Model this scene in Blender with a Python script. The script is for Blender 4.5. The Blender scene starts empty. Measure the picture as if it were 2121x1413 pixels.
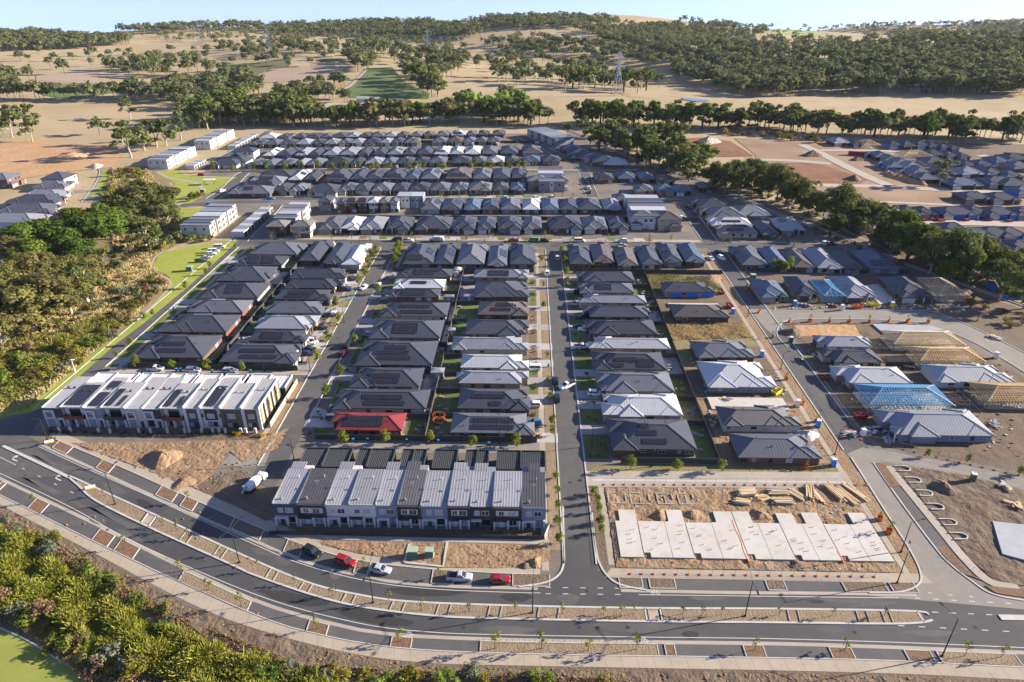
import bpy, bmesh, math, random
import numpy as np
from mathutils import Vector, Matrix
from mathutils.geometry import delaunay_2d_cdt
R = math.radians
random.seed(7); rng = np.random.default_rng(7)
SC = bpy.context.scene; COL = SC.collection

# ------------------------------------------------------------------ camera, sky, sun, exposure
CAM_H = 110.0; PITCH = R(27.5); YAW = R(1.33)
cam_d = bpy.data.cameras.new('camera'); cam_d.lens = 24.0; cam_d.sensor_width = 36.0
cam_d.clip_start = 1.0; cam_d.clip_end = 30000.0
cam = bpy.data.objects.new('camera', cam_d); COL.objects.link(cam)
cam.location = (0, 0, CAM_H); cam.rotation_euler = (R(90) - PITCH, 0, YAW)
SC.camera = cam
SUN_EL = R(18.5); SUN_AZ = math.atan2(0.975, 0.222)          # clockwise from +Y
w = bpy.data.worlds.new('World'); SC.world = w; w.use_nodes = True
nt = w.node_tree; bg = nt.nodes['Background']
sky = nt.nodes.new('ShaderNodeTexSky'); sky.sky_type = 'NISHITA'; sky.sun_disc = False
sky.sun_elevation = SUN_EL; sky.sun_rotation = SUN_AZ; sky.altitude = 150; sky.air_density = 1.0
sky.dust_density = 0.35; sky.ozone_density = 2.0
_tc = nt.nodes.new('ShaderNodeTexCoord'); _va = nt.nodes.new('ShaderNodeVectorMath'); _va.operation = 'ADD'; _va.inputs[1].default_value = (0, 0, 0.2)   # the land falls away: the sky starts a little below eye level, all round
nt.links.new(_tc.outputs['Generated'], _va.inputs[0]); nt.links.new(_va.outputs[0], sky.inputs[0])
_mx = nt.nodes.new('ShaderNodeMix'); _mx.data_type = 'RGBA'; _mx.blend_type = 'MULTIPLY'; _mx.inputs[0].default_value = 1; _mx.inputs[7].default_value = (.97, .87, 1.02, 1)
nt.links.new(sky.outputs[0], _mx.inputs[6]); nt.links.new(_mx.outputs[2], bg.inputs[0]); bg.inputs[1].default_value = 0.092
sun_d = bpy.data.lights.new('sun', 'SUN'); sun_d.energy = 5.0; sun_d.angle = R(0.55); sun_d.color = (1.0, 0.875, 0.71)
sun = bpy.data.objects.new('sun', sun_d); COL.objects.link(sun)
sd = Vector((math.sin(SUN_AZ) * math.cos(SUN_EL), math.cos(SUN_AZ) * math.cos(SUN_EL), math.sin(SUN_EL)))
sun.rotation_euler = sd.to_track_quat('Z', 'Y').to_euler(); sun.location = (300, 100, 300)
SC.view_settings.view_transform = 'Standard'; SC.view_settings.look = 'None'
SC.view_settings.exposure = 1.6; SC.view_settings.gamma = 1.0
SC.cycles.max_bounces = 5; SC.cycles.diffuse_bounces = 2; SC.cycles.glossy_bounces = 2
SC.cycles.transmission_bounces = 2; SC.cycles.transparent_max_bounces = 4; SC.cycles.volume_bounces = 0
SC.cycles.caustics_reflective = False; SC.cycles.caustics_refractive = False
try: SC.cycles.use_denoising = True
except Exception: pass

# ------------------------------------------------------------------ survey helper: photo sighting -> place on the ground
_f = 1414.0
_cp, _sp, _cy, _sy = math.cos(PITCH), math.sin(PITCH), math.cos(YAW), math.sin(YAW)
def G(px, py, z=0.0):
    x = (px - 1060.5) / _f; y = (706.5 - py) / _f
    dx = -_sy * _cp + x * _cy - y * _sy * _sp; dy = _cy * _cp + x * _sy + y * _cy * _sp; dz = -_sp + y * _cp
    t = (z - CAM_H) / dz
    return dx * t, dy * t
def GL(pts, z=0.0): return [G(p[0], p[1], z) for p in pts]
def H(x, y):
    """terrain height: level estate, rolling paddocks beyond, ridge line, then land falling away"""
    if y < 560 and abs(x) < 420: return 0.0
    d = math.hypot(x, y)
    k = min(1, max(0, (y - 600) / 500)); k = k * k * (3 - 2 * k)
    k2 = min(1, max(0, (abs(x) - 260) / 300)); k = max(k, 0.6 * k2 * min(1, max(0, (y - 330) / 300)))
    h = k * (8 * math.sin(x / 190 + 1.0) * math.sin(y / 230) + 5 * math.sin(x / 107 + y / 140 + 2))
    for hx, hy, a, sx, sy in HILLS:
        e = ((x - hx) / sx) ** 2 + ((y - hy) / sy) ** 2
        if e < 9: h += a * math.exp(-e)
    if d > 2050: h -= (d - 2050) * 0.08
    return h * min(1, max(0, (d - 560) / 200))
HILLS = [(130, 2000, 40, 330, 280), (-560, 2050, 24, 300, 240), (-1330, 2000, 16, 420, 240), (-1000, 1500, 12, 300, 240),
         (620, 2300, 16, 500, 240), (-250, 2350, 20, 350, 200), (900, 1400, 10, 300, 250), (1900, 3300, 84, 800, 300), (2700, 3300, 96, 800, 300)]
def GT(px, py):
    """sighting onto the terrain"""
    x = (px - 1060.5) / _f; y = (706.5 - py) / _f
    dx = -_sy * _cp + x * _cy - y * _sy * _sp; dy = _cy * _cp + x * _sy + y * _cy * _sp; dz = -_sp + y * _cp
    t = t0 = max(100.0, .55 * CAM_H / -dz) if dz < -.02 else 1200.0
    while t < 4200:
        if CAM_H + dz * t < H(dx * t, dy * t): break
        t0 = t; t *= 1.02
    for _ in range(18):
        m = (t0 + t) / 2
        if CAM_H + dz * m < H(dx * m, dy * m): t = m
        else: t0 = m
    return dx * t, dy * t, H(dx * t, dy * t)

# ------------------------------------------------------------------ materials
M = {}
def _n(nt, t, **k):
    n = nt.nodes.new(t)
    for a, v in k.items(): setattr(n, a, v)
    return n
def surf(name, c1, c2=None, c3=None, s1=0.5, s2=4.0, rough=0.8, spec=0.3, bump=0.0, bs=20.0, metal=0.0, coord='Object', rnd=0.0, detail=4, contrast=0.2, c3amt=0.5, bump_d=0.05):
    m = bpy.data.materials.new(name); m.use_nodes = True; nt = m.node_tree; L = nt.links
    b = nt.nodes['Principled BSDF']; b.inputs['Roughness'].default_value = rough; b.inputs['Metallic'].default_value = metal
    b.inputs['Specular IOR Level'].default_value = spec
    tc = _n(nt, 'ShaderNodeTexCoord'); out = None
    def noise(s, d=detail):
        n = _n(nt, 'ShaderNodeTexNoise'); n.inputs['Scale'].default_value = s; n.inputs['Detail'].default_value = d; n.inputs['Roughness'].default_value = 0.6
        L.new(tc.outputs[coord], n.inputs['Vector']); return n
    def mix(a, bcol, facn, lo, hi, amt=1.0):
        r = _n(nt, 'ShaderNodeMapRange'); r.inputs[1].default_value = lo; r.inputs[2].default_value = hi; r.inputs[4].default_value = amt
        L.new(facn.outputs[0], r.inputs[0])
        x = _n(nt, 'ShaderNodeMix', data_type='RGBA'); L.new(r.outputs[0], x.inputs[0])
        if hasattr(a, 'links'): L.new(a, x.inputs[6])
        else: x.inputs[6].default_value = (*a, 1)
        x.inputs[7].default_value = (*bcol, 1); return x.outputs[2]
    col = c1
    if c2: col = mix(col, c2, noise(s1), 0.5 - contrast, 0.5 + contrast)
    if c3: col = mix(col, c3, noise(s2), 0.5, 0.75, c3amt)
    if rnd:
        oi = _n(nt, 'ShaderNodeObjectInfo'); hs = _n(nt, 'ShaderNodeHueSaturation')
        r = _n(nt, 'ShaderNodeMapRange'); r.inputs[3].default_value = 1 - rnd; r.inputs[4].default_value = 1 + rnd
        L.new(oi.outputs['Random'], r.inputs[0]); L.new(r.outputs[0], hs.inputs['Value'])
        if hasattr(col, 'links'): L.new(col, hs.inputs['Color'])
        else: hs.inputs['Color'].default_value = (*col, 1)
        col = hs.outputs[0]
    if hasattr(col, 'links'): L.new(col, b.inputs['Base Color'])
    else: b.inputs['Base Color'].default_value = (*col, 1)
    if bump:
        bp = _n(nt, 'ShaderNodeBump'); bp.inputs['Strength'].default_value = bump; bp.inputs['Distance'].default_value = bump_d
        L.new(noise(bs, 6).outputs[0], bp.inputs['Height']); L.new(bp.outputs[0], b.inputs['Normal'])
    M[name] = m; return m
def ribbed(name, col, period=0.8, rough=0.42, spec=0.5, depth=0.05, line=0.55, tile=False):
    """sheet-metal roof: ribs run down the slope (uv in metres, u along the eave)"""
    m = surf(name, col, tuple(c * 0.82 for c in col), None, s1=0.35, rough=rough, spec=spec, contrast=0.3, rnd=.2)
    nt = m.node_tree; L = nt.links; b = nt.nodes['Principled BSDF']
    uv = _n(nt, 'ShaderNodeUVMap'); sp = _n(nt, 'ShaderNodeSeparateXYZ'); L.new(uv.outputs[0], sp.inputs[0])
    d = _n(nt, 'ShaderNodeMath', operation='DIVIDE'); d.inputs[1].default_value = period; L.new(sp.outputs[0], d.inputs[0])
    fr = _n(nt, 'ShaderNodeMath', operation='PINGPONG'); fr.inputs[1].default_value = 0.5; L.new(d.outputs[0], fr.inputs[0])
    mr = _n(nt, 'ShaderNodeMapRange'); mr.inputs[1].default_value = 0.34; mr.inputs[2].default_value = 0.5; L.new(fr.outputs[0], mr.inputs[0])
    hgt = mr.outputs[0]
    if tile:
        d2 = _n(nt, 'ShaderNodeMath', operation='DIVIDE'); d2.inputs[1].default_value = 0.42; L.new(sp.outputs[1], d2.inputs[0])
        f2 = _n(nt, 'ShaderNodeMath', operation='FRACT'); L.new(d2.outputs[0], f2.inputs[0])
        ad = _n(nt, 'ShaderNodeMath', operation='ADD'); L.new(mr.outputs[0], ad.inputs[0]); L.new(f2.outputs[0], ad.inputs[1]); hgt = ad.outputs[0]
    bp = _n(nt, 'ShaderNodeBump'); bp.inputs['Strength'].default_value = .4; bp.inputs['Distance'].default_value = depth
    L.new(hgt, bp.inputs['Height']); L.new(bp.outputs[0], b.inputs['Normal'])
    return m
surf('asphalt', (.082, .08, .081), (.105, .101, .098), (.15, .14, .125), s1=0.07, s2=0.35, rough=.85, bump=.25, bs=6, c3amt=.45)
surf('asphalt_new', (.055, .055, .059), (.078, .077, .078), (.13, .12, .11), s1=0.05, s2=0.16, rough=.8, bump=.2, bs=6, c3amt=.3)
surf('road_stain', (.03, .03, .031), (.045, .044, .043), s1=.8, rough=.9); surf('asphalt_pale', (.2, .185, .165), (.25, .23, .2), (.3, .265, .21), s1=0.09, s2=0.4, rough=.9, bump=.2, bs=5)
surf('concrete', (0.328, 0.289, 0.234), (0.39, 0.351, 0.296), (0.281, 0.226, 0.164), s1=0.12, s2=0.6, rough=.85, bump=.15, bs=4)
surf('path', (0.343, 0.289, 0.218), (0.39, 0.335, 0.265), (0.281, 0.218, 0.148), s1=0.15, s2=0.5, rough=.9)
surf('kerb', (.5, .485, .45), (.4, .38, .35), s1=0.4, rough=.85)
surf('slab', (.45, .425, .385), (.52, .495, .455), (.38, .31, .22), s1=0.15, s2=0.5, rough=.8, bump=.1, bs=3, c3amt=.6)
surf('slab_blue_shaded', (.3, .32, .35), (.36, .38, .41), (.27, .25, .22), s1=0.2, s2=0.6, rough=.7)  # bluish concrete, base colour darkened to carry the shade over the right-edge slab
surf('driveway', (.3, .29, .28), (.36, .34, .32), (.24, .22, .2), s1=0.2, s2=1, rough=.85, rnd=.25)
surf('dirt', (0.238, 0.153, 0.085), (0.306, 0.212, 0.128), (0.145, 0.093, 0.055), s1=0.12, s2=0.45, rough=.95, bump=.9, bs=1.2, bump_d=.35)
surf('soil', (0.136, 0.1, 0.068), (0.176, 0.132, 0.092), (0.096, 0.068, 0.048), s1=0.2, s2=0.8, rough=.95, bump=.9, bs=1.6, bump_d=.3)
surf('orange_dirt', (0.4, 0.216, 0.096), (0.44, 0.288, 0.16), (0.464, 0.376, 0.272), s1=0.04, s2=0.09, detail=9, rough=.95, bump=.7, bs=.4, bump_d=.6)
surf('red_dirt', (.16, .062, .034), (.23, .11, .06), (.3, .19, .115), s1=0.05, s2=0.12, detail=9, rough=.95, bump=.6, bs=.4, bump_d=.5)
surf('pink_dirt', (.2, .125, .075), (.33, .235, .155), (.15, .085, .05), s1=0.03, s2=0.12, detail=9, rough=.95, bump=.6, bs=.4, bump_d=.4)
surf('excavated', (.105, .078, .055), (.17, .125, .085), (.24, .18, .12), s1=.18, s2=.5, rough=.95, bump=.9, bs=2, bump_d=.25)
surf('mulch', (.15, .085, .05), (.23, .14, .085), (.09, .055, .035), s1=0.9, s2=3, rough=.95, bump=1, bs=5, bump_d=.15)
surf('bed_soil', (0.221, 0.162, 0.102), (0.289, 0.221, 0.145), (0.145, 0.102, 0.064), s1=0.5, s2=2, rough=.95, bump=1, bs=3, bump_d=.25)
surf('lawn', (.085, .125, .028), (.13, .155, .04), (.19, .165, .075), s1=0.25, s2=0.5, rough=.9, bump=.3, bs=8, rnd=.15)
surf('park_lawn', (.23, .27, .035), (.29, .32, .055), (.36, .35, .1), s1=0.05, s2=0.2, rough=.9, bump=.3, bs=8)
surf('oval_lawn', (.2, .225, .04), (.26, .28, .06), (.3, .29, .09), s1=0.08, s2=0.4, rough=.9, bump=.2, bs=10)
surf('dry_grass', (.335, .255, .14), (.40, .315, .195), (.225, .185, .085), s1=0.008, s2=0.02, c3amt=.75, rough=.95, bump=.6, bs=.3, bump_d=.5, detail=8)
surf('scrub_ground', (0.18, 0.144, 0.068), (0.27, 0.207, 0.108), (0.09, 0.099, 0.032), s1=0.06, s2=0.16, rough=.95, bump=.9, bs=.9, bump_d=.4, detail=8)
surf('weedy', (.17, .15, .065), (.25, .2, .105), (.14, .15, .045), s1=0.15, s2=0.4, rough=.95, bump=.8, bs=1.5, bump_d=.2)
surf('estate_ground', (.13, .11, .095), (.2, .175, .145), (.1, .11, .05), s1=0.1, s2=0.25, rough=.95)
surf('ploughed', (.30, .22, .16), (.35, .27, .2), s1=0.02, rough=.95)
surf('crop', (.07, .12, .03), (.11, .16, .045), (.16, .17, .07), s1=0.02, s2=0.05, rough=.95, bump=.5, bs=.5, bump_d=.4)
surf('vines', (.10, .11, .04), (.14, .13, .06), s1=0.05, rough=.95)
surf('pale_crop', (.25, .31, .1), (.32, .35, .14), s1=0.02, rough=.95)
surf('gravel_road', (0.345, 0.3, 0.247), (0.405, 0.36, 0.307), s1=0.1, rough=.95)
surf('ballast', (.16, .12, .09), (.23, .18, .13), s1=0.3, rough=.95)
surf('water', (.03, .045, .05), rough=.08, spec=.6, bump=.05, bs=.6)
surf('paint', (0.612, 0.612, 0.595), (0.493, 0.493, 0.476), s1=3, rough=.7)
surf('yellow_paint', (.6, .42, .05), rough=.7)
surf('tactile', (.42, .2, .15), rough=.8)
ROOF = {}
for k, c in dict(d=(.06, .065, .082), m=(.115, .124, .148), l=(.23, .243, .275), w=(.43, .44, .455), b=(.085, .115, .165), n=(.10, .085, .08), t=(.2, .2, .2), r=(.2, .03, .03), g=(.17, .165, .15), x=(.035, .036, .042)).items():
    ROOF[k] = ribbed('roof_' + k, c)
ROOF['q'] = ribbed('roof_tile', (.085, .085, .09), period=.33, depth=.05, rough=.6, tile=True)
ROOF['deck'] = ribbed('roof_deck', (.24, .245, .27), period=.62, depth=.001, rough=.5)
ROOF['deckd'] = ribbed('roof_deck_dark', (.085, .08, .088), period=.62, depth=.001, rough=.5)

WALLS = ['brick_brown', 'brick_dark', 'brick_red', 'brick_tan', 'render_grey', 'render_white', 'render_beige']
for n_, c_ in zip(WALLS, [(.15, .095, .07), (.075, .065, .06), (.2, .08, .05), (.34, .26, .18), (.25, .25, .26), (.68, .67, .64), (.48, .43, .35)]):
    surf(n_, c_, tuple(c * .8 for c in c_), s1=1.5, rough=.85, bump=.15, bs=12)
surf('navy', (.06, .075, .105), rough=.7); surf('render_blue', (.2, .23, .29), rough=.7); surf('plum', (.055, .048, .055), rough=.7)
surf('olive', (.105, .095, .072), rough=.75); surf('olive_pale', (.3, .28, .18), rough=.75); surf('rust', (.22, .06, .03), (.15, .04, .02), s1=2, rough=.7)
surf('white', (0.577, 0.577, 0.569), (0.515, 0.515, 0.507), s1=.6, rough=.6); surf('roof_white', (0.36, 0.36, 0.36), (0.317, 0.317, 0.324), s1=.4, rough=.5); surf('off_white', (0.48, 0.464, 0.432), rough=.7); surf('charcoal', (.05, .052, .058), (.04, .041, .045), s1=1, rough=.6)
surf('fence', (.05, .05, .053), (.065, .063, .062), s1=.5, rough=.7); surf('fence_timber', (.34, .29, .22), (.27, .22, .16), s1=1, rough=.85)
surf('garage_light', (.5, .5, .5), rough=.5); surf('garage_dark', (.06, .06, .065), rough=.5); surf('garage_mid', (.26, .24, .22), rough=.5); surf('garage_rust', (.2, .06, .035), rough=.6)
surf('glass', (.02, .026, .036), rough=.06, spec=.8); surf('glass_pale', (.30, .34, .4), rough=.15, spec=.6); surf('frame_white', (.7, .7, .7), rough=.5); surf('frame_dark', (.03, .03, .033), rough=.5)
surf('pine', (.58, .40, .19), (.5, .33, .15), (.66, .5, .28), s1=1, s2=4, rough=.8); surf('pine_pale', (.66, .53, .34), (.55, .42, .25), s1=2, rough=.8); surf('weathered_wood', (.33, .29, .24), rough=.85)
surf('steel_blue', (.16, .42, .66), (.22, .5, .72), s1=1, rough=.4, metal=.2); surf('wrap_blue', (.02, .22, .72), (.015, .17, .6), s1=1, rough=.5); surf('wrap_purple', (.2, .05, .35), rough=.5); surf('foil', (0.48, 0.48, 0.496), rough=.4)
surf('galv', (.45, .46, .47), rough=.4, metal=.7); surf('lamp_black', (.025, .022, .022), rough=.5); surf('sign_white', (.75, .75, .75), rough=.5); surf('sign_orange', (.8, .35, .03), rough=.5)
surf('plastic_blue', (.02, .25, .7), rough=.4); surf('plastic_green', (.03, .13, .07), rough=.5); surf('plastic_yellow', (.75, .6, .03), rough=.4); surf('plastic_orange', (.8, .17, .03), (.65, .12, .02), s1=3, rough=.5); surf('plastic_black', (.02, .02, .02), rough=.5); surf('cabinet_green', (.09, .15, .10), rough=.5); surf('cabinet_top', (.33, .4, .3), rough=.5)
surf('skip_red', (.35, .02, .025), rough=.5); surf('rubber', (.02, .02, .02), rough=.85); surf('rim', (.4, .4, .42), rough=.3, metal=.8); surf('lamp_glass', (.8, .8, .78), rough=.15); surf('lamp_red', (.45, .01, .01), rough=.25)
for n_, c_ in dict(car_white=(.75, .75, .74), car_silver=(.42, .44, .47), car_black=(.015, .016, .018), car_red=(.26, .012, .014), car_blue=(.02, .22, .5), car_teal=(.01, .22, .28), car_grey=(.1, .105, .115), car_navy=(.012, .03, .16), car_orange=(.42, .1, .015), car_green=(.05, .42, .08), car_maroon=(.12, .008, .02)).items():
    surf(n_, c_, rough=.22, spec=.6, metal=.0)
def solar_mat():
    m = surf('solar', (.018, .02, .032), rough=.16, spec=.7); nt = m.node_tree; L = nt.links; b = nt.nodes['Principled BSDF']
    tc = _n(nt, 'ShaderNodeUVMap'); br = _n(nt, 'ShaderNodeTexBrick'); br.offset = 0; br.inputs['Scale'].default_value = 1
    br.inputs['Brick Width'].default_value = 1.02; br.inputs['Row Height'].default_value = 1.66; br.inputs['Mortar Size'].default_value = .022
    br.inputs['Color1'].default_value = (.024, .02, .026, 1); br.inputs['Color2'].default_value = (.02, .019, .028, 1); br.inputs['Mortar'].default_value = (.16, .165, .19, 1)
    L.new(tc.outputs[0], br.inputs['Vector']); L.new(br.outputs[0], b.inputs['Base Color']); return m
solar_mat()
def leaf(name, c1, c2, trans=.4):
    m = bpy.data.materials.new(name); m.use_nodes = True; nt = m.node_tree; L = nt.links; nt.nodes.clear()
    tc = _n(nt, 'ShaderNodeTexCoord'); nz = _n(nt, 'ShaderNodeTexNoise'); nz.inputs['Scale'].default_value = .55; nz.inputs['Detail'].default_value = 5
    L.new(tc.outputs['Object'], nz.inputs['Vector'])
    mr = _n(nt, 'ShaderNodeMapRange'); mr.inputs[1].default_value = .35; mr.inputs[2].default_value = .65; L.new(nz.outputs[0], mr.inputs[0])
    mx = _n(nt, 'ShaderNodeMix', data_type='RGBA'); L.new(mr.outputs[0], mx.inputs[0]); mx.inputs[6].default_value = (*c1, 1); mx.inputs[7].default_value = (*c2, 1)
    oi = _n(nt, 'ShaderNodeObjectInfo'); hs = _n(nt, 'ShaderNodeHueSaturation')
    r = _n(nt, 'ShaderNodeMapRange'); r.inputs[3].default_value = .78; r.inputs[4].default_value = 1.25; L.new(oi.outputs['Random'], r.inputs[0]); L.new(r.outputs[0], hs.inputs['Value'])
    r2 = _n(nt, 'ShaderNodeMapRange'); r2.inputs[3].default_value = .475; r2.inputs[4].default_value = .515
    ml = _n(nt, 'ShaderNodeMath', operation='MULTIPLY'); ml.inputs[1].default_value = 7.31; fr = _n(nt, 'ShaderNodeMath', operation='FRACT')
    L.new(oi.outputs['Random'], ml.inputs[0]); L.new(ml.outputs[0], fr.inputs[0]); L.new(fr.outputs[0], r2.inputs[0]); L.new(r2.outputs[0], hs.inputs['Hue'])
    L.new(mx.outputs[2], hs.inputs['Color'])
    df = _n(nt, 'ShaderNodeBsdfDiffuse'); tr = _n(nt, 'ShaderNodeBsdfTranslucent'); ms = _n(nt, 'ShaderNodeMixShader'); ms.inputs[0].default_value = trans
    L.new(hs.outputs[0], df.inputs[0]); L.new(hs.outputs[0], tr.inputs[0]); L.new(df.outputs[0], ms.inputs[1]); L.new(tr.outputs[0], ms.inputs[2])
    o = _n(nt, 'ShaderNodeOutputMaterial'); L.new(ms.outputs[0], o.inputs[0]); M[name] = m; return m
leaf('gum_leaf', (.095, .125, .04), (.175, .19, .065)); leaf('oak_leaf', (.065, .115, .022), (.13, .18, .035)); leaf('olive_leaf', (.145, .145, .05), (.225, .205, .07))
leaf('yellow_leaf', (.17, .19, .03), (.26, .255, .05)); leaf('street_leaf', (.13, .175, .028), (.22, .24, .045)); leaf('grey_leaf', (.14, .17, .11), (.2, .22, .15)); leaf('pine_leaf', (0.049, 0.084, 0.042), (0.077, 0.112, 0.049))
leaf('reed_leaf', (.17, .19, .03), (.29, .28, .055), .3); leaf('bush_leaf', (.10, .15, .03), (.2, .24, .045)); leaf('dead_leaf', (.22, .17, .09), (.3, .22, .12)); leaf('far_leaf', (0.084, 0.112, 0.042), (0.161, 0.175, 0.063)); leaf('willow_leaf', (0.168, 0.28, 0.049), (0.238, 0.336, 0.084))
leaf('straw', (.42, .32, .15), (.5, .4, .22), .3); leaf('flower', (.55, .45, .03), (.6, .3, .02)); leaf('dark_hedge', (.05, .06, .03), (.09, .07, .05))
surf('bark', (.3, .25, .19), (.42, .37, .3), s1=1, rough=.9); surf('bark_dark', (.1, .075, .055), rough=.9); surf('bark_white', (.55, .5, .44), (.4, .35, .3), s1=.8, rough=.8)

# ------------------------------------------------------------------ mesh and object helpers
class MB:
    def __init__(s): s.v = []; s.f = []; s.u = []
    def face(s, pts, uv=None):
        i = len(s.v); s.v += [tuple(p) for p in pts]; s.f.append(tuple(range(i, i + len(pts)))); s.u += uv or [(0, 0)] * len(pts); return s
    def box(s, x0, x1, y0, y1, z0, z1):
        i = len(s.v); s.v += [(x0, y0, z0), (x1, y0, z0), (x1, y1, z0), (x0, y1, z0), (x0, y0, z1), (x1, y0, z1), (x1, y1, z1), (x0, y1, z1)]
        for a, uv in (((3, 2, 1, 0), 0), ((4, 5, 6, 7), 1), ((0, 1, 5, 4), 2), ((1, 2, 6, 5), 3), ((2, 3, 7, 6), 2), ((3, 0, 4, 7), 3)):
            s.f.append(tuple(i + k for k in a))
            for k in a:
                p = s.v[i + k]; s.u.append((p[0], p[1]) if uv < 2 else (p[0], p[2]) if uv == 2 else (p[1], p[2]))
        return s
    def bar(s, a, b, w, h=None):
        a = Vector(a); b = Vector(b); d = (b - a); h = h or w
        if d.length < 1e-6: return s
        d.normalize(); up = Vector((0, 0, 1)) if abs(d.z) < .95 else Vector((1, 0, 0)); sx = d.cross(up).normalized(); sy = sx.cross(d)
        i = len(s.v)
        for p in (a, b):
            for q in ((-1, -1), (1, -1), (1, 1), (-1, 1)): s.v.append(tuple(p + sx * q[0] * w / 2 + sy * q[1] * h / 2))
        for a_ in ((0, 1, 2, 3), (7, 6, 5, 4), (0, 4, 5, 1), (1, 5, 6, 2), (2, 6, 7, 3), (3, 7, 4, 0)): s.f.append(tuple(i + k for k in a_)); s.u += [(0, 0)] * 4
        return s
    def tube(s, pts, rad, n=6):
        i = len(s.v)
        for k, p in enumerate(pts):
            p = Vector(p); d = (Vector(pts[min(k + 1, len(pts) - 1)]) - Vector(pts[max(k - 1, 0)])).normalized()
            ref = Vector((1, 0, 0)) if abs(d.x) < .9 else Vector((0, 1, 0)); sx = d.cross(ref).normalized(); sy = d.cross(sx); r = rad[k] if hasattr(rad, '__len__') else rad
            for j in range(n): t = 2 * math.pi * j / n; s.v.append(tuple(p + sx * math.cos(t) * r + sy * math.sin(t) * r))
        for k in range(len(pts) - 1):
            for j in range(n):
                j2 = (j + 1) % n; s.f.append((i + k * n + j, i + k * n + j2, i + (k + 1) * n + j2, i + (k + 1) * n + j)); s.u += [(0, 0)] * 4
        for e, rev in ((0, 0), (len(pts) - 1, 1)):
            q = [i + e * n + j for j in range(n)]; s.f.append(tuple(q if rev else q[::-1])); s.u += [(0, 0)] * n
        return s
    def prism(s, poly, z0, z1):
        n = len(poly); ar = sum(poly[k][0] * poly[(k + 1) % n][1] - poly[(k + 1) % n][0] * poly[k][1] for k in range(n))
        if ar < 0: poly = poly[::-1]
        s.face([(p[0], p[1], z1) for p in poly], [(p[0], p[1]) for p in poly])
        for k in range(n): a, b = poly[k], poly[(k + 1) % n]; s.face([(a[0], a[1], z0), (b[0], b[1], z0), (b[0], b[1], z1), (a[0], a[1], z1)])
        return s
    def mesh(s, name, mat=None):
        me = bpy.data.meshes.new(name); me.from_pydata(s.v, [], s.f)
        ul = me.uv_layers.new(name='UVMap'); ul.data.foreach_set('uv', np.array(s.u, dtype=np.float32).ravel())
        me.materials.append(M[mat] if isinstance(mat, str) else mat); return me
    def build(s, name, mat, parent=None, loc=(0, 0, 0), rz=0, **t): return put(name, s.mesh(name, mat), parent, loc, rz, **t)
def put(name, me, parent=None, loc=(0, 0, 0), rz=0, mat=None, scale=None, rot=None, **t):
    o = bpy.data.objects.new(name, me); COL.objects.link(o)
    if parent is not None: o.parent = parent
    o.location = loc
    if rot: o.rotation_euler = rot
    elif rz: o.rotation_euler = (0, 0, rz)
    if scale is not None: o.scale = scale if hasattr(scale, '__len__') else (scale,) * 3
    if mat is not None:
        s = o.material_slots[0]; s.link = 'OBJECT'; s.material = M[mat] if isinstance(mat, str) else mat
    tag(o, **t); return o
def tag(o, label=None, cat=None, group=None, kind=None):
    if label: o['label'] = label
    if cat: o['category'] = cat
    if group: o['group'] = group
    if kind: o['kind'] = kind
    return o
def empty(name, loc, rz=0, **t):
    o = bpy.data.objects.new(name, None); COL.objects.link(o); o.location = loc; o.rotation_euler = (0, 0, rz); o.empty_display_size = .3; return tag(o, **t)
def copy_tree(o, loc, rz=0, scale=1.0, label=None, group=None):
    c = o.copy(); COL.objects.link(c); c.location = loc; c.rotation_euler = (0, 0, rz); c.scale = (scale,) * 3 if not hasattr(scale, '__len__') else scale
    if label: c['label'] = label
    if group: c['group'] = group
    for ch in KIDS.get(o.name, []):
        d = ch.copy(); COL.objects.link(d); d.parent = c
        for g in KIDS.get(ch.name, []):
            e = g.copy(); COL.objects.link(e); e.parent = d
    return c
KIDS = {}
def index_kids(o): KIDS[o.name] = [c for c in bpy.data.objects if c.parent == o]
UNIT = MB().box(-.5, .5, -.5, .5, -.5, .5).mesh('unit_box', 'white')
def ubox(name, parent, cx, cy, cz, sx, sy, sz, mat, rz=0): return put(name, UNIT, parent, (cx, cy, cz), rz, mat=mat, scale=(sx, sy, sz))
ORD = 'zeroth first second third fourth fifth sixth seventh eighth ninth tenth eleventh twelfth thirteenth fourteenth fifteenth sixteenth seventeenth eighteenth nineteenth'.split()
TEN = {2: 'twent', 3: 'thirt', 4: 'fort', 5: 'fift', 6: 'sixt', 7: 'sevent', 8: 'eight', 9: 'ninet'}
def ordw(n):
    if n < 20: return ORD[n]
    if n >= 100: return 'hundred-and-' + ordw(n - 100) if n > 100 else 'hundredth'
    return TEN[n // 10] + 'ieth' if n % 10 == 0 else TEN[n // 10] + 'y-' + ORD[n % 10]

# ================================================================== SETTING: terrain, sheets, roads
def terrain():
    ys = [30.0]
    while ys[-1] < 6500: ys.append(ys[-1] + max(9, ys[-1] * .016))
    ncol = 150; v = []; f = []
    for y in ys:
        wd = y * 1.15 + 260
        for i in range(ncol + 1):
            x = -wd + 2 * wd * i / ncol; v.append((x, y, H(x, y) - .12))
    for r in range(len(ys) - 1):
        for i in range(ncol): a = r * (ncol + 1) + i; f.append((a, a + 1, a + ncol + 2, a + ncol + 1))
    me = bpy.data.meshes.new('terrain'); me.from_pydata(v, [], f); me.materials.append(M['dry_grass'])
    me.polygons.foreach_set('use_smooth', [True] * len(f))
    put('terrain', me, kind='structure')
terrain()
def sheet(name, poly, mat, z, **t):
    t.setdefault('kind', 'structure')
    return MB().face([(p[0], p[1], z) for p in poly], [(p[0], p[1]) for p in poly]).build(name, mat, None, **t)
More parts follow.
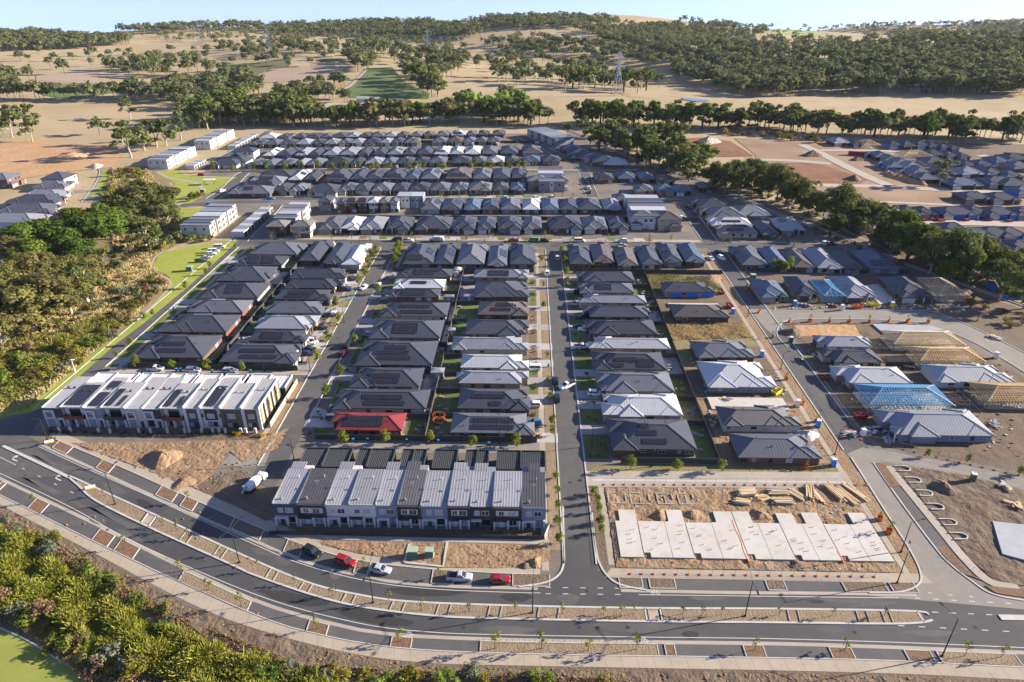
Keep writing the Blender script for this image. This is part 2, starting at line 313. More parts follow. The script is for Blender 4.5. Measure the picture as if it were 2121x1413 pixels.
def drape(name, px, mat, dz=.3, grid=22, **t):
    P = [GT(*p)[:2] for p in px]; pts = []
    for k in range(len(P)):
        a, b = P[k], P[(k + 1) % len(P)]; n = max(1, int(math.dist(a, b) / grid))
        pts += [(a[0] + (b[0] - a[0]) * i / n, a[1] + (b[1] - a[1]) * i / n) for i in range(n)]
    n = len(pts); edges = [(i, (i + 1) % n) for i in range(n)]
    xs = [p[0] for p in pts]; ys = [p[1] for p in pts]; g = []
    def inside(x, y):
        c = False
        for i in range(n):
            (x1, y1), (x2, y2) = pts[i], pts[i - 1]
            if (y1 > y) != (y2 > y) and x < (x2 - x1) * (y - y1) / (y2 - y1) + x1: c = not c
        return c
    x = min(xs) + grid / 2
    while x < max(xs):
        y = min(ys) + grid / 2
        while y < max(ys):
            if inside(x, y) and min((x - p[0]) ** 2 + (y - p[1]) ** 2 for p in pts) > (grid * .4) ** 2: g.append((x, y))
            y += grid
        x += grid
    r = delaunay_2d_cdt([Vector(p) for p in pts + g], edges, [], 1, 1e-4)
    me = bpy.data.meshes.new(name); me.from_pydata([(p.x, p.y, H(p.x, p.y) + dz) for p in r[0]], [], [tuple(q) for q in r[2]]); me.materials.append(M[mat])
    t.setdefault('kind', 'structure'); return put(name, me, **t)
def smooth(P, n=8):
    if len(P) < 3: return P
    out = []; Q = [P[0]] + list(P) + [P[-1]]
    for i in range(1, len(Q) - 2):
        p0, p1, p2, p3 = Q[i - 1], Q[i], Q[i + 1], Q[i + 2]
        for k in range(n):
            t = k / n
            out.append(tuple(.5 * (2 * p1[d] + (p2[d] - p0[d]) * t + (2 * p0[d] - 5 * p1[d] + 4 * p2[d] - p3[d]) * t * t + (3 * p1[d] - p0[d] - 3 * p2[d] + p3[d]) * t ** 3) for d in (0, 1)))
    return out + [P[-1]]
def offs(P, d):
    o = []
    for i in range(len(P)):
        a = P[max(i - 1, 0)]; b = P[min(i + 1, len(P) - 1)]; tx, ty = b[0] - a[0], b[1] - a[1]; l = math.hypot(tx, ty) or 1
        o.append((P[i][0] - ty / l * d, P[i][1] + tx / l * d))
    return o
def band(P, Q, z, mb=None):
    mb = mb or MB()
    for i in range(len(P) - 1): mb.face([(*P[i], z), (*P[i + 1], z), (*Q[i + 1], z), (*Q[i], z)], [P[i], P[i + 1], Q[i + 1], Q[i]])
    return mb
def ribbon(P, w, z, mb=None): return band(offs(P, -w / 2), offs(P, w / 2), z, mb)
def kerbline(P, w, z0, z1, mb=None):
    mb = mb or MB(); A, B = offs(P, -w / 2), offs(P, w / 2); band(A, B, z1, mb)
    for S in (A, B):
        for i in range(len(S) - 1): mb.face([(*S[i], z0), (*S[i + 1], z0), (*S[i + 1], z1), (*S[i], z1)])
    return mb
def kerb(P, w=.32, h=.14, name='kerb', mat='kerb'): return kerbline(P, w, 0, h).build(name, mat, None, kind='structure')
def cut(C, x0, x1, n=10):
    """part of a curve (monotone in x) between x0 and x1"""
    xs = [p[0] for p in C]; ys = [p[1] for p in C]
    return [(float(x), float(np.interp(x, xs, ys))) for x in np.linspace(x0, x1, n)]

# ---- ground of the estate and of the land round it
sheet('estate_ground', [(-137, 104), (-150, 150), (-137.2, 345), (-205, 385), (-232, 560), (-190, 588), (70, 588), (70, 530), (112, 440), (150, 380), (215, 330), (330, 215), (330, 70), (-20, 70)], 'estate_ground', 0)
drape('scrub_ground', [(300, 345), (345, 352), (360, 420), (395, 470), (375, 500), (320, 540), (355, 590), (230, 700), (60, 850), (0, 872), (-120, 900), (-260, 700), (-150, 500), (60, 470), (200, 440), (235, 360)], 'scrub_ground', .02, 30)
sheet('creek_bank', GL([(-60, 985), (0, 1030), (190, 1143), (385, 1254), (530, 1300), (710, 1350), (864, 1374), (1060, 1379), (1344, 1384), (1590, 1388), (1890, 1397), (2160, 1411), (2200, 1500), (-200, 1500), (-200, 1000)]), 'scrub_ground', .004)
sheet('soil_bank', GL([(0, 1035), (190, 1143), (385, 1254), (530, 1300), (710, 1350), (864, 1374), (1060, 1379), (1344, 1384), (1590, 1388), (1890, 1397), (2160, 1411), (2180, 1440), (1300, 1420), (900, 1412), (660, 1398), (440, 1330), (330, 1255), (230, 1200), (110, 1120), (0, 1070)]), 'soil', .012)
SOILB = GL([(0, 1045), (190, 1150), (385, 1262), (530, 1308), (710, 1357), (864, 1381), (1060, 1386), (1344, 1391), (1590, 1395), (1890, 1404), (2160, 1418), (2180, 1440), (1300, 1420), (900, 1412), (660, 1398), (440, 1330), (330, 1255), (230, 1200), (110, 1120), (0, 1070)])
sheet('oval_lawn', GL([(-60, 1275), (0, 1301), (55, 1326), (110, 1360), (160, 1389), (205, 1418), (260, 1470), (-60, 1470)]), 'oval_lawn', .016)
kerb(smooth(GL([(-60, 1275), (0, 1301), (55, 1326), (110, 1360), (160, 1389), (205, 1418), (240, 1450)])), .3, .12)
sheet('verge_lawn', GL([(316, 552), (330, 528), (372, 514), (440, 503), (492, 500), (470, 521), (395, 590), (300, 668), (240, 713), (160, 784), (105, 837), (60, 856), (-40, 868), (-40, 862), (60, 832), (130, 785), (215, 715), (285, 660), (345, 600), (352, 575)]), 'park_lawn', .03)
sheet('park_lawn', GL([(320, 356), (372, 352), (400, 364), (491, 367), (428, 404), (395, 420), (352, 426), (344, 415), (362, 380)]), 'park_lawn', .03)
sheet('left_verge_lawn', GL([(213, 352), (229, 356), (225, 372), (205, 400), (187, 414), (190, 402), (205, 378)]), 'park_lawn', .04)
sheet('corner_lawn', GL([(372, 433), (430, 430), (415, 446), (390, 455), (372, 450)]), 'park_lawn', .035)
kerb(smooth(GL([(325, 356), (350, 368), (400, 378), (418, 390), (412, 398), (390, 408), (370, 425)])), 2.2, .05, 'footpath', 'path')
kerb(smooth(GL([(375, 352), (384, 360), (405, 366), (440, 366), (480, 370)])), 1.4, .05, 'footpath', 'path')
kerb(smooth(GL([(228, 350), (232, 362), (225, 378), (208, 396)])), 2.0, .05, 'footpath', 'path')
kerb(smooth(GL([(492, 498), (420, 501), (370, 511), (328, 527), (314, 552), (330, 568), (352, 582), (345, 602), (285, 662)])), .9, .05, 'footpath', 'path')

# ---- boulevard
cN = smooth([(-160, 163), (-131, 148.3), (-122.1, 143.9), (-100.5, 133.2), (-78, 122.2), (-59.8, 113.6), (-48.7, 108.4), (-34.1, 103.9), (-19.4, 101.9), (-2.4, 101.6), (40, 101.4), (71, 101.7), (150, 101.4)])
cS = smooth([(-160, 146), (-112, 123.6), (-92.6, 114.4), (-74.4, 105.5), (-53.8, 96.2), (-37.9, 91.3), (-24.9, 88.9), (-2.1, 88.2), (23, 88.3), (46, 88.5), (65, 88.3), (93, 87.6), (150, 86)])
qN = smooth([(-160, 142.5), (-118.5, 122.9), (-96.6, 112.6), (-85.7, 107.6), (-74.2, 102.4), (-52.6, 93.2), (-41.6, 89.6), (-24.9, 86.5), (-2, 85.6), (45, 85.8), (68, 85.7), (91, 84.9), (150, 83)])
qS = smooth([(-160, 139.5), (-123.5, 122.8), (-94.7, 109.2), (-67.5, 96.0), (-51.6, 90.0), (-33.5, 85.3), (-19.3, 83.4), (-2, 83.1), (44, 83.2), (70, 83), (89.4, 82.3), (150, 80)])
fS = smooth([(-133, 152.5), (-121.3, 146.8), (-103.2, 138.2), (-83.2, 128.3), (-61.5, 117.9), (-43.7, 110.3), (-30.9, 107.2), (-17.4, 105.7), (-2.5, 105), (4, 105)])
fN = smooth([(-133, 155.5), (-119, 148.8), (-103, 141), (-82.5, 131.2), (-60.5, 120.7), (-43, 112.8), (-30.6, 109.3), (-17, 107.5), (-2.5, 106.5), (4, 106.5)])
mC = smooth([(-140.5, 146.8), (-115.5, 134.5), (-103.2, 127.6), (-86, 119.1), (-59.5, 106.2), (-44, 100.2), (-33.5, 97.3), (-21, 95.6), (-8, 95), (24.5, 95), (50, 95.2), (80.5, 95.5)])
mN = smooth([(-115.2, 134.7), (-112.6, 133.6), (-103.3, 129.1), (-85.3, 120.5), (-57.6, 107.2), (-44.2, 101.4), (-34.8, 98.9), (-23.9, 97.2), (-2.3, 96.6), (24.5, 96.6), (48.6, 97), (76, 97.1), (80, 96.4)])
mS = smooth([(-115.2, 134.4), (-110.6, 131.1), (-103, 125.6), (-86.5, 117.3), (-62.5, 106.1), (-56.2, 103.2), (-41.7, 98), (-31, 95.4), (-16.5, 93.7), (-2.2, 93.4), (24.4, 93.4), (47.6, 93.7), (73.5, 94), (80, 95)])
xx = np.linspace(-158, 148, 120)
def res(C): return [(float(x), float(np.interp(x, [p[0] for p in C], [p[1] for p in C]))) for x in xx]
band(res(cN), res(cS), .012).build('boulevard_road', 'asphalt_new', kind='structure')
band(res(cS), res(qN), .016).build('south_parking_strip', 'asphalt', kind='structure')
band(res(qN), res(qS), .03).build('south_footpath', 'path', kind='structure')
cNw = cut(cN, -131, 4, 60); band(cNw, cut(fS, -131, 4, 60), .016).build('north_parking_strip', 'asphalt', kind='structure')
band(cut(fS, -131, 3.5, 60), cut(fN, -131, 3.5, 60), .03).build('north_footpath', 'path', kind='structure')
sheet('north_parking_strip', [(19, 101.5), (19, 104.4), (82, 104.6), (82, 101.6)], 'asphalt', .016)
sheet('north_footpath', [(17, 104.4), (18.5, 107), (84, 107), (85, 104.4)], 'path', .03)
for C_, d in ((cN, -.4), (cS, .4)):
    for x0, x1 in (((-131, 3), (20, 80)) if C_ is cN else ((-150, 140),)): ribbon(offs(cut(C_, x0, x1, 50), d), .8, .022).build('gutter', 'concrete', kind='structure')
kerb(cut(qN, -150, 140, 70), .2, .1); kerb(cut(fS, -129, 3, 50), .2, .12)
# expansion joints of the south path: slabs
mb = MB()
for x in np.arange(-120, 120, 3.0):
    a = np.interp(x, [p[0] for p in qN], [p[1] for p in qN]); b = np.interp(x + .3, [p[0] for p in qS], [p[1] for p in qS]); mb.face([(x, a, .033), (x + .05, a, .033), (x + .35, b, .033), (x + .3, b, .033)])
mb.build('path_joint_lines', 'ballast', kind='structure')
# intersections and side streets
sheet('west_junction', GL([(-60, 878), (35, 862), (85, 846), (120, 816), (165, 776), (195, 772), (175, 796), (120, 836), (72, 884), (60, 905), (80, 932), (140, 985), (0, 992), (-60, 960)]), 'asphalt', .018)
sheet('central_junction', GL([(1168, 1110), (1169, 1165), (1158, 1190), (1130, 1208), (1070, 1221), (1340, 1226), (1290, 1215), (1262, 1198), (1243, 1170), (1236, 1130), (1231, 1105)]), 'asphalt_new', .02)
kerb(smooth(GL([(1166, 1050), (1168, 1130), (1168, 1165), (1158, 1190), (1130, 1207), (1075, 1216)])), .4); kerb(smooth(GL([(1226, 1060), (1233, 1130), (1243, 1170), (1263, 1198), (1290, 1213), (1340, 1223)])), .4)
sheet('east_junction', GL([(1755, 940), (1790, 988), (1850, 1085), (1885, 1140), (1905, 1185), (1903, 1210), (1870, 1226), (1800, 1234), (2160, 1266), (2160, 1243), (2060, 1232), (2010, 1202), (1965, 1166), (1937, 1135), (1873, 1050), (1835, 1000), (1808, 958), (1790, 925)]), 'asphalt_pale', .021)
kerb(smooth(GL([(1763, 948), (1850, 1085), (1885, 1140), (1906, 1185), (1903, 1210), (1868, 1226), (1800, 1228)])), .35); kerb(smooth(GL([(1808, 958), (1873, 1050), (1937, 1135), (1965, 1166), (2010, 1202), (2060, 1232), (2160, 1250)])), .35)
sheet('side_parking_strip', GL([(1845, 1012), (1868, 1010), (1962, 1130), (1938, 1134), (1873, 1050)]), 'asphalt', .026)
for _q in ([(1812, 962), (1832, 963), (1866, 1008), (1845, 1011)], [(1940, 1136), (1963, 1132), (2000, 1182), (2034, 1203), (1990, 1187), (1966, 1164)], [(2040, 1214), (2160, 1226), (2160, 1244), (2064, 1230)]): MB().prism(GL(_q), 0, .16).build('garden_bed', 'mulch', kind='structure')
STZ = [.014]
def street(name, x0, x1, y0, y1, mat='asphalt'):
    STZ[0] += .0012; sheet(name, [(x0, y0), (x1, y0), (x1, y1), (x0, y1)], mat, STZ[0])
street('west_street', -144, -137, 160, 350); street('left_street', -68.8, -61.7, 128, 309); street('central_street', 8.8, 15.4, 110, 309); street('right_street', 85.2, 92.2, 140, 388)
street('cross_street', -137, 100, 308, 316); street('back_street', -182, 98, 384, 391.2); street('mid_street', -178, 72, 452.5, 459.6); street('far_street', -200, 50, 521, 528)
for x, y0, y1 in ((-144.2, 165, 340), (-136.8, 190, 305), (-69, 140, 305), (-61.5, 157, 305), (8.6, 108, 305), (15.6, 108, 305), (85, 150, 305), (92.4, 165, 300), (85, 320, 378), (92.4, 318, 375)): kerb([(x, y0), (x, (y0 + y1) / 2), (x, y1)], .35)
for y, x0, x1 in ((307.7, -125, -72), (307.7, -58, 5), (307.7, 19, 82), (316.3, -130, 84), (383.8, -160, 82), (391.4, -160, 90), (452.3, -160, 60), (459.8, -160, 60), (520.8, -190, 45), (528.2, -190, 40)): kerb([(x0, y), ((x0 + x1) / 2, y), (x1, y)], .35)
def road_px(name, px, w, mat='asphalt', kb=True):
    STZ[0] += .0012; z = STZ[0]; P = smooth(GL(px)); ribbon(P, w, z).build(name, mat, kind='structure')
    if kb: kerb(offs(P, w / 2 + .15)); kerb(offs(P, -w / 2 - .15))
road_px('park_street', [(440, 412), (475, 388), (505, 359), (540, 357)], 7.5); road_px('west_avenue', [(215, 440), (300, 434), (380, 426), (450, 421), (560, 417)], 8)
road_px('terrace_lane', [(572, 425), (560, 440), (530, 468), (498, 500)], 6.5); road_px('terrace_street', [(425, 352), (470, 322), (520, 297), (556, 272)], 7)
road_px('north_east_street', [(1076, 280), (1135, 310), (1180, 334), (1207, 352), (1216, 380), (1227, 408)], 7); road_px('court', [(1480, 511), (1560, 508), (1650, 510), (1715, 513)], 8)
road_px('west_estate_street', [(185, 418), (200, 398), (215, 375), (220, 352), (205, 340)], 8, 'asphalt_pale'); road_px('west_estate_lane', [(205, 392), (175, 396), (150, 397)], 6, 'asphalt_pale')
sheet('construction_street', GL([(1552, 640), (1700, 645), (1900, 643), (1960, 655), (2040, 690), (2160, 750), (2160, 795), (2030, 716), (1960, 686), (1900, 668), (1800, 662), (1650, 662), (1617, 672), (1610, 700), (1585, 680)]), 'asphalt_pale', .019)
kerb(smooth(GL([(1600, 643), (1700, 645), (1900, 643), (1960, 655), (2040, 690), (2160, 750)])), .3); kerb(smooth(GL([(1632, 720), (1610, 695), (1617, 672), (1650, 662), (1800, 662), (1900, 668), (1960, 686), (2030, 716), (2160, 795)])), .3)
sheet('east_lane', GL([(1765, 937), (1800, 928), (2000, 964), (2160, 998), (2160, 1022), (1990, 987), (1830, 957), (1800, 962)]), 'asphalt_pale', .022)
sheet('service_lane', GL([(640, 930), (660, 905), (1140, 908), (1150, 928), (1132, 938), (640, 938)]), 'asphalt_pale', .01); sheet('service_lane_verge', GL([(655, 911), (660, 897), (1135, 903), (1140, 913)]), 'path', .014)
sheet('rear_lane', [(-137, 181), (-69, 181), (-69, 188.6), (-137, 188.6)], 'asphalt', .01); sheet('rear_lane_verge', [(-134, 186.8), (-69, 186.2), (-69, 188.6), (-134, 189.3)], 'path', .014)
sheet('site_lane', [(15.6, 133.5), (15.6, 139.8), (86, 141), (84, 134.6)], 'concrete', .012); sheet('site_lane_path', [(17, 136.6), (84, 137.2), (84, 136.6), (17, 136)], 'kerb', .018)
sheet('site_lane_verge', [(17, 139.8), (17, 142.3), (84, 143.4), (84, 141)], 'weedy', .014)
# footpaths beside the side streets
for n_, x0, x1, y0, y1 in (('street_footpath', 3.9, 5.4, 106, 300), ('street_footpath', 18.2, 19.6, 108, 134), ('street_footpath', -74.2, -72.8, 190, 300), ('street_footpath', -58, -56.6, 157, 300), ('street_footpath', -132.8, -131.3, 190, 302), ('street_footpath', 80.2, 81.6, 106, 300), ('street_footpath', -72.6, -71.2, 150, 182)):
    sheet(n_, [(x0, y0), (x1, y0), (x1, y1), (x0, y1)], 'path', .026)
sheet('nature_strip', [(5.6, 112), (8.3, 112), (8.3, 300), (5.6, 300)], 'bed_soil', .022); sheet('nature_strip', [(15.8, 106), (18, 107), (18, 134), (15.8, 134)], 'soil', .022); sheet('nature_strip', [(81.8, 106), (84.8, 108), (84.8, 300), (81.8, 300)], 'dirt', .022)
sheet('nature_strip', [(-71, 152), (-69.2, 152), (-69.2, 182), (-71, 182)], 'dirt', .022); sheet('nature_strip', [(-72.6, 190), (-69.2, 190), (-69.2, 300), (-72.6, 300)], 'weedy', .022); sheet('nature_strip', [(-136.6, 190), (-133, 190), (-133, 300), (-136.6, 300)], 'lawn', .022)
sheet('cross_street_verge', [(-125, 316.4), (84, 316.4), (84, 320), (-125, 320)], 'path', .02); sheet('cross_street_verge', [(-120, 305), (84, 305), (84, 307.5), (-120, 307.5)], 'weedy', .016)
for y in (391.8, 460.2, 528.6): sheet('footpath', [(-160, y), (40, y), (40, y + 2.2), (-160, y + 2.2)], 'path', .02)
# ---- bare ground: uneven, rutted surfaces
from mathutils import noise as mn
def rough(name, W, mat, step, amp, z0=.01, freq=.35):
    pts = []
    for k in range(len(W)):
        a, b = W[k], W[(k + 1) % len(W)]; n = max(1, int(math.dist(a, b) / (step * 2))); pts += [(a[0] + (b[0] - a[0]) * i / n, a[1] + (b[1] - a[1]) * i / n) for i in range(n)]
    n = len(pts); xs = np.arange(min(p[0] for p in W), max(p[0] for p in W), step); ys = np.arange(min(p[1] for p in W), max(p[1] for p in W), step); gx, gy = np.meshgrid(xs, ys); gx = gx.ravel() + rng.uniform(-.2, .2, gx.size) * step; gy = gy.ravel() + rng.uniform(-.2, .2, gy.size) * step
    c = np.zeros(gx.size, bool); P = W
    for i in range(len(P)):
        (x1, y1), (x2, y2) = P[i], P[i - 1]
        if y1 != y2: c ^= ((y1 > gy) != (y2 > gy)) & (gx < (x2 - x1) * (gy - y1) / (y2 - y1) + x1)
    g = [(float(x), float(y)) for x, y in zip(gx[c], gy[c])]
    r = delaunay_2d_cdt([Vector(p) for p in pts + g], [(i, (i + 1) % n) for i in range(n)], [], 1, 1e-4); vs = []
    for q in r[0]:
        v = mn.noise((q.x * freq, q.y * freq, 1.7)) * .55 + mn.noise((q.x * freq * 3.1, q.y * freq * 3.1, 5.2)) * .35 + .25 * mn.noise((q.x * freq * .3, q.y * freq * .3, 9.)); rut = abs(math.sin((q.x * .6 + q.y * .8) * .9 + 2 * mn.noise((q.x * .08, q.y * .08, 3.)))) * .22
        vs.append((q.x, q.y, z0 + amp * max(0, v + .22 + rut)))
    me = bpy.data.meshes.new(name); me.from_pydata(vs, [], [tuple(q) for q in r[2]]); me.materials.append(M[mat]); put(name, me, kind='structure')
rough('bare_lot', GL([(150, 918), (330, 916), (540, 912), (600, 885), (575, 930), (505, 958), (475, 935), (440, 985), (405, 1012), (260, 958)]), 'dirt', .55, .3)
rough('bare_lot', GL([(440, 985), (404, 1013), (480, 1045), (552, 1080), (580, 1060), (572, 1012), (520, 1005), (500, 975)]), 'soil', .55, .25)
sheet('concrete_apron', GL([(372, 975), (400, 935), (445, 932), (425, 978), (400, 985)]), 'path', .02); sheet('tarred_pad', GL([(480, 938), (530, 931), (560, 935), (548, 965), (505, 968), (458, 962)]), 'asphalt_pale', .02)
rough('bare_lot', GL([(640, 1120), (1138, 1130), (1140, 1160), (1100, 1178), (920, 1176), (840, 1163), (735, 1145)]), 'dirt', .45, .22); sheet('terrace_footpath', GL([(560, 1090), (640, 1105), (1140, 1118), (1142, 1128), (628, 1116), (585, 1108)]), 'concrete', .02)
rough('building_site', [(19.8, 107.2), (19.8, 133.4), (80, 134.4), (80, 107.2)], 'dirt', .5, .3, z0=-.02, freq=.5)
sheet('bare_lot', [(51, 140), (80, 140), (80, 300), (51, 300)], 'soil', .007); sheet('grassy_lot', [(51, 209), (80, 209), (80, 224.5), (51, 224.5)], 'weedy', .0095); sheet('grassy_lot', [(51, 261), (80, 261), (80, 275), (51, 275)], 'weedy', .0095); sheet('grassy_lot', [(51, 193), (56, 193), (56, 209), (51, 209)], 'weedy', .0096); sheet('bare_lot', GL([(1445, 830), (1660, 835), (1680, 870), (1720, 960), (1500, 965), (1480, 900)]), 'dirt', .011)
sheet('bare_lot', GL([(1600, 640), (1560, 590), (1500, 570), (2140, 570), (2140, 745), (2040, 690), (1900, 643)]), 'soil', .008); sheet('bare_lot', GL([(1625, 672), (1800, 668), (1900, 672), (2160, 800), (2160, 985), (1830, 925), (1790, 900)]), 'excavated', .008)
sheet('graded_lot', GL([(1645, 674), (1770, 672), (1785, 700), (1660, 696)]), 'orange_dirt', .016)
rough('car_park_soil', GL([(1850, 967), (1866, 963), (2010, 987), (2160, 1025), (2200, 1195), (2121, 1214), (2058, 1202), (2010, 1158), (1960, 1098), (1898, 1022)]), 'excavated', .5, .35, freq=.3)
kerb(smooth(GL([(1840, 966), (1888, 1024), (1950, 1100), (2000, 1160), (2050, 1205), (2110, 1218)])), 2.0, .12, 'footpath', 'concrete')
rough('tilled_bank', SOILB, 'soil', .5, .35, freq=.4)
# ---- farmland patches
drape('orange_earthworks', [(0, 296), (60, 288), (150, 300), (242, 303), (256, 322), (228, 347), (120, 358), (40, 372), (-80, 380), (-80, 300)], 'orange_dirt', .15)
drape('ploughed_field', [(75, 157), (150, 152), (208, 150), (198, 174), (75, 172)], 'ploughed'); drape('green_field', [(60, 178), (220, 172), (250, 180), (240, 192), (150, 206), (90, 198)], 'crop')
drape('vineyard', [(530, 130), (601, 119), (599, 138), (530, 156), (470, 151), (440, 136)], 'vines'); drape('ploughed_field', [(535, 155), (566, 141), (718, 140), (706, 155), (632, 168), (530, 172)], 'ploughed')
drape('vegetable_field', [(724, 178), (757, 143), (812, 139), (838, 171), (890, 194), (888, 205), (724, 203)], 'crop'); drape('green_field', [(655, 232), (683, 218), (785, 219), (900, 212), (1010, 226), (990, 240), (775, 236)], 'crop')
drape('pale_field', [(823, 84), (858, 74), (870, 80), (856, 85)], 'pale_crop'); drape('green_strip', [(655, 124), (705, 122), (720, 126), (665, 128)], 'crop'); drape('pale_field', [(1600, 62), (1755, 60), (1700, 72), (1600, 72)], 'pale_crop')
drape('farm_track', [(700, 190), (722, 178), (757, 145), (762, 145), (730, 178), (710, 192)], 'gravel_road', .45); drape('farm_yard', [(650, 228), (680, 214), (790, 212), (790, 218), (690, 218), (660, 232)], 'gravel_road', .45)
drape('farm_dam', [(1412, 203), (1440, 205), (1472, 209), (1445, 212), (1415, 207)], 'water', .5); drape('farm_dam', [(1379, 119), (1402, 120), (1400, 123), (1380, 122)], 'water', .5); drape('farm_dam', [(478, 98), (496, 97), (496, 100), (478, 101)], 'water', .5)
drape('red_earthworks', [(1413, 288), (1450, 285), (1513, 293), (1562, 324), (1478, 325), (1420, 318)], 'red_dirt', .12); drape('graded_estate', [(1520, 286), (1700, 294), (1850, 300), (1995, 335), (1995, 395), (2160, 405), (2160, 440), (1790, 424), (1690, 400), (1560, 345), (1565, 322)], 'pink_dirt', .06)
drape('red_earthworks', [(1580, 338), (1690, 338), (1800, 372), (1780, 382), (1650, 382), (1592, 362)], 'red_dirt', .14); drape('estate_base', [(1720, 290), (2160, 300), (2160, 600), (1900, 545), (1760, 480), (1720, 450), (1790, 424), (1995, 395), (1850, 300)], 'soil', .05)
for px, wd in (([(1660, 300), (1700, 318), (1748, 343), (1800, 368), (1846, 387)], 8), ([(1560, 331), (1650, 334), (1720, 340)], 7), ([(1600, 380), (1700, 384), (1846, 388), (1992, 396), (2140, 402)], 8), ([(1840, 455), (1900, 462), (2000, 462), (2140, 466)], 9), ([(1700, 312), (1780, 312), (1860, 315), (1960, 325)], 6), ([(2030, 322), (2080, 334), (2140, 350)], 9), ([(1650, 420), (1780, 418), (1990, 426)], 4)):
    ribbon(smooth(GL(px)), wd, .22).build('new_estate_road', 'gravel_road', kind='structure')
drape('estate_dam', [(2079, 316), (2160, 322), (2160, 340), (2088, 328)], 'water', .25)
RAIL = GL([(1150, 256), (1290, 320), (1464, 380), (1546, 416), (1629, 451), (1732, 486), (1838, 532), (1972, 582), (2121, 633), (2200, 662)])
ribbon(smooth(RAIL), 9, .03).build('embankment', 'ballast', kind='structure'); ribbon(offs(smooth(RAIL), 12), 9, .02).build('verge_grass', 'dry_grass', kind='structure')
for d in (-1.0, 1.0): kerb(offs(smooth(RAIL), d), .45, .3, 'concrete_edging', 'kerb')

# ---- median with kerbs, soil beds, timber edging; garden beds in the parking strips
for a, b in ((-112, -89), (-85.5, 24), (27.5, 78.5)):
    band(cut(mN, a, b, 40), cut(mS, a, b, 40), .1).build('median_soil', 'bed_soil', kind='structure')
kerb(mN, .45, .15, 'median_kerb'); kerb(mS, .45, .15, 'median_kerb'); kerb(cut(mC, -140.5, -114.8, 12), .8, .15, 'median_kerb')
for x in (-88.4, -86, 24.2, 27.2, 78): kerb([cut(mS, x, x, 1)[0], cut(mN, x, x, 1)[0]], .3, .15, 'median_kerb')
for x in (-87.2, 25.7): sheet('median_crossing', [cut(mS, x - 1, x - 1, 1)[0], cut(mS, x + 1, x + 1, 1)[0], cut(mN, x + 1, x + 1, 1)[0], cut(mN, x - 1, x - 1, 1)[0]], 'concrete', .06)
for x in (-87.2, 25.7):
    for q, C_ in ((.5, mN), (-.5, mS)): p = cut(C_, x, x, 1)[0]; sheet('tactile_paving', [(p[0] - .7, p[1] - 1.0 * q - .35), (p[0] + .7, p[1] - 1.0 * q - .35), (p[0] + .7, p[1] - 1.0 * q + .35), (p[0] - .7, p[1] - 1.0 * q + .35)], 'tactile', .066)
k2 = MB().box(93.5, 140, 95.3, 96.6, 0, .16); k2.build('median_kerb', 'kerb', kind='structure')
PLANKS = [(-77, -75), (-67.5, -65.5), (-54, -52.2), (-46, -44), (-36.5, -34.4), (-26.5, -24), (-17.2, -14.8), (-7, -4.6), (2.8, 6.8), (52, 54), (65.5, 67.5), (70.5, 72)]
for a, b in PLANKS:
    for x in (a, b):
        p, q = cut(mS, x, x, 1)[0], cut(mN, x, x, 1)[0]; MB().bar((p[0], p[1] + .3, .16), (q[0] + .4, q[1] - .3, .16), .18, .14).build('edging_board', 'weathered_wood', kind='structure')
def bed(px0, px1, py, A, B, mat='mulch', edge=True):
    x0, x1 = G(px0, py)[0], G(px1, py)[0]; a, b = cut(A, x0, x1, 6), cut(B, x0, x1, 6)
    band(a, b, .1).build('garden_bed', mat, kind='structure')
    if edge:
        for p, q in ((a[0], b[0]), (a[-1], b[-1])): kerb([p, q], .18, .15, 'bed_edging')
        kerb(a, .18, .15, 'bed_edging')
sb, sa = offs(cS, -.1), offs(qN, .12)
SB = [(0, 12, 1003), (62, 99, 1048), (193, 235, 1115), (236, 287, 1140), (357, 530, 1225), (637, 680, 1300), (810, 852, 1332), (995, 1362, 1343), (1378, 1398, 1345), (1542, 1583, 1348), (1720, 1765, 1350), (1878, 1930, 1358), (1950, 2110, 1368)]
for i, q in enumerate(SB): bed(*q, sb, sa, 'mulch' if (q[1] - q[0]) < 80 else 'bed_soil')
nb, na = offs(cN, .1), offs(fS, -.12)
NB = [(108, 150, 928), (200, 235, 968), (328, 372, 1017), (378, 410, 1040), (470, 545, 1103), (590, 628, 1135), (735, 765, 1177), (895, 940, 1195), (1062, 1138, 1203)]
for q in NB: bed(*q, nb, na, 'mulch' if q[0] < 440 else 'soil')
eN = [(17, 101.7), (83, 101.8)]; eS = [(17, 104.3), (83, 104.4)]
for q in ((1283, 1330, 1207), (1345, 1398, 1208), (1587, 1625, 1210), (1746, 1833, 1212), (1845, 1895, 1215)): bed(*q, eN, eS, 'soil')
for q in ((1862, 1905, 990), (1905, 1925, 1060), (1935, 1990, 1155)): pass

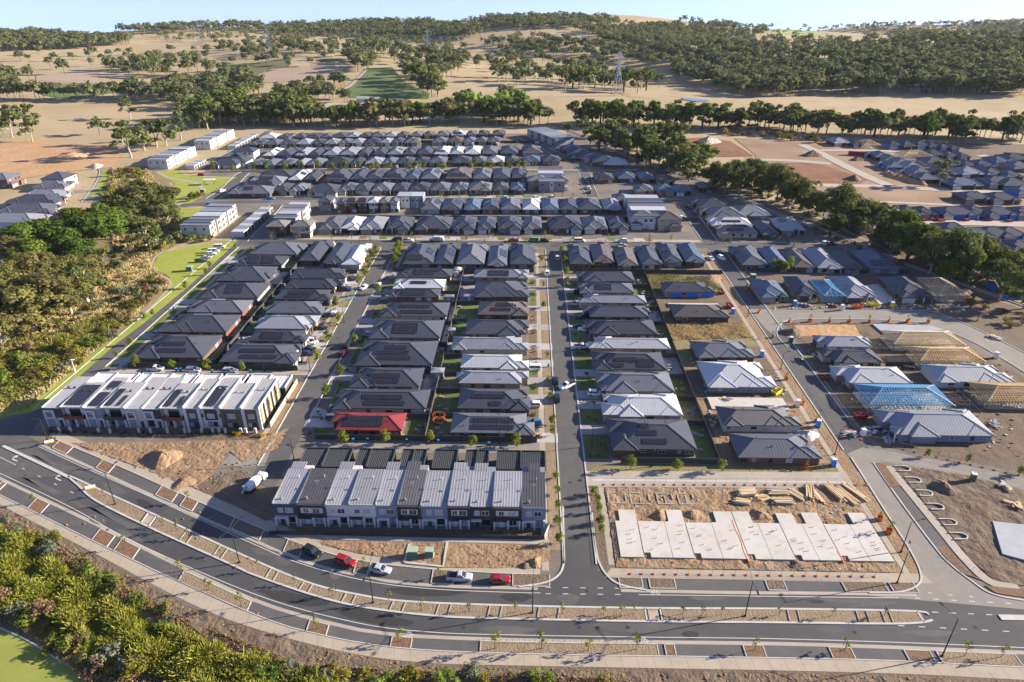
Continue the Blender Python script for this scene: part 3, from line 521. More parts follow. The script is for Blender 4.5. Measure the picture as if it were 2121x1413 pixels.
# ---- painted lines
def line(P, w=.14, z=.026, name='painted_line', mat='paint'): return ribbon(P, w, z).build(name, mat, kind='structure')
bN = smooth([(-131.1, 147), (-112.7, 137.9), (-93.6, 128.8), (-80.9, 122.5), (-59.4, 112), (-47.5, 106.7), (-32.5, 102.3), (-18, 100.5), (-2.4, 100), (3.5, 100)])
line(bN); line([(23.5, 100), (50, 100.2), (76, 100.4)]); line(smooth([(-150, 143), (-133.2, 135.3), (-108.5, 123.6), (-86, 111.9), (-54.4, 98.2), (-32.7, 91.9), (-17.9, 90), (-2.1, 89.7), (23.4, 89.8), (46.5, 90), (71.7, 89.7), (93.8, 89.1), (140, 87.5)]))
def dashes(P, n, dl=.5, w=.16, mat='paint'):
    mb = MB()
    for k in range(n):
        i = k * (len(P) - 1) / n; a, b = P[int(i)], P[min(int(i) + 1, len(P) - 1)]; t = i - int(i); p = (a[0] + (b[0] - a[0]) * t, a[1] + (b[1] - a[1]) * t); d = math.hypot(b[0] - a[0], b[1] - a[1]) or 1; ux, uy = (b[0] - a[0]) / d, (b[1] - a[1]) / d
        ribbon([p, (p[0] + ux * dl, p[1] + uy * dl)], w, .028, mb)
    mb.build('dashed_line', mat, kind='structure')
dashes(GL([(1130, 1217), (1310, 1219)]), 5, 1.1); dashes(GL([(1130, 1230), (1310, 1232)]), 5, 1.1)
dashes(GL([(1895, 1239), (2121, 1252)]), 6, 1.1); dashes(GL([(1930, 1268), (2080, 1275)]), 4, 1.2); dashes(GL([(1860, 1296), (2121, 1310)]), 6, 1.2)
dashes(GL([(0, 947), (30, 962), (182, 1036)]), 9, 1.2); dashes(GL([(1795, 1005), (1870, 1080), (1990, 1210)]), 24, .25, .3, 'ballast')
dashes(GL([(1922, 1228), (2050, 1240)]), 3, .8)
for px, py in ((28, 952), (118, 992)):
    x, y = G(px, py); mb = MB(); ux, uy = .9, -.42
    def T(a, b): return (x + ux * a - uy * b, y + uy * a + ux * b)
    for poly in ([T(1.6, -.15), T(-.9, -.15), T(-.9, .15), T(1.6, .15)], [T(-.9, -.15), T(-.9, .9), T(-.6, .9), T(-.6, -.15)], [T(-1.4, .8), T(-.75, 1.8), T(-.1, .8)]): mb.face([(*p, .029) for p in poly])
    mb.build('turn_arrow', 'paint', kind='structure')
for px, py in ((846, 1314), (1332, 1326), (1357, 1227)):   # bicycle symbols
    x, y = G(px, py); mb = MB()
    for cx in (-.55, .55):
        for k in range(12):
            a0, a1 = 2 * math.pi * k / 12, 2 * math.pi * (k + 1) / 12
            mb.face([(x + cx + math.cos(a) * r, y - .2 + math.sin(a) * r, .029) for a, r in ((a0, .38), (a1, .38), (a1, .28), (a0, .28))])
    for a, b in (((-.55, -.2), (-.15, .4)), ((-.15, .4), (.4, .4)), ((.4, .4), (.55, -.2)), ((-.15, .4), (.1, -.2)), ((.1, -.2), (.4, .4)), ((.4, .4), (.35, .7)), ((-.3, .6), (0, .6))): ribbon([(x + a[0], y + a[1]), (x + b[0], y + b[1])], .09, .029, mb)
    mb.build('bicycle_symbol', 'paint', kind='structure')
line([(8.0, 125), (8.0, 133)], .12, .03, 'yellow_line', 'yellow_paint')

# wear on the roads: patches of newer and older seal, tyre-dark stretches
rp = random.Random(9)
for i in range(34):
    x = rp.uniform(-125, 85); C_ = rp.choice([(cN, mN), (mS, cS)]); a = np.interp(x, [p[0] for p in C_[0]], [p[1] for p in C_[0]]); b = np.interp(x, [p[0] for p in C_[1]], [p[1] for p in C_[1]]); y = a + (b - a) * rp.uniform(.25, .75); L_, w_ = rp.uniform(1, 9), rp.uniform(.5, 1.6); sl = -.47 if x < -60 else -.2 if x < -25 else 0
    sheet('road_patch', [(x + L_ * math.cos(t) * (1 + .2 * math.sin(3 * t)) - 0, y + sl * L_ * math.cos(t) + w_ * math.sin(t)) for t in np.linspace(0, 6.28, 14)[:-1]], rp.choice(['asphalt', 'asphalt_new', 'asphalt_new', 'road_stain']), .0235 + i * .00005)
for i, (px, py) in enumerate([(300, 1100), (600, 1250), (960, 1300), (1200, 1300), (1215, 1225), (1300, 1300), (1770, 1310), (2020, 1300), (52, 985), (1190, 900), (1180, 1000), (640, 880), (700, 700), (1700, 850), (1190, 870), (1170, 760)]):
    x, y = G(px, py); r_ = rp.uniform(.35, .5); sheet('manhole_cover', [(x + r_ * math.cos(t), y + r_ * math.sin(t)) for t in np.linspace(0, 6.28, 13)[:-1]], 'road_stain', .0262)

# ================================================================== BUILDINGS
def hip(mb, cap, x0, x1, y0, y1, e, p=.42, th=.22, gable=None):
    """hip roof over an eave rectangle, with fascia and soffit; ridge cappings go to cap"""
    dx, dy = x1 - x0, y1 - y0; h = min(dx, dy) / 2; top = e + h * p
    if dx >= dy: r0, r1 = (x0 + h, (y0 + y1) / 2), (x1 - h, (y0 + y1) / 2)
    else: r0, r1 = ((x0 + x1) / 2, y0 + h), ((x0 + x1) / 2, y1 - h)
    if dx >= dy: a, b, c, d = (x0, y0), (x1, y0), (x1, y1), (x0, y1)
    else: a, b, c, d = (x1, y0), (x1, y1), (x0, y1), (x0, y0)      # a-b long side, r0 next to a/d
    R0, R1 = (*r0, top), (*r1, top); S = h * math.sqrt(1 + p * p)
    A, B, C, D = [(*q, e) for q in (a, b, c, d)]; L = math.dist(a, b); Wd = math.dist(b, c); lr = math.dist(r0, r1)
    mb.face([A, B, R1, R0], [(0, 0), (L, 0), (L / 2 + lr / 2, S), (L / 2 - lr / 2, S)]); mb.face([C, D, R0, R1], [(0, 0), (L, 0), (L / 2 + lr / 2, S), (L / 2 - lr / 2, S)])
    mb.face([B, C, R1], [(0, 0), (Wd, 0), (Wd / 2, S)]); mb.face([D, A, R0], [(0, 0), (Wd, 0), (Wd / 2, S)])
    q = [A, B, C, D]
    for k in range(4): u, v = q[k], q[(k + 1) % 4]; mb.face([(u[0], u[1], e - th), (v[0], v[1], e - th), v, u])
    mb.face([(x0, y0, e - th), (x0, y1, e - th), (x1, y1, e - th), (x1, y0, e - th)])
    if cap is not None:
        for u, v in ((A, R0), (D, R0), (B, R1), (C, R1)) + (((R0, R1),) if lr > .3 else ()): cap.bar((u[0], u[1], u[2] + .04), (v[0], v[1], v[2] + .04), .26, .1)
def hipz(x, y, rects, e, p=.42):
    z = 0
    for x0, x1, y0, y1 in rects:
        if x0 <= x <= x1 and y0 <= y <= y1: z = max(z, e + p * min(x - x0, x1 - x, y - y0, y1 - y, (min(x1 - x0, y1 - y0)) / 2))
    return z
PANEL = MB(); PANEL.box(-.5, .5, -.82, .82, 0, .05)
PANEL_ME = PANEL.mesh('solar_panel', 'solar'); 
_pu = PANEL_ME.uv_layers[0].data
for l in _pu: l.uv = (l.uv[0] + .5 + .0, l.uv[1] + .83)
def solar(parent, rects, e, side, cx, cy, nu, nv, near, p=.42, land=False):
    """solar array: nu panels along the eave, nv up the slope, on the roof plane facing `side` at (cx, cy)"""
    ang = math.atan(p); w_, l_ = (1.66, 1.02) if land else (1.02, 1.66); cp = math.cos(ang)
    ax = {'-y': (1, 0), '+y': (-1, 0), '+x': (0, 1), '-x': (0, -1)}[side]; up = {'-y': (0, 1), '+y': (0, -1), '+x': (-1, 0), '-x': (1, 0)}[side]
    rz = {'-y': 0, '+y': math.pi, '+x': math.pi / 2, '-x': -math.pi / 2}[side]
    def pos(i, j): return cx + ax[0] * (i - (nu - 1) / 2) * (w_ + .03) + up[0] * (j - (nv - 1) / 2) * (l_ + .03) * cp, cy + ax[1] * (i - (nu - 1) / 2) * (w_ + .03) + up[1] * (j - (nv - 1) / 2) * (l_ + .03) * cp
    Rm = Matrix.Rotation(rz, 3, 'Z') @ Matrix.Rotation(ang, 3, 'X')
    if land: Rm = Rm @ Matrix.Rotation(math.pi / 2, 3, 'Z')
    eu = Rm.to_euler()
    if near:
        for i in range(nu):
            for j in range(nv):
                x, y = pos(i, j); put('solar_panel', PANEL_ME, parent, (x, y, hipz(x, y, rects, e, p) + .12), rot=eu)
    else:
        x, y = pos((nu - 1) / 2, (nv - 1) / 2); mb = MB(); hw, hl = nu * (w_ + .03) / 2, nv * (l_ + .03) / 2
        mb.box(-hw, hw, -hl, hl, 0, .06); mb.u = [(u[0] + hw, u[1] + hl) for u in mb.u]
        mb.build('solar_array', 'solar', parent, (x, y, hipz(x, y, rects, e, p) + .12)).rotation_euler = (Matrix.Rotation(rz, 3, 'Z') @ Matrix.Rotation(ang, 3, 'X')).to_euler()
WIN = {}
def window(parent, x, y, z, w, h, face, pale=False, dark=True, near=False, name='window'):
    """window on a wall: frame box, pane a little proud of it"""
    rz = {'-y': 0, '+y': math.pi, '+x': math.pi / 2, '-x': -math.pi / 2}[face] if isinstance(face, str) else face
    key = (round(w, 1), round(h, 1), near)
    if key not in WIN:
        f = MB().box(-w / 2, w / 2, -.03, .06, -h / 2, h / 2)
        if near:
            f = MB(); t = .07
            for q in ((-w / 2, w / 2, -h / 2, -h / 2 + t), (-w / 2, w / 2, h / 2 - t, h / 2), (-w / 2, -w / 2 + t, -h / 2 + t, h / 2 - t), (w / 2 - t, w / 2, -h / 2 + t, h / 2 - t), (-t / 2, t / 2, -h / 2 + t, h / 2 - t)): f.box(q[0], q[1], -.06, .06, q[2], q[3])
        WIN[key] = (f.mesh('window', 'frame_white'), MB().box(-w / 2 + .07, w / 2 - .07, -.045 if not near else -.02, .03, -h / 2 + .07, h / 2 - .07).mesh('pane', 'glass'))
    o = put(name, WIN[key][0], parent, (x, y, z), rz, mat='frame_dark' if dark else 'frame_white'); put('pane', WIN[key][1], o, mat='glass_pale' if pale else 'glass'); return o
def hname(c): return dict(d='charcoal', m='grey', l='pale grey', w='white', b='blue-grey', n='brown', t='grey tiled', r='red', g='greenish grey', x='black', q='dark tiled')[c]
NH = [0]
def house(X0, X1, Y0, Y1, face, col, label, group, wall=None, sol=(), near=False, flip=False, style=None, e=2.6, garage=None, storeys=1, cat='house', name='house'):
    """detached house. X0..Y1: eave rectangle in the world, face: side of the street (s, n, w, e)"""
    NH[0] += 1; rs = random.Random(NH[0] * 13 + 5)
    rz = dict(s=0, n=math.pi, w=-math.pi / 2, e=math.pi / 2)[face]
    cx, cy = (X0 + X1) / 2, (Y0 + Y1) / 2; W, Lh = (X1 - X0, Y1 - Y0) if face in 'sn' else (Y1 - Y0, X1 - X0)
    root = empty(name, (cx, cy, 0), rz, label=label, cat=cat, group=group)
    w2, l2 = W / 2, Lh / 2; style = rs.randrange(3) if style is None else style; sx = -1 if flip else 1
    gw = min(6.4, W * .56); f = 2.2 if Lh > 12 else 1.2
    rects = [(-w2, w2, -l2 + f, l2)]
    if sol and face in 'we' and style != 9: style = 3
    g0 = (-w2, -w2 + gw) if sx > 0 else (w2 - gw, w2)
    rects.append((g0[0], g0[1], -l2, -l2 + gw + f))
    if Lh > 16:
        if style == 0: rects.append((-w2 - .9, w2 + .1, -l2 + f + 1.5, -l2 + f + 1.5 + W * .62))
        if style == 1: rects.append((-w2 - .1, w2 + .9, -l2 + f + 2.5, -l2 + f + 2.5 + W * .62)); rects.append((-w2 - .7, w2, l2 - W * .55 - .5, l2 - .5))
        if style == 3:
            hw_ = W * .5; ys_ = -l2 + .3; rects.append((w2 - hw_ * 1.1, w2 + .8, ys_, ys_ + hw_) if face == 'w' else (-w2 - .8, -w2 + hw_ * 1.1, ys_, ys_ + hw_))
        if style == 2: rects.append((-w2 * .2 * sx - w2 * .45, -w2 * .2 * sx + w2 * .45, l2 - W * .3, l2 + 1.2))
    p0 = (w2 - W * .3, w2 - W * .02) if sx > 0 else (-w2 + W * .02, -w2 + W * .3)
    if W > 10.5: rects.append((p0[0], p0[1], -l2 + f - 1.2, -l2 + f + 3))
    if storeys == 2: e = 5.6
    rm, cm = MB(), MB()
    if storeys == 2:
        up = [rects[0]]
        hip(rm, cm, *rects[0], e)
        for q in rects[1:2]: hip(rm, cm, q[0] + .02, q[1] - .02, q[2], q[3], 2.8)
    else:
        for k, q in enumerate(rects): hip(rm, cm, q[0] + .013 * k, q[1] - .013 * k, q[2] + .011 * k, q[3] - .011 * k, e - .004 * k)
    roof = rm.build('roof', ROOF[col], root); cm.build('ridge_capping', ROOF[col], roof)
    wm = MB(); o = .5
    for k, q in enumerate(rects[:4]):
        if k == 3 or (k == 2 and len(rects) > 3 and style == 2): continue
        z1 = e - .24 if (storeys == 1 or k == 0) else 2.56
        wm.box(q[0] + o + .02 * k, q[1] - o - .02 * k, q[2] + o + .02 * k, q[3] - o - .02 * k, -.1, z1 - .01 * k)
    wall = wall or rs.choice(WALLS[:5] + ['brick_brown', 'brick_dark', 'render_beige'])
    wm.build('wall', wall, root)
    # street side: garage door, front door, windows, porch posts
    gm = garage or rs.choice(['garage_light', 'garage_light', 'garage_mid', 'garage_dark', 'garage_mid'])
    gx = (g0[0] + g0[1]) / 2; ubox('garage_door', root, gx, -l2 + o - .02, 1.12, min(4.9, gw - 1.2), .1, 2.24, gm)
    fy = -l2 + f + o; px = sx * (w2 - W * .2)
    ubox('front_door', root, sx * (-w2 + gw + .55 - 0) if False else sx * (gw - w2 + .9), fy - .04, 1.05, .95, .1, 2.1, rs.choice(['frame_dark', 'garage_mid', 'rust', 'frame_white']))
    window(root, px, fy - .03, 1.35, 1.8, 1.5, '-y', rs.random() < .3, rs.random() < .5, near)
    if W > 10.5:
        for q in p0: ubox('porch_post', root, q + (.25 if q == p0[0] else -.25), -l2 + f - 1.0, 1.2, .3, .3, 2.4, rs.choice(['render_white', 'brick_tan', 'render_grey']))
    if storeys == 2:
        for q in (-.28, .1, .3): window(root, W * q, fy - .03, 4.3, 1.4, 1.3, '-y', rs.random() < .4, True, near)
        for q in (-.3, .0, .3): window(root, W * q, l2 - o + .03, 4.3, 1.4, 1.0, '+y', rs.random() < .4, True, near)
    # back and sides: only where the picture can look at them
    if face == 'n':
        for q, ww, hh in ((-.28, 2.4, 2.1), (.22, 1.8, 1.3)): window(root, W * q, l2 - o + .03, 1.2, ww, hh, '+y', rs.random() < .35, rs.random() < .6, near)
    if face in 'we':
        s = 1 if face == 'w' else -1   # local side that looks south
        # facing w: local +x -> world -y? handled by rotation below
        sidex = (w2 - o + .03) * (1 if face == 'w' else -1); fc = '+x' if sidex > 0 else '-x'
        for q in (-.12, .1, .3, .42): window(root, sidex, Lh * q, 1.4, rs.choice([1.0, 1.6, 2.0]), rs.choice([.7, 1.2, 1.4]), fc, rs.random() < .3, rs.random() < .5, near)
        # sunny end
        if face == 'w': window(root, -W * .2, l2 - o + .03, 1.2, 2.4, 2.0, '+y', True, True, near)
    # vents, whirlybirds and flues
    for _ in range(2):
        vx, vy = rs.uniform(-w2 * .6, w2 * .6), rs.uniform(-l2 * .2, l2 * .7); vz = hipz(vx, vy, rects if storeys == 1 else rects[:1], e); ubox('roof_vent', root, vx, vy, vz + .12, .22, .22, .5, 'galv' if col in 'wl' else 'frame_dark')
    # solar: sol items are (world side, u, v, nu, nv) with u, v as fractions of the eave rectangle
    for sd_, u, v, nu, nv in sol:
        lx, ly = (X0 + u * (X1 - X0)) - cx, (Y0 + v * (Y1 - Y0)) - cy; c_, s_ = math.cos(-rz), math.sin(-rz); lx, ly = c_ * lx - s_ * ly, s_ * lx + c_ * ly
        order = ['s', 'e', 'n', 'w']; loc = {'s': '-y', 'e': '+x', 'n': '+y', 'w': '-x'}[order[(order.index(sd_) - order.index({0: 's'}.get(0)) - {'s': 0, 'n': 2, 'e': 1, 'w': 3}[face]) % 4]]
        solar(root, rects[:1], e, loc, lx, ly, nu, nv, near)
    return root
COLW = lambda c: hname(c)
# ---- houses along the side streets, from the near end: (eave left, right, near, far, roof, solar panels)
def column(rows, face, where, group, near=True, walls=None):
    for k, q in enumerate(rows):
        x0, x1, y0, y1, c = q[:5]; sol = q[5] if len(q) > 5 else (); kw = q[6] if len(q) > 6 else {}
        lab = f"{hname(c)}-roofed{' solar' if sol else ''} house, {ordw(k + 1)} up, {where}"
        house(x0, x1, y0, y1, face, c, lab, group, sol=sol, near=near and y0 < 240, flip=(k * 7 + len(where)) % 3 == 0, **kw)
S = lambda u, v, nu, nv=1: ('s', u, v, nu, nv)
column([(-54, -33.5, 152.8, 161.4, 'r', (S(.44, .2, 11), S(.44, .4, 11)), dict(style=9, wall='brick_red')), (-55.5, -28.4, 163.6, 174.2, 'd', (S(.55, .16, 11), S(.52, .34, 11))), (-53.5, -32, 175.6, 187.2, 'd', (S(.5, .16, 8), S(.46, .32, 10))),
        (-55, -29.8, 189, 205.6, 'd', (S(.5, .15, 10), S(.46, .27, 10), S(.5, .39, 7))), (-54.5, -29.5, 207.9, 222, 'd', (S(.5, .28, 8, 3),)), (-54, -29.1, 225.1, 237.5, 'd', (S(.55, .16, 11), S(.5, .36, 11))),
        (-54.5, -34, 242.6, 250, 'd', (S(.5, .3, 9, 2),)), (-54, -33.1, 251.5, 260.5, 'w', (S(.5, .3, 6, 1),)), (-54.5, -31.3, 263, 272, 'd', (S(.5, .2, 8), S(.55, .4, 10)))], 'w', 'facing the left street', 'houses facing the left street from the right')
column([(-20.4, 2.6, 152.3, 162, 'm', (S(.5, .17, 11), S(.5, .37, 11))), (-19.6, 1.5, 164.2, 175.2, 'd', (S(.42, .36, 9), S(.52, .14, 3))), (-20.4, 1, 178.2, 186, 'l', ()), (-20.8, 1, 187.8, 196.6, 'w', ()), (-25, .8, 200.2, 209, 'l', ()),
        (-21.3, 1, 211.3, 223, 'd', ()), (-18, 1, 227.2, 239, 'n', (S(.45, .2, 7), S(.55, .38, 7))), (-20.8, 1, 243.6, 258.5, 'd', ()), (-22.1, 1, 263.4, 272, 'l', (S(.45, .25, 8, 2),))], 'e', 'left side of the central street', 'houses on the left side of the central street')
column([(22.5, 45, 146, 160, 'd', (S(.52, .15, 6), S(.44, .32, 5), S(.4, .46, 3))), (21.8, 44.5, 161.9, 173, 'w', ()), (21.5, 44.6, 174.6, 186, 'm', ()), (21.5, 44.5, 187.8, 199.4, 'd', (S(.45, .3, 7), S(.72, .2, 5, 2), S(.3, .12, 5))), (21, 48.3, 201.9, 209.6, 'w', ()),
        (21, 45.7, 212.4, 223.4, 'd', ()), (21, 44.8, 226.2, 236.2, 'd', ()), (20, 46, 238.8, 246, 'l', ()), (20.6, 42.6, 248.4, 258, 'm', (S(.45, .3, 6, 2),)), (20.8, 44.3, 260.3, 270.6, 'd', ())], 'w', 'right side of the central street', 'houses on the right side of the central street')
column([(-98.9, -74, 189.8, 202.5, 'd', (S(.5, .15, 11), S(.46, .33, 11))), (-95, -75, 204.4, 212.3, 'd', (S(.4, .28, 7, 2),)), (-96, -75.4, 213.9, 224.8, 'l', ()), (-96.5, -75.8, 227, 237.5, 'm', ()), (-97.5, -75.5, 239.3, 248.6, 'd', (S(.4, .15, 9), S(.45, .34, 9))), (-97.2, -74.6, 250.3, 259.4, 'd', ()), (-98.4, -75, 261, 271.2, 'd', ())], 'e', 'left side of the left street', 'houses on the left side of the left street')
column([(-127.7, -105, 192.2, 208.4, 'd', (S(.5, .16, 9), S(.45, .32, 9))), (-128.4, -104.7, 210.5, 224.8, 'd', ()), (-127, -105, 226.8, 238, 'm', ()), (-127.3, -104, 240, 255, 'd', (S(.55, .3, 6, 3),)), (-127.5, -107, 257.2, 273, 'd', ()), (-127, -106, 275, 286, 'd', (S(.38, .28, 4, 3), S(.68, .28, 5, 3), S(.12, .2, 3, 2))), (-126.5, -103.5, 288.4, 303.5, 'm', ())], 'w', 'facing the creek street', 'houses facing the creek street')
# right block, partly built
F_ = 'houses on the lots left of the right street'
house(54.8, 76.3, 143, 153.6, 'e', 'm', 'grey-roofed brick house nearest the site lane, left of the right street', F_, wall='brick_brown', near=True, style=9)
house(54.6, 76.4, 157.6, 167, 'e', 'q', 'dark tiled house with white walls beside brick pallets, left of the right street', F_, wall='render_white', near=True, style=1)
house(55, 76, 178.1, 193.4, 'e', 'w', 'white-roofed grey block house without lawn, left of the right street', F_, wall='render_grey', near=True, style=1)
house(55.6, 75, 196.6, 207.6, 'e', 'm', 'grey hipped house with brown brick walls beside overgrown lot, left of the right street', F_, wall='brick_brown', near=True, style=1)
house(54, 74.6, 226.9, 238, 'e', 'n', 'brown-roofed brick house with fresh slab behind, left of the right street', F_, wall='brick_dark', style=9)
bh = house(54.5, 74.4, 250.1, 259.6, 'e', 'd', 'dark-roofed house wrapped in bright blue sheeting beside grassy lots', F_, wall='weathered_wood', style=9)
for x in (-7.5, -1.5, 5): ubox('blue_wrap', bh, 4.32 * -1 if False else (-(259.6 - 250.1) / 2 + .42), x, 1.1, .08, 4.6, 1.7, 'wrap_blue')
G_ = 'houses right of the right street'
g1 = house(99, 126.5, 154, 166.5, 'w', 'l', 'pale-roofed house with blue wrapped walls and red skip beside it', G_, wall='render_blue', near=True, style=1)
house(96.5, 117.8, 181.2, 191.4, 'w', 'w', 'white-roofed house just behind the blue steel roof frame', G_, near=True, style=0, wall='brick_tan')
house(97, 114.9, 194, 202.8, 'w', 'd', 'charcoal-roofed house with paved front, right of the right street', G_, near=True, style=1)
house(98.9, 116, 204.8, 213, 'w', 'l', 'grey-roofed house ringed by pink scaffold mesh, right of the right street', G_, near=True, style=2, wall='render_white')
house(126, 149.8, 182.6, 193.2, 'e', 'w', 'white-roofed house wrapped in white foil between two timber frames', G_, near=True, style=1, wall='foil')
# ---- rows of houses parallel to the cross street: photo sightings of the near eave corners
def rowh(items, yfun, depth, face, where, group, start=1, e=2.6):
    for k, q in enumerate(items):
        a, b, c = q[:3]; y = yfun((a + b) / 2) if len(q) < 4 or q[3] is None else q[3]; kw = dict(q[4]) if len(q) > 4 else {}
        st = kw.get('storeys', 1); ez = 5.6 if st == 2 else e
        x0, y0 = G(a, y, ez); x1 = G(b, y, ez)[0]; sol = kw.pop('sol', ()); dp = kw.pop('depth', depth)
        if face == 's' and (x1 - x0) > 6: y0 -= .0
        s_ = f"{hname(c)}-roofed{' two-storey' if st == 2 else ''}{' solar' if sol else ''} house, {ordw(k + start)} from left in the {where}"
        house(x0, x1, y0, y0 + dp, face, c, s_, group, sol=sol, flip=(k * 5 + len(where)) % 2 == 0, near=False, **kw)
sE = lambda nu=6, nv=2, v=.5: dict(sol=(('e', .77, v, nu, nv),))
sS = lambda nu=6, nv=2: dict(sol=(('s', .45, .13, nu, nv),)); sW = lambda nu=5, nv=2: dict(sol=(('w', .25, .5, nu, nv),))
rowh([(618, 660, 'd', 540), (668, 714, 'd', 545), (706, 745, 'w', 548), (833, 895, 'd', 547, dict(sol=(('e', .8, .5, 5, 2), ('s', .4, .14, 6, 2)))), (899, 937, 'd', 547, sE(7, 2)), (945, 1003, 'm', 547), (1009, 1050, 'm', 550, sE(8, 2)), (1056, 1109, 'd', 547)], None, 27, 'n', 'row behind the side-street houses', 'houses on the near side of the cross street', e=2.6)
rowh([(1180, 1226, 'd', 547, dict(sol=(('w', .3, .5, 4, 2),))), (1229, 1273, 'n', 543), (1280, 1323, 'n', 550, sW(5, 2)), (1329, 1371, 'd', 548), (1375, 1415, 'd', 542, sW(4, 2)), (1420, 1462, 'b', 542)], None, 25, 'n', 'row of six right of the central street', 'houses on the near side of the cross street')
rowh([(659, 706, 'm'), (703, 742, 'w'), (744, 791, 'l'), (797, 847, 'd'), (859, 931, 'd'), (936, 984, 'd', None, sE()), (988, 1026, 'd', None, sE()), (1030, 1080, 'd', None, sE()), (1084, 1122, 'm', None, sE()), (1137, 1207, 'd', None, sE(8)), (1209, 1260, 'm', None, sE()), (1264, 1303, 'd', None, sW())], lambda x: 476, 21, 's', 'row fronting the cross street', 'houses on the far side of the cross street')
rowh([(1307, 1362, 'm', 455, dict(storeys=2, wall='render_white', depth=14)), (1364, 1416, 'n', 458, dict(storeys=2, wall='render_beige', depth=14))], None, 14, 's', 'corner pair by the cross street', 'houses on the far side of the cross street')
rowh([(870, 911, 'm', None, sE()), (913, 955, 'd', None, sE()), (960, 995, 'b'), (998, 1033, 'd', None, sW()), (1037, 1077, 'm'), (1082, 1119, 'w'), (1122, 1159, 'b'), (1160, 1198, 'd', None, sE(7, 2)), (1199, 1246, 'd'), (1251, 1288, 'l')], lambda x: 434, 22, 'n', 'row backing onto the cross-street houses', 'houses on the near side of the back street')
rowh([(563, 595, 'd'), (596, 627, 'm'), (633, 697, 'd', 400, dict(storeys=1, wall='render_white')), (698, 731, 'm', None, sE()), (732, 765, 'd'), (768, 809, 'm', None, dict(sol=(('s', .7, .1, 6, 1),))), (811, 843, 'd', None, sE(6, 2)), (847, 887, 'd', None, sE(6, 2)), (889, 931, 'm'), (933, 967, 'm', None, sE()), (970, 1018, 'g', None, sE()), (1021, 1052, 'd'), (1057, 1088, 'b')], lambda x: 397 - (x - 560) * .004, 18, 's', 'row fronting the back street', 'houses on the far side of the back street')
rowh([(1092, 1136, 'g', 377, dict(storeys=2, wall='brick_tan')), (1140, 1179, 'n', 377, dict(storeys=2, wall='render_white'))], None, 13, 's', 'two-storey pair by the north-east street', 'houses on the far side of the back street')
rowh([(596, 623, 'w', None, sE(5, 2)), (629, 656, 'd'), (674, 722, 'd', None, sS(9, 2)), (725, 754, 'd'), (756, 789, 'd', None, sE()), (793, 838, 'd', None, sS(9, 2)), (839, 866, 'b', None, sE()), (871, 909, 'm', None, sE()), (923, 974, 'n', None, sS(10, 2)), (979, 1016, 'm', None, sE()), (1021, 1057, 'd'), (1060, 1090, 'd', None, sE())], lambda x: 372.5 - (x - 600) * .008, 26, 'n', 'row backing onto the back-street houses', 'houses on the near side of the mid street')
rowh([(512, 540, 'm', None, sE()), (542, 568, 'm'), (573, 602, 'm', None, sE()), (609, 631, 'l'), (634, 665, 'm'), (673, 722, 'x', None, dict(style=0)), (725, 747, 'd', None, sE()), (754, 789, 'l'), (791, 818, 'b'), (821, 854, 'd', None, sE()), (858, 885, 'd', None, sE()), (888, 923, 'm'), (935, 974, 'd', None, sE()), (978, 1007, 'm'), (1009, 1045, 'w'), (1047, 1073, 'd'), (1082, 1120, 'b', None, sW()), (1123, 1160, 'd', None, sE())], lambda x: 343 - (x - 520) * .012, 18, 's', 'row fronting the mid street', 'houses on the far side of the mid street')
rowh([(544, 570, 'w', None, sE(3, 2)), (572, 603, 'd', None, dict(wall='wrap_purple')), (610, 636, 'l', None, sS(5, 1)), (639, 662, 'd'), (668, 700, 'l'), (702, 735, 'l'), (741, 763, 'd'), (772, 799, 'd'), (801, 831, 'l', None, sE(3, 2)), (835, 860, 'd', None, sE(4, 2)), (863, 895, 'd'), (898, 931, 'w', None, sS(6, 1)), (932, 958, 'w'), (962, 995, 'w', None, sW(4, 1)), (998, 1030, 'm'), (1036, 1073, 'd'), (1082, 1122, 'n')], lambda x: 322 - (x - 540) * .008, 25, 'n', 'row backing onto the mid-street houses', 'houses on the near side of the far street')
rowh([(514, 545, 'm', None, sE()), (547, 577, 'm'), (578, 608, 'd'), (611, 642, 'l'), (643, 668, 'd'), (669, 698, 'l'), (700, 724, 'm'), (725, 751, 'l'), (752, 784, 'd', None, sE(4, 2)), (785, 809, 'l'), (810, 834, 'd', None, sE(3, 2)), (836, 866, 'g', None, sE()), (894, 925, 'm'), (927, 958, 'n'), (960, 984, 'm'), (986, 1008, 'm'), (1011, 1036, 'm', None, sE(3, 2))], lambda x: 300 - (x - 520) * .012, 17, 's', 'second row from the tree belt', 'houses on the far side of the far street')
rowh([(537, 569, 'w'), (574, 599, 'd', None, sE(3, 2)), (607, 632, 'd'), (635, 661, 'd', None, sE(3, 2)), (666, 685, 'm'), (688, 717, 'd', None, dict(wall='brick_red')), (718, 740, 'l'), (745, 766, 'd'), (768, 796, 'm'), (798, 820, 'l'), (823, 843, 'd'), (851, 873, 'm'), (878, 897, 'n'), (904, 929, 'm'), (934, 965, 'w', None, sS(6, 2)), (967, 986, 'm'), (990, 1011, 'd'), (1020, 1045, 'n', None, dict(wall='wrap_purple'))], lambda x: 286.5 - (x - 540) * .016, 18, 'n', 'rearmost row below the tree belt', 'houses in the rearmost row')
rowh([(1272, 1310, 'm', 418, dict(style=1)), (1316, 1356, 'm', 372 + 25), (1360, 1399, 'b', 397), (1400, 1436, 'b', 398), (1450, 1479, 'b', 392)], None, 15, 's', 'group by the rail embankment', 'houses near the embankment')
rowh([(1232, 1273, 'd', 372, sS(5, 1)), (1280, 1316, 'b', 370), (1325, 1358, 'b', 371), (1362, 1399, 'n', 376)], None, 17, 'n', 'short row by the rail embankment', 'houses near the embankment')
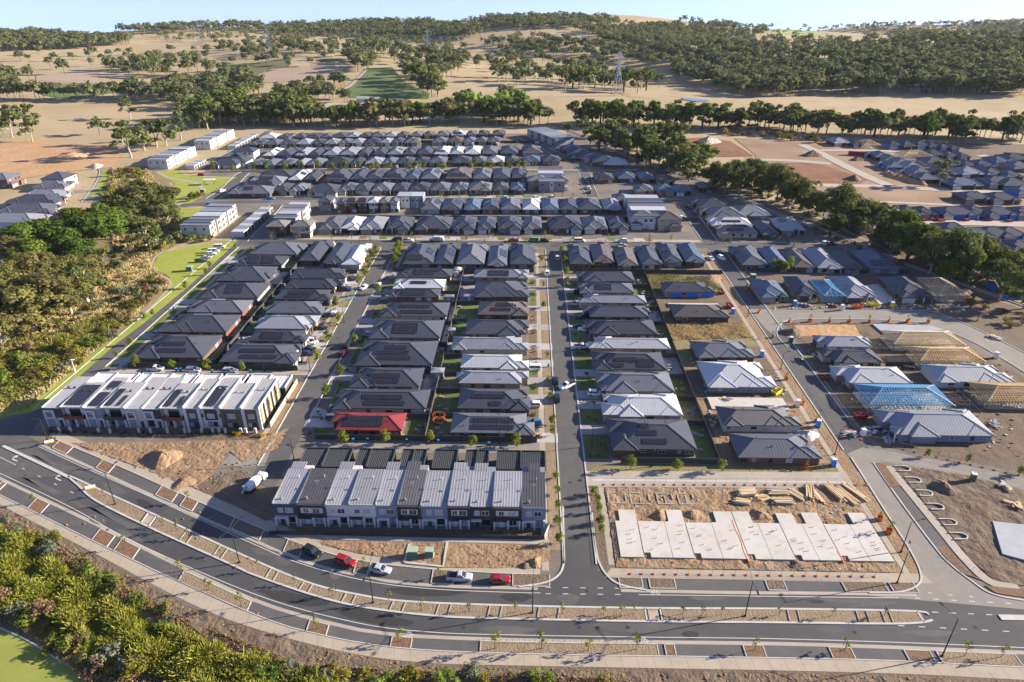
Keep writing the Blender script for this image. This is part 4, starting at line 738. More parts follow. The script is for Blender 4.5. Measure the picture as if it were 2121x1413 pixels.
def pxh(a, b, y, dep, face, c, label, group='houses near the embankment', **kw):
    x0, y0 = G(a, y, 2.6); x1 = G(b, y, 2.6)[0]; return house(x0, x1, y0, y0 + dep, face, c, label, group, **kw)
pxh(1442, 1512, 431, 16, 'w', 'd', 'charcoal hipped house at the street bend by the embankment')
pxh(1462, 1548, 451, 17, 'w', 'm', 'long grey-roofed house with two small hips facing the right street', style=1)
pxh(1473, 1560, 467, 12, 'w', 'w', 'white-roofed house with one dark solar array north of the court', sol=(('s', .5, .25, 9, 1),))
pxh(1489, 1571, 483, 12, 'w', 'g', 'taupe-roofed cream house with dark solar rows at the court corner', sol=(('s', .4, .2, 9, 1), ('s', .5, .42, 9, 1)), wall='render_beige')
pxh(1524, 1598, 446, 18, 'n', 'l', 'pale blue hipped roof house below the gum trees'); pxh(1580, 1616, 487, 22, 's', 'd', 'charcoal house with curved porch hip on the court'); pxh(1618, 1672, 478, 20, 's', 'w', 'white-roofed house with blue solar panels and pale garage on the court', sol=(('w', .3, .6, 6, 2),))
for k, (a, b, y, c) in enumerate([(1160, 1205, 312, 'm'), (1176, 1228, 322, 'd'), (1203, 1260, 330, 'b'), (1222, 1280, 337, 'd'), (1247, 1302, 341, 'w')]): pxh(a, b, y, 16, 'w', c, f"{hname(c)}-roofed house, {ordw(k + 1)} from the top facing the north-east street")
for k, (a, b, y, c, kw) in enumerate([(1537, 1591, 549, 'm', sW(10, 1)), (1598, 1640, 551, 'b', {}), (1646, 1689, 554, 'n', {}), (1694, 1748, 555, 'l', {}), (1751, 1790, 557, 'd', {}), (1802, 1867, 556, 'b', sS(9, 2))]): pxh(a, b, y, 25, 'n', c, f"{hname(c)}-roofed house, {ordw(k + 1)} from the left backing onto the construction row", 'houses right of the right street', **kw)
pxh(1578, 1636, 617, 18, 's', 'b', 'blue-grey house at the left end of the construction row', 'houses in the construction row', wall='brick_tan'); pxh(1656, 1700, 613, 20, 's', 'd', 'dark-roofed house behind red scaffold mesh in the construction row', 'houses in the construction row', wall='render_grey')
pxh(1755, 1818, 617, 22, 's', 'l', 'pale hipped house beside the bare slab in the construction row', 'houses in the construction row', wall='render_grey'); pxh(1868, 1938, 617, 22, 's', 'd', 'dark-roofed house with brick pallets in front in the construction row', 'houses in the construction row', wall='brick_brown')
# ---- left: columns by the park and the estate beyond the creek
for k, (a, b, y, d, c, sol) in enumerate([(530, 604, 366, 14, 'd', ()), (512, 585, 377, 12, 'l', (('s', .5, .3, 8, 2),)), (497, 572, 387, 12, 'd', (('s', .35, .3, 7, 2), ('s', .7, .3, 6, 2))), (470, 560, 401, 15, 'm', (('s', .45, .3, 5, 2),))]): pxh(a, b, y, d, 'w', c, f"{hname(c)}-roofed house, {ordw(k + 1)} from the top in the column facing the park", 'houses facing the park', sol=sol, style=1)
for k, (a, b, y, c) in enumerate([(433, 490, 343, 'd'), (470, 508, 338, 'd')]): pxh(a, b, y, 16, 's', c, ('dark low house at the park corner with white walls', 'dark house right of the park corner house')[k], 'houses facing the park', wall='render_white')
rowh([(473, 524, 'd', 316, dict(storeys=2, wall='render_white', depth=14))], None, 14, 's', 'white-walled corner by the terraces', 'houses facing the park')
for k, (a, b, y, d, c, f, st) in enumerate([(82, 140, 371, 14, 'd', 'e', 2), (65, 135, 388, 13, 'm', 'e', 1), (40, 128, 408, 13, 'l', 'e', 1), (10, 115, 422, 15, 'd', 'e', 1), (-10, 105, 440, 15, 'm', 'e', 1), (-40, 78, 462, 15, 'l', 'e', 1), (-60, 55, 482, 14, 'b', 'e', 1), (-30, 22, 372, 14, 'm', 'e', 2), (-40, 19, 608, 14, 'd', 'e', 1)]):
    x0, y0 = G(a, y, 5.6 if st == 2 else 2.6); x1 = G(b, y, 5.6 if st == 2 else 2.6)[0]
    house(x0, x1, y0, y0 + d, f, c, ('charcoal two-storey house with white upper walls beyond the creek', 'grey house with white garage beside the two-storey house beyond the creek', 'pale grey house at the lane corner beyond the creek', 'dark house third below the lane beyond the creek', 'mid grey house fourth below the lane beyond the creek', 'pale hipped house just above the dark oaks beyond the creek', 'blue-grey house half hidden by the oaks at the left edge', 'grey two-storey brick house at the left edge above the lane', 'small dark-roofed house glimpsed below the big gum at the left edge')[k], 'houses beyond the creek', storeys=st, wall='render_white' if k in (0, 1, 2) else None, style=1)
# ---- far right estate, seen across the graded lots: (x0, x1, y, colour, face)
FR = [(1728, 1765, 297, 'w', 's'), (1768, 1790, 300, 'd', 's'), (1843, 1876, 303, 'd', 's'), (1872, 1906, 304, 'd', 's'), (1900, 1935, 304, 'd', 's'), (1925, 1953, 305, 'd', 's'), (1950, 1975, 307, 'd', 's'), (1972, 1993, 309, 'd', 's'),
      (1810, 1850, 326, 'm', 'w'), (1830, 1870, 333, 'm', 'w'), (1848, 1895, 341, 'm', 'w'), (1870, 1920, 349, 'l', 'w'), (1893, 1930, 357, 'm', 'w'), (1925, 1965, 323, 'd', 's'), (1962, 1992, 325, 'd', 's'), (1990, 2016, 327, 'd', 's'), (1920, 1970, 338, 'd', 'n'), (1968, 2000, 343, 'd', 's'), (1998, 2030, 345, 'd', 's'), (2025, 2070, 346, 'd', 's'),
      (1960, 1995, 377, 'b', 's'), (1993, 2045, 362, 'l', 's'), (2045, 2090, 363, 'd', 's'), (2085, 2125, 367, 'd', 's'), (1973, 2042, 386, 'b', 's'), (2050, 2120, 383, 'd', 's'), (2000, 2062, 414, 'd', 's'), (2058, 2120, 416, 'd', 's'),
      (1872, 1912, 443, 'd', 's'), (1905, 1947, 446, 'd', 's'), (1955, 2032, 447, 'd', 's'), (2010, 2055, 443, 'd', 's'), (2050, 2115, 447, 'd', 's'), (1958, 2020, 482, 'd', 's'), (1995, 2075, 494, 'd', 's'), (2040, 2110, 492, 'd', 's'), (2080, 2140, 492, 'd', 's'), (1782, 1813, 476, 'b', 's'), (1850, 1912, 492, 'd', 'n'), (1858, 1950, 505, 'w', 'n'), (1775, 1812, 460, 'w', 'n'), (2090, 2140, 332, 'd', 's'), (2062, 2100, 337, 'b', 's'), (2100, 2150, 350, 'm', 's'), (2030, 2070, 357, 'd', 'n'), (2080, 2140, 385, 'd', 'n'), (2110, 2160, 402, 'm', 's'), (1945, 1990, 362, 'm', 's'), (2110, 2170, 447, 'd', 's'), (2100, 2160, 520, 'd', 's'), (2085, 2140, 608, 'b', 'n'), (1905, 1950, 372, 'm', 'n'), (1835, 1880, 347, 'm', 'w'), (1880, 1925, 365, 'm', 'w'), (2030, 2080, 512, 'd', 's')]
for k, (a, b, y, c, f) in enumerate(FR):
    x0, y0 = G(a, y, 2.6); x1 = G(b, y, 2.6)[0]; u = k > 27 or k in (2, 3, 4, 5, 6, 7)
    o = house(x0, x1, y0, y0 + (15 if y > 400 else 17), f, c, f"{hname(c)}-roofed house{' with blue wrapping' if u else ''}, {ordw(k + 1)} from the back, far right estate", 'houses in the far right estate', wall='wrap_blue' if u and k % 2 == 0 else None, style=9 if k % 3 else 1)

# ================================================================== TERRACES
def deck(x0, x1, y0, y1, z0, z1, per=.7, dep=.09, th=.18):
    """ribbed metal deck falling from z1 (far) to z0 (near): every rib is modelled"""
    mb = MB(); n = max(2, int((x1 - x0) / per)); per = (x1 - x0) / n
    for i in range(n):
        a = x0 + i * per; pr = ((a, 0), (a + per * .62, 0), (a + per * .72, dep), (a + per * .9, dep), (a + per, 0))
        for (xa, za), (xb, zb) in zip(pr, pr[1:]): mb.face([(xa, y0, z0 + za), (xb, y0, z0 + zb), (xb, y1, z1 + zb), (xa, y1, z1 + za)])
    mb.face([(x0, y0, z0 - th), (x1, y0, z0 - th), (x1, y0, z0), (x0, y0, z0)]); mb.face([(x1, y1, z1 - th), (x0, y1, z1 - th), (x0, y1, z1), (x1, y1, z1)])
    mb.face([(x1, y0, z0 - th), (x1, y1, z1 - th), (x1, y1, z1), (x1, y0, z0)]); mb.face([(x0, y1, z1 - th), (x0, y0, z0 - th), (x0, y0, z0), (x0, y1, z1)])
    return mb
def ub(root, n, x0, x1, y0, y1, z0, z1, m): return ubox(n, root, (x0 + x1) / 2, (y0 + y1) / 2, (z0 + z1) / 2, abs(x1 - x0), abs(y1 - y0), abs(z1 - z0), m)
def roof_solar(root, x0, x1, y0, y1, z, slope):
    n = int((x1 - x0) / 1.06); m_ = int((y1 - y0) / 1.7)
    for i in range(n):
        for j in range(m_):
            yy = y0 + .83 + j * 1.69; put('solar_panel', PANEL_ME, root, (x0 + .52 + i * 1.04, yy, z + slope * yy + .16), rot=(math.atan(slope), 0, 0))
TAX = [-134, -128.8, -122.3, -117.5, -110.9, -105.9, -101, -94.5, -89.8, -84.2, -78.3, -73.2]
TAS = [('box', 'plum', 16.4, 'white'), ('bal', 'rust', 13, 'white'), ('box', 'render_blue', 16.2, 'white'), ('bal', 'brick_dark', 13.4, 'white'), ('box', 'off_white', 16.5, 'rust'), ('box', 'plum', 16.5, 'white'), ('bal', 'rust', 13.2, 'white'), ('pil', 'navy', 15.6, 'white'), ('frm', 'plum', 16.2, 'white'), ('pil', 'olive', 13.4, 'olive'), ('pil', 'olive', 16, 'olive')]
TAW = ['white window box and plum panel, left end', 'rust-red balcony and full solar roof', 'blue-grey panel and white box window', 'dark balcony and flat awning', 'off-white box with rust panel', 'plum panel and white box window, mid-row', 'rust-red balcony right of the plum house', 'navy panel between white pilasters', 'plum frame above white ground floor', 'olive front without side stripes', 'olive front at the right end of its row']
for i, (st, c, dep, c2) in enumerate(TAS):
    x0, x1 = TAX[i], TAX[i + 1]; w_ = x1 - x0; yf, h = 156.1, 6.3 + (.25 if st == 'bal' else 0) + (.35 if i > 6 else 0)
    r = empty('townhouse', (x0, yf, 0), 0, label='white townhouse with ' + TAW[i], cat='townhouse', group='townhouses in the white terrace')
    wm = MB().box(0.01, w_ - .01, 1.0 if st == 'bal' else .35, dep, 0, h - .05); wm.build('wall', 'render_blue' if st == 'bal' else 'white' if i < 9 else 'olive', r)
    sl = .025; deck(.15, w_ - .15, .1, dep, h, h + sl * dep, .9, .025).build('roof', 'roof_white', r)
    for xa in (0, w_ - .3): MB().box(xa, xa + .3, -.05, dep, h - .1, h + .28 + (.3 if i > 6 else 0)).build('parapet', 'white', r)
    ub(r, 'parapet', .3, w_ - .3, -.06, .12, h - .12, h + .14, 'white')
    if st == 'box':
        a, b = .25, w_ * .58; ub(r, 'upper_panel', b + .02, w_ - .02, .1, .34, 3.0, h - .06, c); ub(r, 'upper_panel', .02, b, .12, .34, 5.6, h - .06, c)
        fr = MB()
        for q in ((a, b, 5.2, 5.6), (a, b, 2.9, 3.3), (a, a + .4, 3.3, 5.2), (b - .4, b, 3.3, 5.2)): fr.box(q[0], q[1], -.35, .34, q[2], q[3])
        fr.build('window_box', 'white', r); ub(r, 'spandrel', a + .4, b - .4, .1, .33, 3.3, 3.8, c2 if c2 == 'rust' else 'render_blue'); window(r, (a + b) / 2, .2, 4.5, b - a - .9, 1.3, '-y', True, True, True)
        ub(r, 'pier', .05, .35, -.05, .34, 0, 2.9, 'white'); ub(r, 'pier', b - .3, b, -.05, .34, 0, 2.9, 'white'); window(r, (a + b) / 2, .3, 1.35, b - a - .7, 2.1, '-y', i % 2 == 0, True, True); ub(r, 'front_door', b + .5, b + 1.4, .28, .36, 0, 2.1, 'charcoal'); ub(r, 'pier', w_ - .4, w_ - .05, -.1, .34, 0, 2.9, 'white')
    elif st == 'bal':
        ub(r, 'soffit', .3, w_ - .3, .2, 1.0, h - .35, h - .12, 'rust' if c == 'rust' else 'white'); ub(r, 'balcony_floor', .5, w_ - .5, -.5, .98, 2.8, 3.0, c)
        ub(r, 'balcony_front', .5, w_ - .5, -.5, -.42, 3.0, 3.95, c); ub(r, 'balcony_side', .5, .58, -.42, .98, 3.0, 3.95, c); ub(r, 'balcony_side', w_ - .58, w_ - .5, -.42, .98, 3.0, 3.95, c)
        window(r, w_ * .5, .97, 4.2, w_ * .45, 2.2, '-y', False, True, True, 'sliding_door'); ub(r, 'render_panel', .5, w_ * .25, .9, .99, 3.0, h - .4, 'white'); ub(r, 'render_panel', w_ * .75, w_ - .5, .9, .99, 3.0, h - .4, 'white')
        for q in (.08, .46, .86): ub(r, 'pier', w_ * q - .15, w_ * q + .35, .1, .98, 0, 2.8, 'white')
        window(r, w_ * .3, .97, 1.3, w_ * .2, 2.1, '-y', False, True, True); window(r, w_ * .68, .97, 1.3, w_ * .2, 2.1, '-y', True, True, True)
    else:
        ub(r, 'upper_panel', w_ * .2, w_ * .8, -.05, .34, .0 if st == 'pil' else 2.9, h - .06, c)
        if st == 'pil':
            for q in (.0, .82): ub(r, 'pilaster', w_ * q, w_ * (q + .18), -.12, .34, 0, h - .02, 'white' if i != 9 else 'olive')
        else:
            for q in (.05, .95): window(r, w_ * q, .3, 4.2, .5, 1.2, '-y', False, True, True)
        window(r, w_ * .5, -.06, 4.3, w_ * .34, 1.5, '-y', True, False, True); window(r, w_ * .36, -.06 if st == 'pil' else .3, 1.4, w_ * .22, 1.6, '-y', True, True, True); window(r, w_ * .62, -.06 if st == 'pil' else .3, 1.4, w_ * .2, 1.6, '-y', False, True, True)
    if i == 10:
        for q in range(5): ub(r, 'side_stripe', w_ - .01, w_ + .06, 1 + q * 3.1, 2.5 + q * 3.1 - (.9 if q % 2 else 0), 0, h, 'olive_pale' if q % 2 == 0 else 'white')
        for q in range(4): window(r, w_ + .04, 3.4 + q * 3.3, 4.4 if q % 2 else 1.5, 1.1, 1.4, '+x', False, True, True)
        for q in (2.9, 5.9, 9.2, 12.2): ub(r, 'side_fin', w_ - .01, w_ + .35, q, q + .16, 0, h + .2, 'olive')
    for q in (.32, .66): ub(r, 'roof_vent', w_ * q - .2, w_ * q + .2, dep * .6, dep * .6 + .5, h + .2, h + .75, 'galv' if i > 6 else 'frame_dark')
    for q in {1: ((.4, w_ - .5, 1.2, 12.2),), 2: ((.5, w_ - .6, 1.2, 8.2), (.8, w_ - .7, 10.5, 14.5)), 3: ((.5, w_ * .5, 1, 9.5), (w_ * .6, w_ - .6, 1, 6.2)), 6: ((.5, w_ * .45, 1, 9.8), (w_ * .6, w_ - .8, 1, 6.5)), 8: ((.6, w_ - .9, 1.2, 12),)}.get(i, ()): roof_solar(r, q[0], q[1], q[2], q[3], h + .02, sl)
# garages behind the white terrace
TG = [(201, 242), (242, 289), (295, 317), (317, 359), (361, 388), (388, 414), (419, 463), (471, 517), (525, 566), (566, 609)]
def garage(x0, x1, y0, y1, z, m, wallm, label, group, doorside=1):
    r = empty('garage', (x0, y0, 0), 0, label=label, cat='garage', group=group); w_, d_ = x1 - x0, y1 - y0
    wm = MB()
    for q in ((0, .2, 0, d_), (w_ - .2, w_, 0, d_), (.2, w_ - .2, d_ - .2, d_), (.2, w_ - .2, 0, .2)): wm.box(*q, 0, z - .15)
    wm.build('wall', wallm, r); deck(.1, w_ - .1, -.1, d_ - .15, z - .05, z + .12, .45 if m == 'charcoal' else .8, .045).build('roof', m, r)
    pm = MB()
    for q in ((-.05, .14, -.1, d_), (w_ - .14, w_ + .05, -.1, d_), (.14, w_ - .14, d_ - .12, d_ + .08)): pm.box(*q, z - .2, z + .42)
    pm.build('parapet', 'white' if m == 'white' else 'off_white' if wallm == 'off_white' else m, r); ub(r, 'roller_door', .5, w_ - .5, d_ + .0, d_ + .06, 0, 2.3, 'garage_mid')
for i, (a, b) in enumerate(TG): garage(G(a, 781, 3)[0] - .6, G(b, 781, 3)[0] - .75, 173.6, 180.8, 3, 'white', 'white' if i < 7 else 'olive', f"white flat-roofed garage, {ordw(i + 1)} from left behind the white terrace", 'garages behind the white terrace')
TBX = [-57, -51.5, -45, -39.7, -33.6, -28.6, -23.4, -17.2, -12.2, -7.1, -.6, 4.9]
TBR = 'lDlllDlllld'; TBC = ['navy', 'plum', 'white', 'white', 'render_blue', 'plum', 'render_blue', 'plum', 'charcoal', 'plum', 'render_blue']
TBD = [14.6, 11.6, 14.8, 11.8, 15, 15.1, 11.9, 14.9, 15, 12.2, 15.2]
for i in range(11):
    x0, x1 = TBX[i], TBX[i + 1]; w_ = x1 - x0; dep = TBD[i]; yf = 118.6; c = TBC[i]; h = 6.15 + (.18 if i % 2 else 0)
    r = empty('townhouse', (x0, yf, 0), 0, label=f"two-storey {dict(navy='navy', plum='plum', white='white', render_blue='blue-grey', charcoal='charcoal')[c]} townhouse with {'dark' if TBR[i] in 'Dd' else 'silver'} ribbed roof, {ordw(i + 1)} from left", cat='townhouse', group='townhouses in the grey terrace')
    MB().box(.01, w_ - .01, .9, dep - .3, 0, h - .2).build('wall', 'white' if i in (0, 2) else 'render_blue', r)
    short = 12.3
    deck(.06, w_ - .06, -.1, short, h, h + .35, .62, .03).build('roof', ROOF['deckd' if TBR[i] in 'Dd' else 'deck'], r)
    if dep > 13: xa, xb = ((0, w_ * .66) if i % 3 else (w_ * .05, w_ * .7)) if i < 10 else (w_ * .25, w_ * .8); deck(xa + .08, xb - .08, short + .01, dep + .3, h + .38, h + .45, .62, .03).build('rear_roof', ROOF['deckd' if TBR[i] in 'Dd' else 'deck'], r)
    MB().box(-.04, .22, -.12, short, h - .1, h + .38).build('ridge_flashing', ROOF['l' if TBR[i] == 'l' else 'm'], r)
    ub(r, 'upper_facade', .02, w_ - .02, 0, .92, 2.75, h - .02, c); ub(r, 'fascia', .0, w_, -.12, .05, h - .35, h + .02, c if c != 'white' else 'off_white')
    if c == 'plum':
        for q in ((.0, .3), (w_ - .3, w_)): ub(r, 'frame_fin', q[0], q[1], -.5, .0, 2.6, h - .05, c)
        ub(r, 'frame_sill', .3, w_ - .3, -.5, -.02, 2.6, 2.8, c); ub(r, 'frame_head', .3, w_ - .3, -.5, -.02, h - .5, h - .06, c); ub(r, 'white_panel', .7, w_ - .7, -.04, .01, 3.6, 5.1, 'white')
    window(r, w_ * .3, -.06, 4.35, 1.2, 1.3, '-y', i % 2 == 0, False, True); window(r, w_ * .66, -.06, 4.35, 1.7, 1.4, '-y', i % 3 == 0, False, True)
    ub(r, 'porch_roof', .2, w_ * .5, -.7, -.0, 2.35, 2.6, 'charcoal' if i % 2 else 'white')
    for q in (.02, .5, .9): ub(r, 'porch_pier', w_ * q, w_ * q + .4, -.6, .28, 0, 2.34 if q < .5 else 2.7, 'white' if i != 8 else 'charcoal')
    ub(r, 'ground_wall', .06, w_ - .06, .3, .89, .02, 2.74, 'white' if i not in (4, 8) else 'render_blue')
    ub(r, 'front_door', w_ * .3 - .45, w_ * .3 + .45, .22, .34, 0.02, 2.1, 'frame_white' if i % 2 else 'navy'); window(r, w_ * .7, .27, 1.4, 1.7, 1.6, '-y', i % 3 == 1, i % 2 == 0, True)
    MB().tube([(w_ * .3, 1.6, h), (w_ * .3, 1.6, h + .7)], .22, 8).build('flue', 'galv', r)
    an = MB().tube([(w_ * .5, 6, h + .1), (w_ * .5, 6, h + 1.7)], .035, 4)
    for k in range(5): an.bar((w_ * .5 - .4 + k * .2, 5.6, h + 1.6), (w_ * .5 - .4 + k * .2, 6.4, h + 1.6), .03)
    an.bar((w_ * .5 - .5, 6, h + 1.6), (w_ * .5 + .5, 6, h + 1.6), .04); an.build('antenna', 'galv', r); ub(r, 'vent_pipe', w_ * .62, w_ * .62 + .14, 9, 9.14, h + .2, h + 1.0, 'frame_white')
for i, (a, b) in enumerate([(632, 680), (680, 731), (744, 770), (770, 820), (835, 859.5), (859.5, 885.5), (901, 950), (966, 990), (990, 1014), (1030, 1080), (1080, 1129.5)]): garage(G(a, 935, 2.8)[0], G(b, 935, 2.8)[0] - .1, 136.6, 143.8, 2.8, 'charcoal', 'charcoal', f"black corrugated garage, {ordw(i + 1)} from left behind the grey terrace", 'garages behind the grey terrace')
def terrace_ns(nl, nr, br, n, z, what, group, side=1, cols=('white',), roofs=('w', 'l'), step=.35):
    (x0, y0), x1, y1 = G(*nl, z), G(*nr, z)[0], G(*br, z)[1]; L = (y1 - y0) / n
    for i in range(n):
        h = z + (step if i % 2 else 0); r = empty('townhouse', (x0, y0 + i * L, 0), 0, label=f"{what}, {ordw(i + 1)} from its near end", cat='townhouse', group=group); w_ = x1 - x0 - (.9 if i % 3 == 1 else 0)
        MB().box(0, w_, .01, L - .01, 0, h - .1).build('wall', cols[i % len(cols)], r); MB().box(-.15, w_ + .15, -.05, L - .06, h - .1, h + .12).build('roof', ROOF[roofs[i % len(roofs)]], r); MB().box(-.15, w_ + .15, -.05, .2, h + .12, h + .32).build('parapet', 'white', r)
        for zz in (1.4, 4.3):
            for q in (.3, .7): window(r, w_ + .03, L * q, zz, 1.3, 1.4, '+x', False, True)
        if i == 0:
            for q in (.15, .5, .8): window(r, w_ * q, -.03, 4.3, 1.0, 1.1, '-y', False, True)
            ub(r, 'render_panel', w_ * .42, w_ * .58, -.06, 0.0, 0, z - .2, 'off_white')
def garages_ns(a, b, n, d, what, group, m='white'):
    (x0, y0), (x1, y1) = G(*a, 2.8), G(*b, 2.8); L = (y1 - y0) / n; xm = (x0 + x1) / 2
    for i in range(n):
        r = empty('garage', (xm, y0 + i * L, 0), 0, label=f"{what}, {ordw(i + 1)} from the near end", cat='garage', group=group)
        MB().box(0, d, .05, L - .05, 0, 2.6).build('wall', m, r); MB().box(-.2, d + .2, 0, L - .3, 2.6, 2.8).build('roof', ROOF['l' if i % 2 else 'w'], r); ub(r, 'garage_door', d, d + .08, .5, L - .5, 0, 2.2, 'garage_dark')
terrace_ns((372, 467), (431, 469), (522, 424), 8, 6.2, 'white creekside townhouse', 'townhouses by the creek lane', cols=('white', 'white', 'render_beige', 'white'), roofs=('m', 'd', 'l', 'w', 'w', 'l', 'l', 'l')); garages_ns((470, 480), (550, 428), 9, 6, 'narrow garage by the creek lane', 'garages by the creek lane')
terrace_ns((304, 331), (341, 333), (410, 303), 7, 6.2, 'white townhouse above the park', 'townhouses above the park', roofs=('l', 'm', 'w')); garages_ns((378, 343), (414, 330), 5, 6, 'white garage above the park', 'garages above the park')
terrace_ns((401, 292), (434, 292), (490, 268), 7, 6.4, 'grey-white townhouse by the tree belt', 'townhouses by the tree belt', cols=('white', 'off_white'), roofs=('w', 'l')); garages_ns((468, 302), (522, 277), 8, 6, 'white garage by the tree belt', 'garages by the tree belt')
terrace_ns((566, 452), (612, 452), (656, 419), 5, 6.6, 'white box townhouse off the cross street', 'townhouses off the cross street', cols=('render_grey', 'white'), roofs=('m', 'w', 'l'))

A_, B_, D_ = G(1092, 266, 6.2), G(1150, 287, 6.2), G(1124, 261, 6.2); ln = math.dist(A_, B_); an_ = math.atan2(B_[1] - A_[1], B_[0] - A_[0]); dp_ = abs((D_[0] - A_[0]) * math.sin(an_) - (D_[1] - A_[1]) * math.cos(an_)); dp_ = max(9, min(dp_, 18))
for i in range(8):
    L = ln / 8; r = empty('townhouse', (A_[0] + math.cos(an_) * L * i, A_[1] + math.sin(an_) * L * i, 0), an_, label=f"unfinished grey-roofed terrace house with scaffold, {ordw(i + 1)} from the tree belt", cat='townhouse', group='unfinished terrace')
    MB().box(.01, L - .01, 0, dp_, 0, 6).build('wall', ('off_white', 'render_blue')[i % 2], r); MB().box(-.05, L - .06, -.3, dp_ + .3, 6, 6.25).build('roof', ROOF['l'], r)
    for zz in (1.4, 4.3):
        for q in (.3, .72): window(r, L * q, -.03, zz, 1.5, 1.5, '-y', i % 2 == 0, True)
    sc_ = MB()
    for q in (0, .5, 1): sc_.bar((L * q, -1.2, 0), (L * q, -1.2, 6.6), .08)
    for zz in (2.2, 4.2, 6.2): sc_.bar((0, -1.2, zz), (L, -1.2, zz), .08)
    sc_.build('scaffold', 'galv', r)
terrace_ns((1312, 447), (1390, 448), (1372, 404), 5, 6.4, 'white flat-roofed townhouse by the right street', 'townhouses by the right street', cols=('white', 'render_grey'), roofs=('d', 'w', 'm'))
terrace_ns((1116, 376), (1170, 377), (1168, 346), 4, 6.4, 'grey townhouse by the north-east street', 'townhouses by the north-east street', cols=('render_grey', 'off_white'), roofs=('m', 'd', 'w', 'n'))
terrace_ns((822, 407), (848, 407), (872, 398), 1, 6.6, 'white box house behind the cross-street row', 'box houses', roofs=('w',)); terrace_ns((850, 407), (876, 407), (876, 398), 1, 6.6, 'blue-grey box house with solar roof', 'box houses', cols=('render_blue',), roofs=('w',))
rowh([(548, 589, 'g', 471, dict(wall='brick_brown', storeys=2, depth=11)), (600, 642, 'g', 471, dict(wall='render_beige', storeys=2, depth=11))], None, 11, 's', 'cream pair at the lane corner', 'houses on the far side of the cross street')
rowh([(657, 686, 'd', 418, dict(storeys=2, wall='render_grey', depth=12)), (694, 716, 'd', 423, dict(storeys=2, depth=12)), (715, 737, 'n', 421, dict(storeys=2, wall='brick_brown', depth=12, sol=(('s', .5, .2, 4, 2),))), (738, 760, 'n', 421, dict(storeys=2, wall='brick_dark', depth=12, sol=(('s', .5, .2, 4, 2),))), (761, 783, 'w', 420, dict(storeys=2, wall='white', depth=12)), (785, 806, 'g', 420, dict(storeys=2, wall='brick_tan', depth=12)), (806, 824, 'm', 420, dict(storeys=2, wall='white', depth=12))], None, 12, 'n', 'tall narrow row', 'tall narrow houses')
# ================================================================== FRAMES UNDER CONSTRUCTION
def frame_house(X0, X1, Y0, Y1, mat, label, e=2.7, studs=True, p=.42, sp=.8):
    r = empty('unfinished_house', ((X0 + X1) / 2, (Y0 + Y1) / 2, 0), 0, label=label, cat='unfinished house', group='unfinished house frames'); w2, l2 = (X1 - X0) / 2, (Y1 - Y0) / 2; h = min(w2, l2)
    if studs:
        wm = MB(); n = int(2 * w2 / .9)
        for i in range(n + 1):
            x = -w2 + .5 + (2 * w2 - 1) * i / n
            for y in (-l2 + .5, 0, l2 - .5): wm.bar((x, y, 0), (x, y, e), .1)
        m_ = int(2 * l2 / .9)
        for i in range(m_ + 1):
            y = -l2 + .5 + (2 * l2 - 1) * i / m_
            for x in (-w2 + .5, -w2 * .3, w2 * .3, w2 - .5): wm.bar((x, y, 0), (x, y, e), .1)
        wm.build('wall_frame', mat, r); pm = MB()
        for y in (-l2 + .5, 0, l2 - .5):
            for z in (.05, e): pm.bar((-w2 + .5, y, z), (w2 - .5, y, z), .12)
        for x in (-w2 + .5, w2 - .5):
            for z in (.05, e): pm.bar((x, -l2 + .5, z), (x, l2 - .5, z), .12)
        pm.build('wall_plate', mat, r)
    rm, bm = MB(), MB()
    def z_(x, y): return e + p * min(w2 - abs(x), l2 - abs(y), h)
    n = int(2 * w2 / sp)
    for i in range(n + 1):
        x = -w2 + 2 * w2 * i / n; d = min(w2 - abs(x), l2)
        for s in (-1, 1): rm.bar((x, s * l2, e), (x, s * (l2 - d), e + p * d), .13, .16)
    n = int(2 * l2 / sp)
    for i in range(n + 1):
        y = -l2 + 2 * l2 * i / n; d = min(l2 - abs(y), w2)
        for s in (-1, 1): rm.bar((s * w2, y, e), (s * (w2 - d), y, e + p * d), .13, .16)
    rm.build('rafter_frame', mat, r); k = .45
    while k < h:
        z = e + p * k + .1
        for a, b in (((-w2 + k, -l2 + k), (w2 - k, -l2 + k)), ((-w2 + k, l2 - k), (w2 - k, l2 - k)), ((-w2 + k, -l2 + k), (-w2 + k, l2 - k)), ((w2 - k, -l2 + k), (w2 - k, l2 - k))): bm.bar((*a, z), (*b, z), .11)
        k += .6
    bm.build('roof_batten', mat, r); hm = MB(); rr = w2 - h, l2 - h
    for sx in (-1, 1):
        for sy in (-1, 1): hm.bar((sx * w2, sy * l2, e + .1), (sx * rr[0], sy * rr[1], e + p * h + .1), .3, .14)
    hm.bar((-rr[0], -rr[1], e + p * h + .1), (rr[0], rr[1], e + p * h + .1), .3, .14); hm.build('ridge_beam', 'pine_pale' if 'pine' in mat else 'galv', r)
    MB().box(-w2 + .3, w2 - .3, -l2 + .3, l2 - .3, -.05, .12).build('floor_slab', 'concrete', r); return r
frame_house(99.2, 123.7, 168.4, 180.2, 'steel_blue', 'blue steel roof and wall frame on a slab, right of the right street')
frame_house(134.5, 160, 171, 182, 'pine', 'timber house frame with yellow wall panels at the right edge'); frame_house(127, 148, 195, 205, 'pine', 'timber roof frame behind the foil-wrapped house'); frame_house(124, 148, 206.5, 217, 'pine_pale', 'pale timber truss roof beside the bare slab')
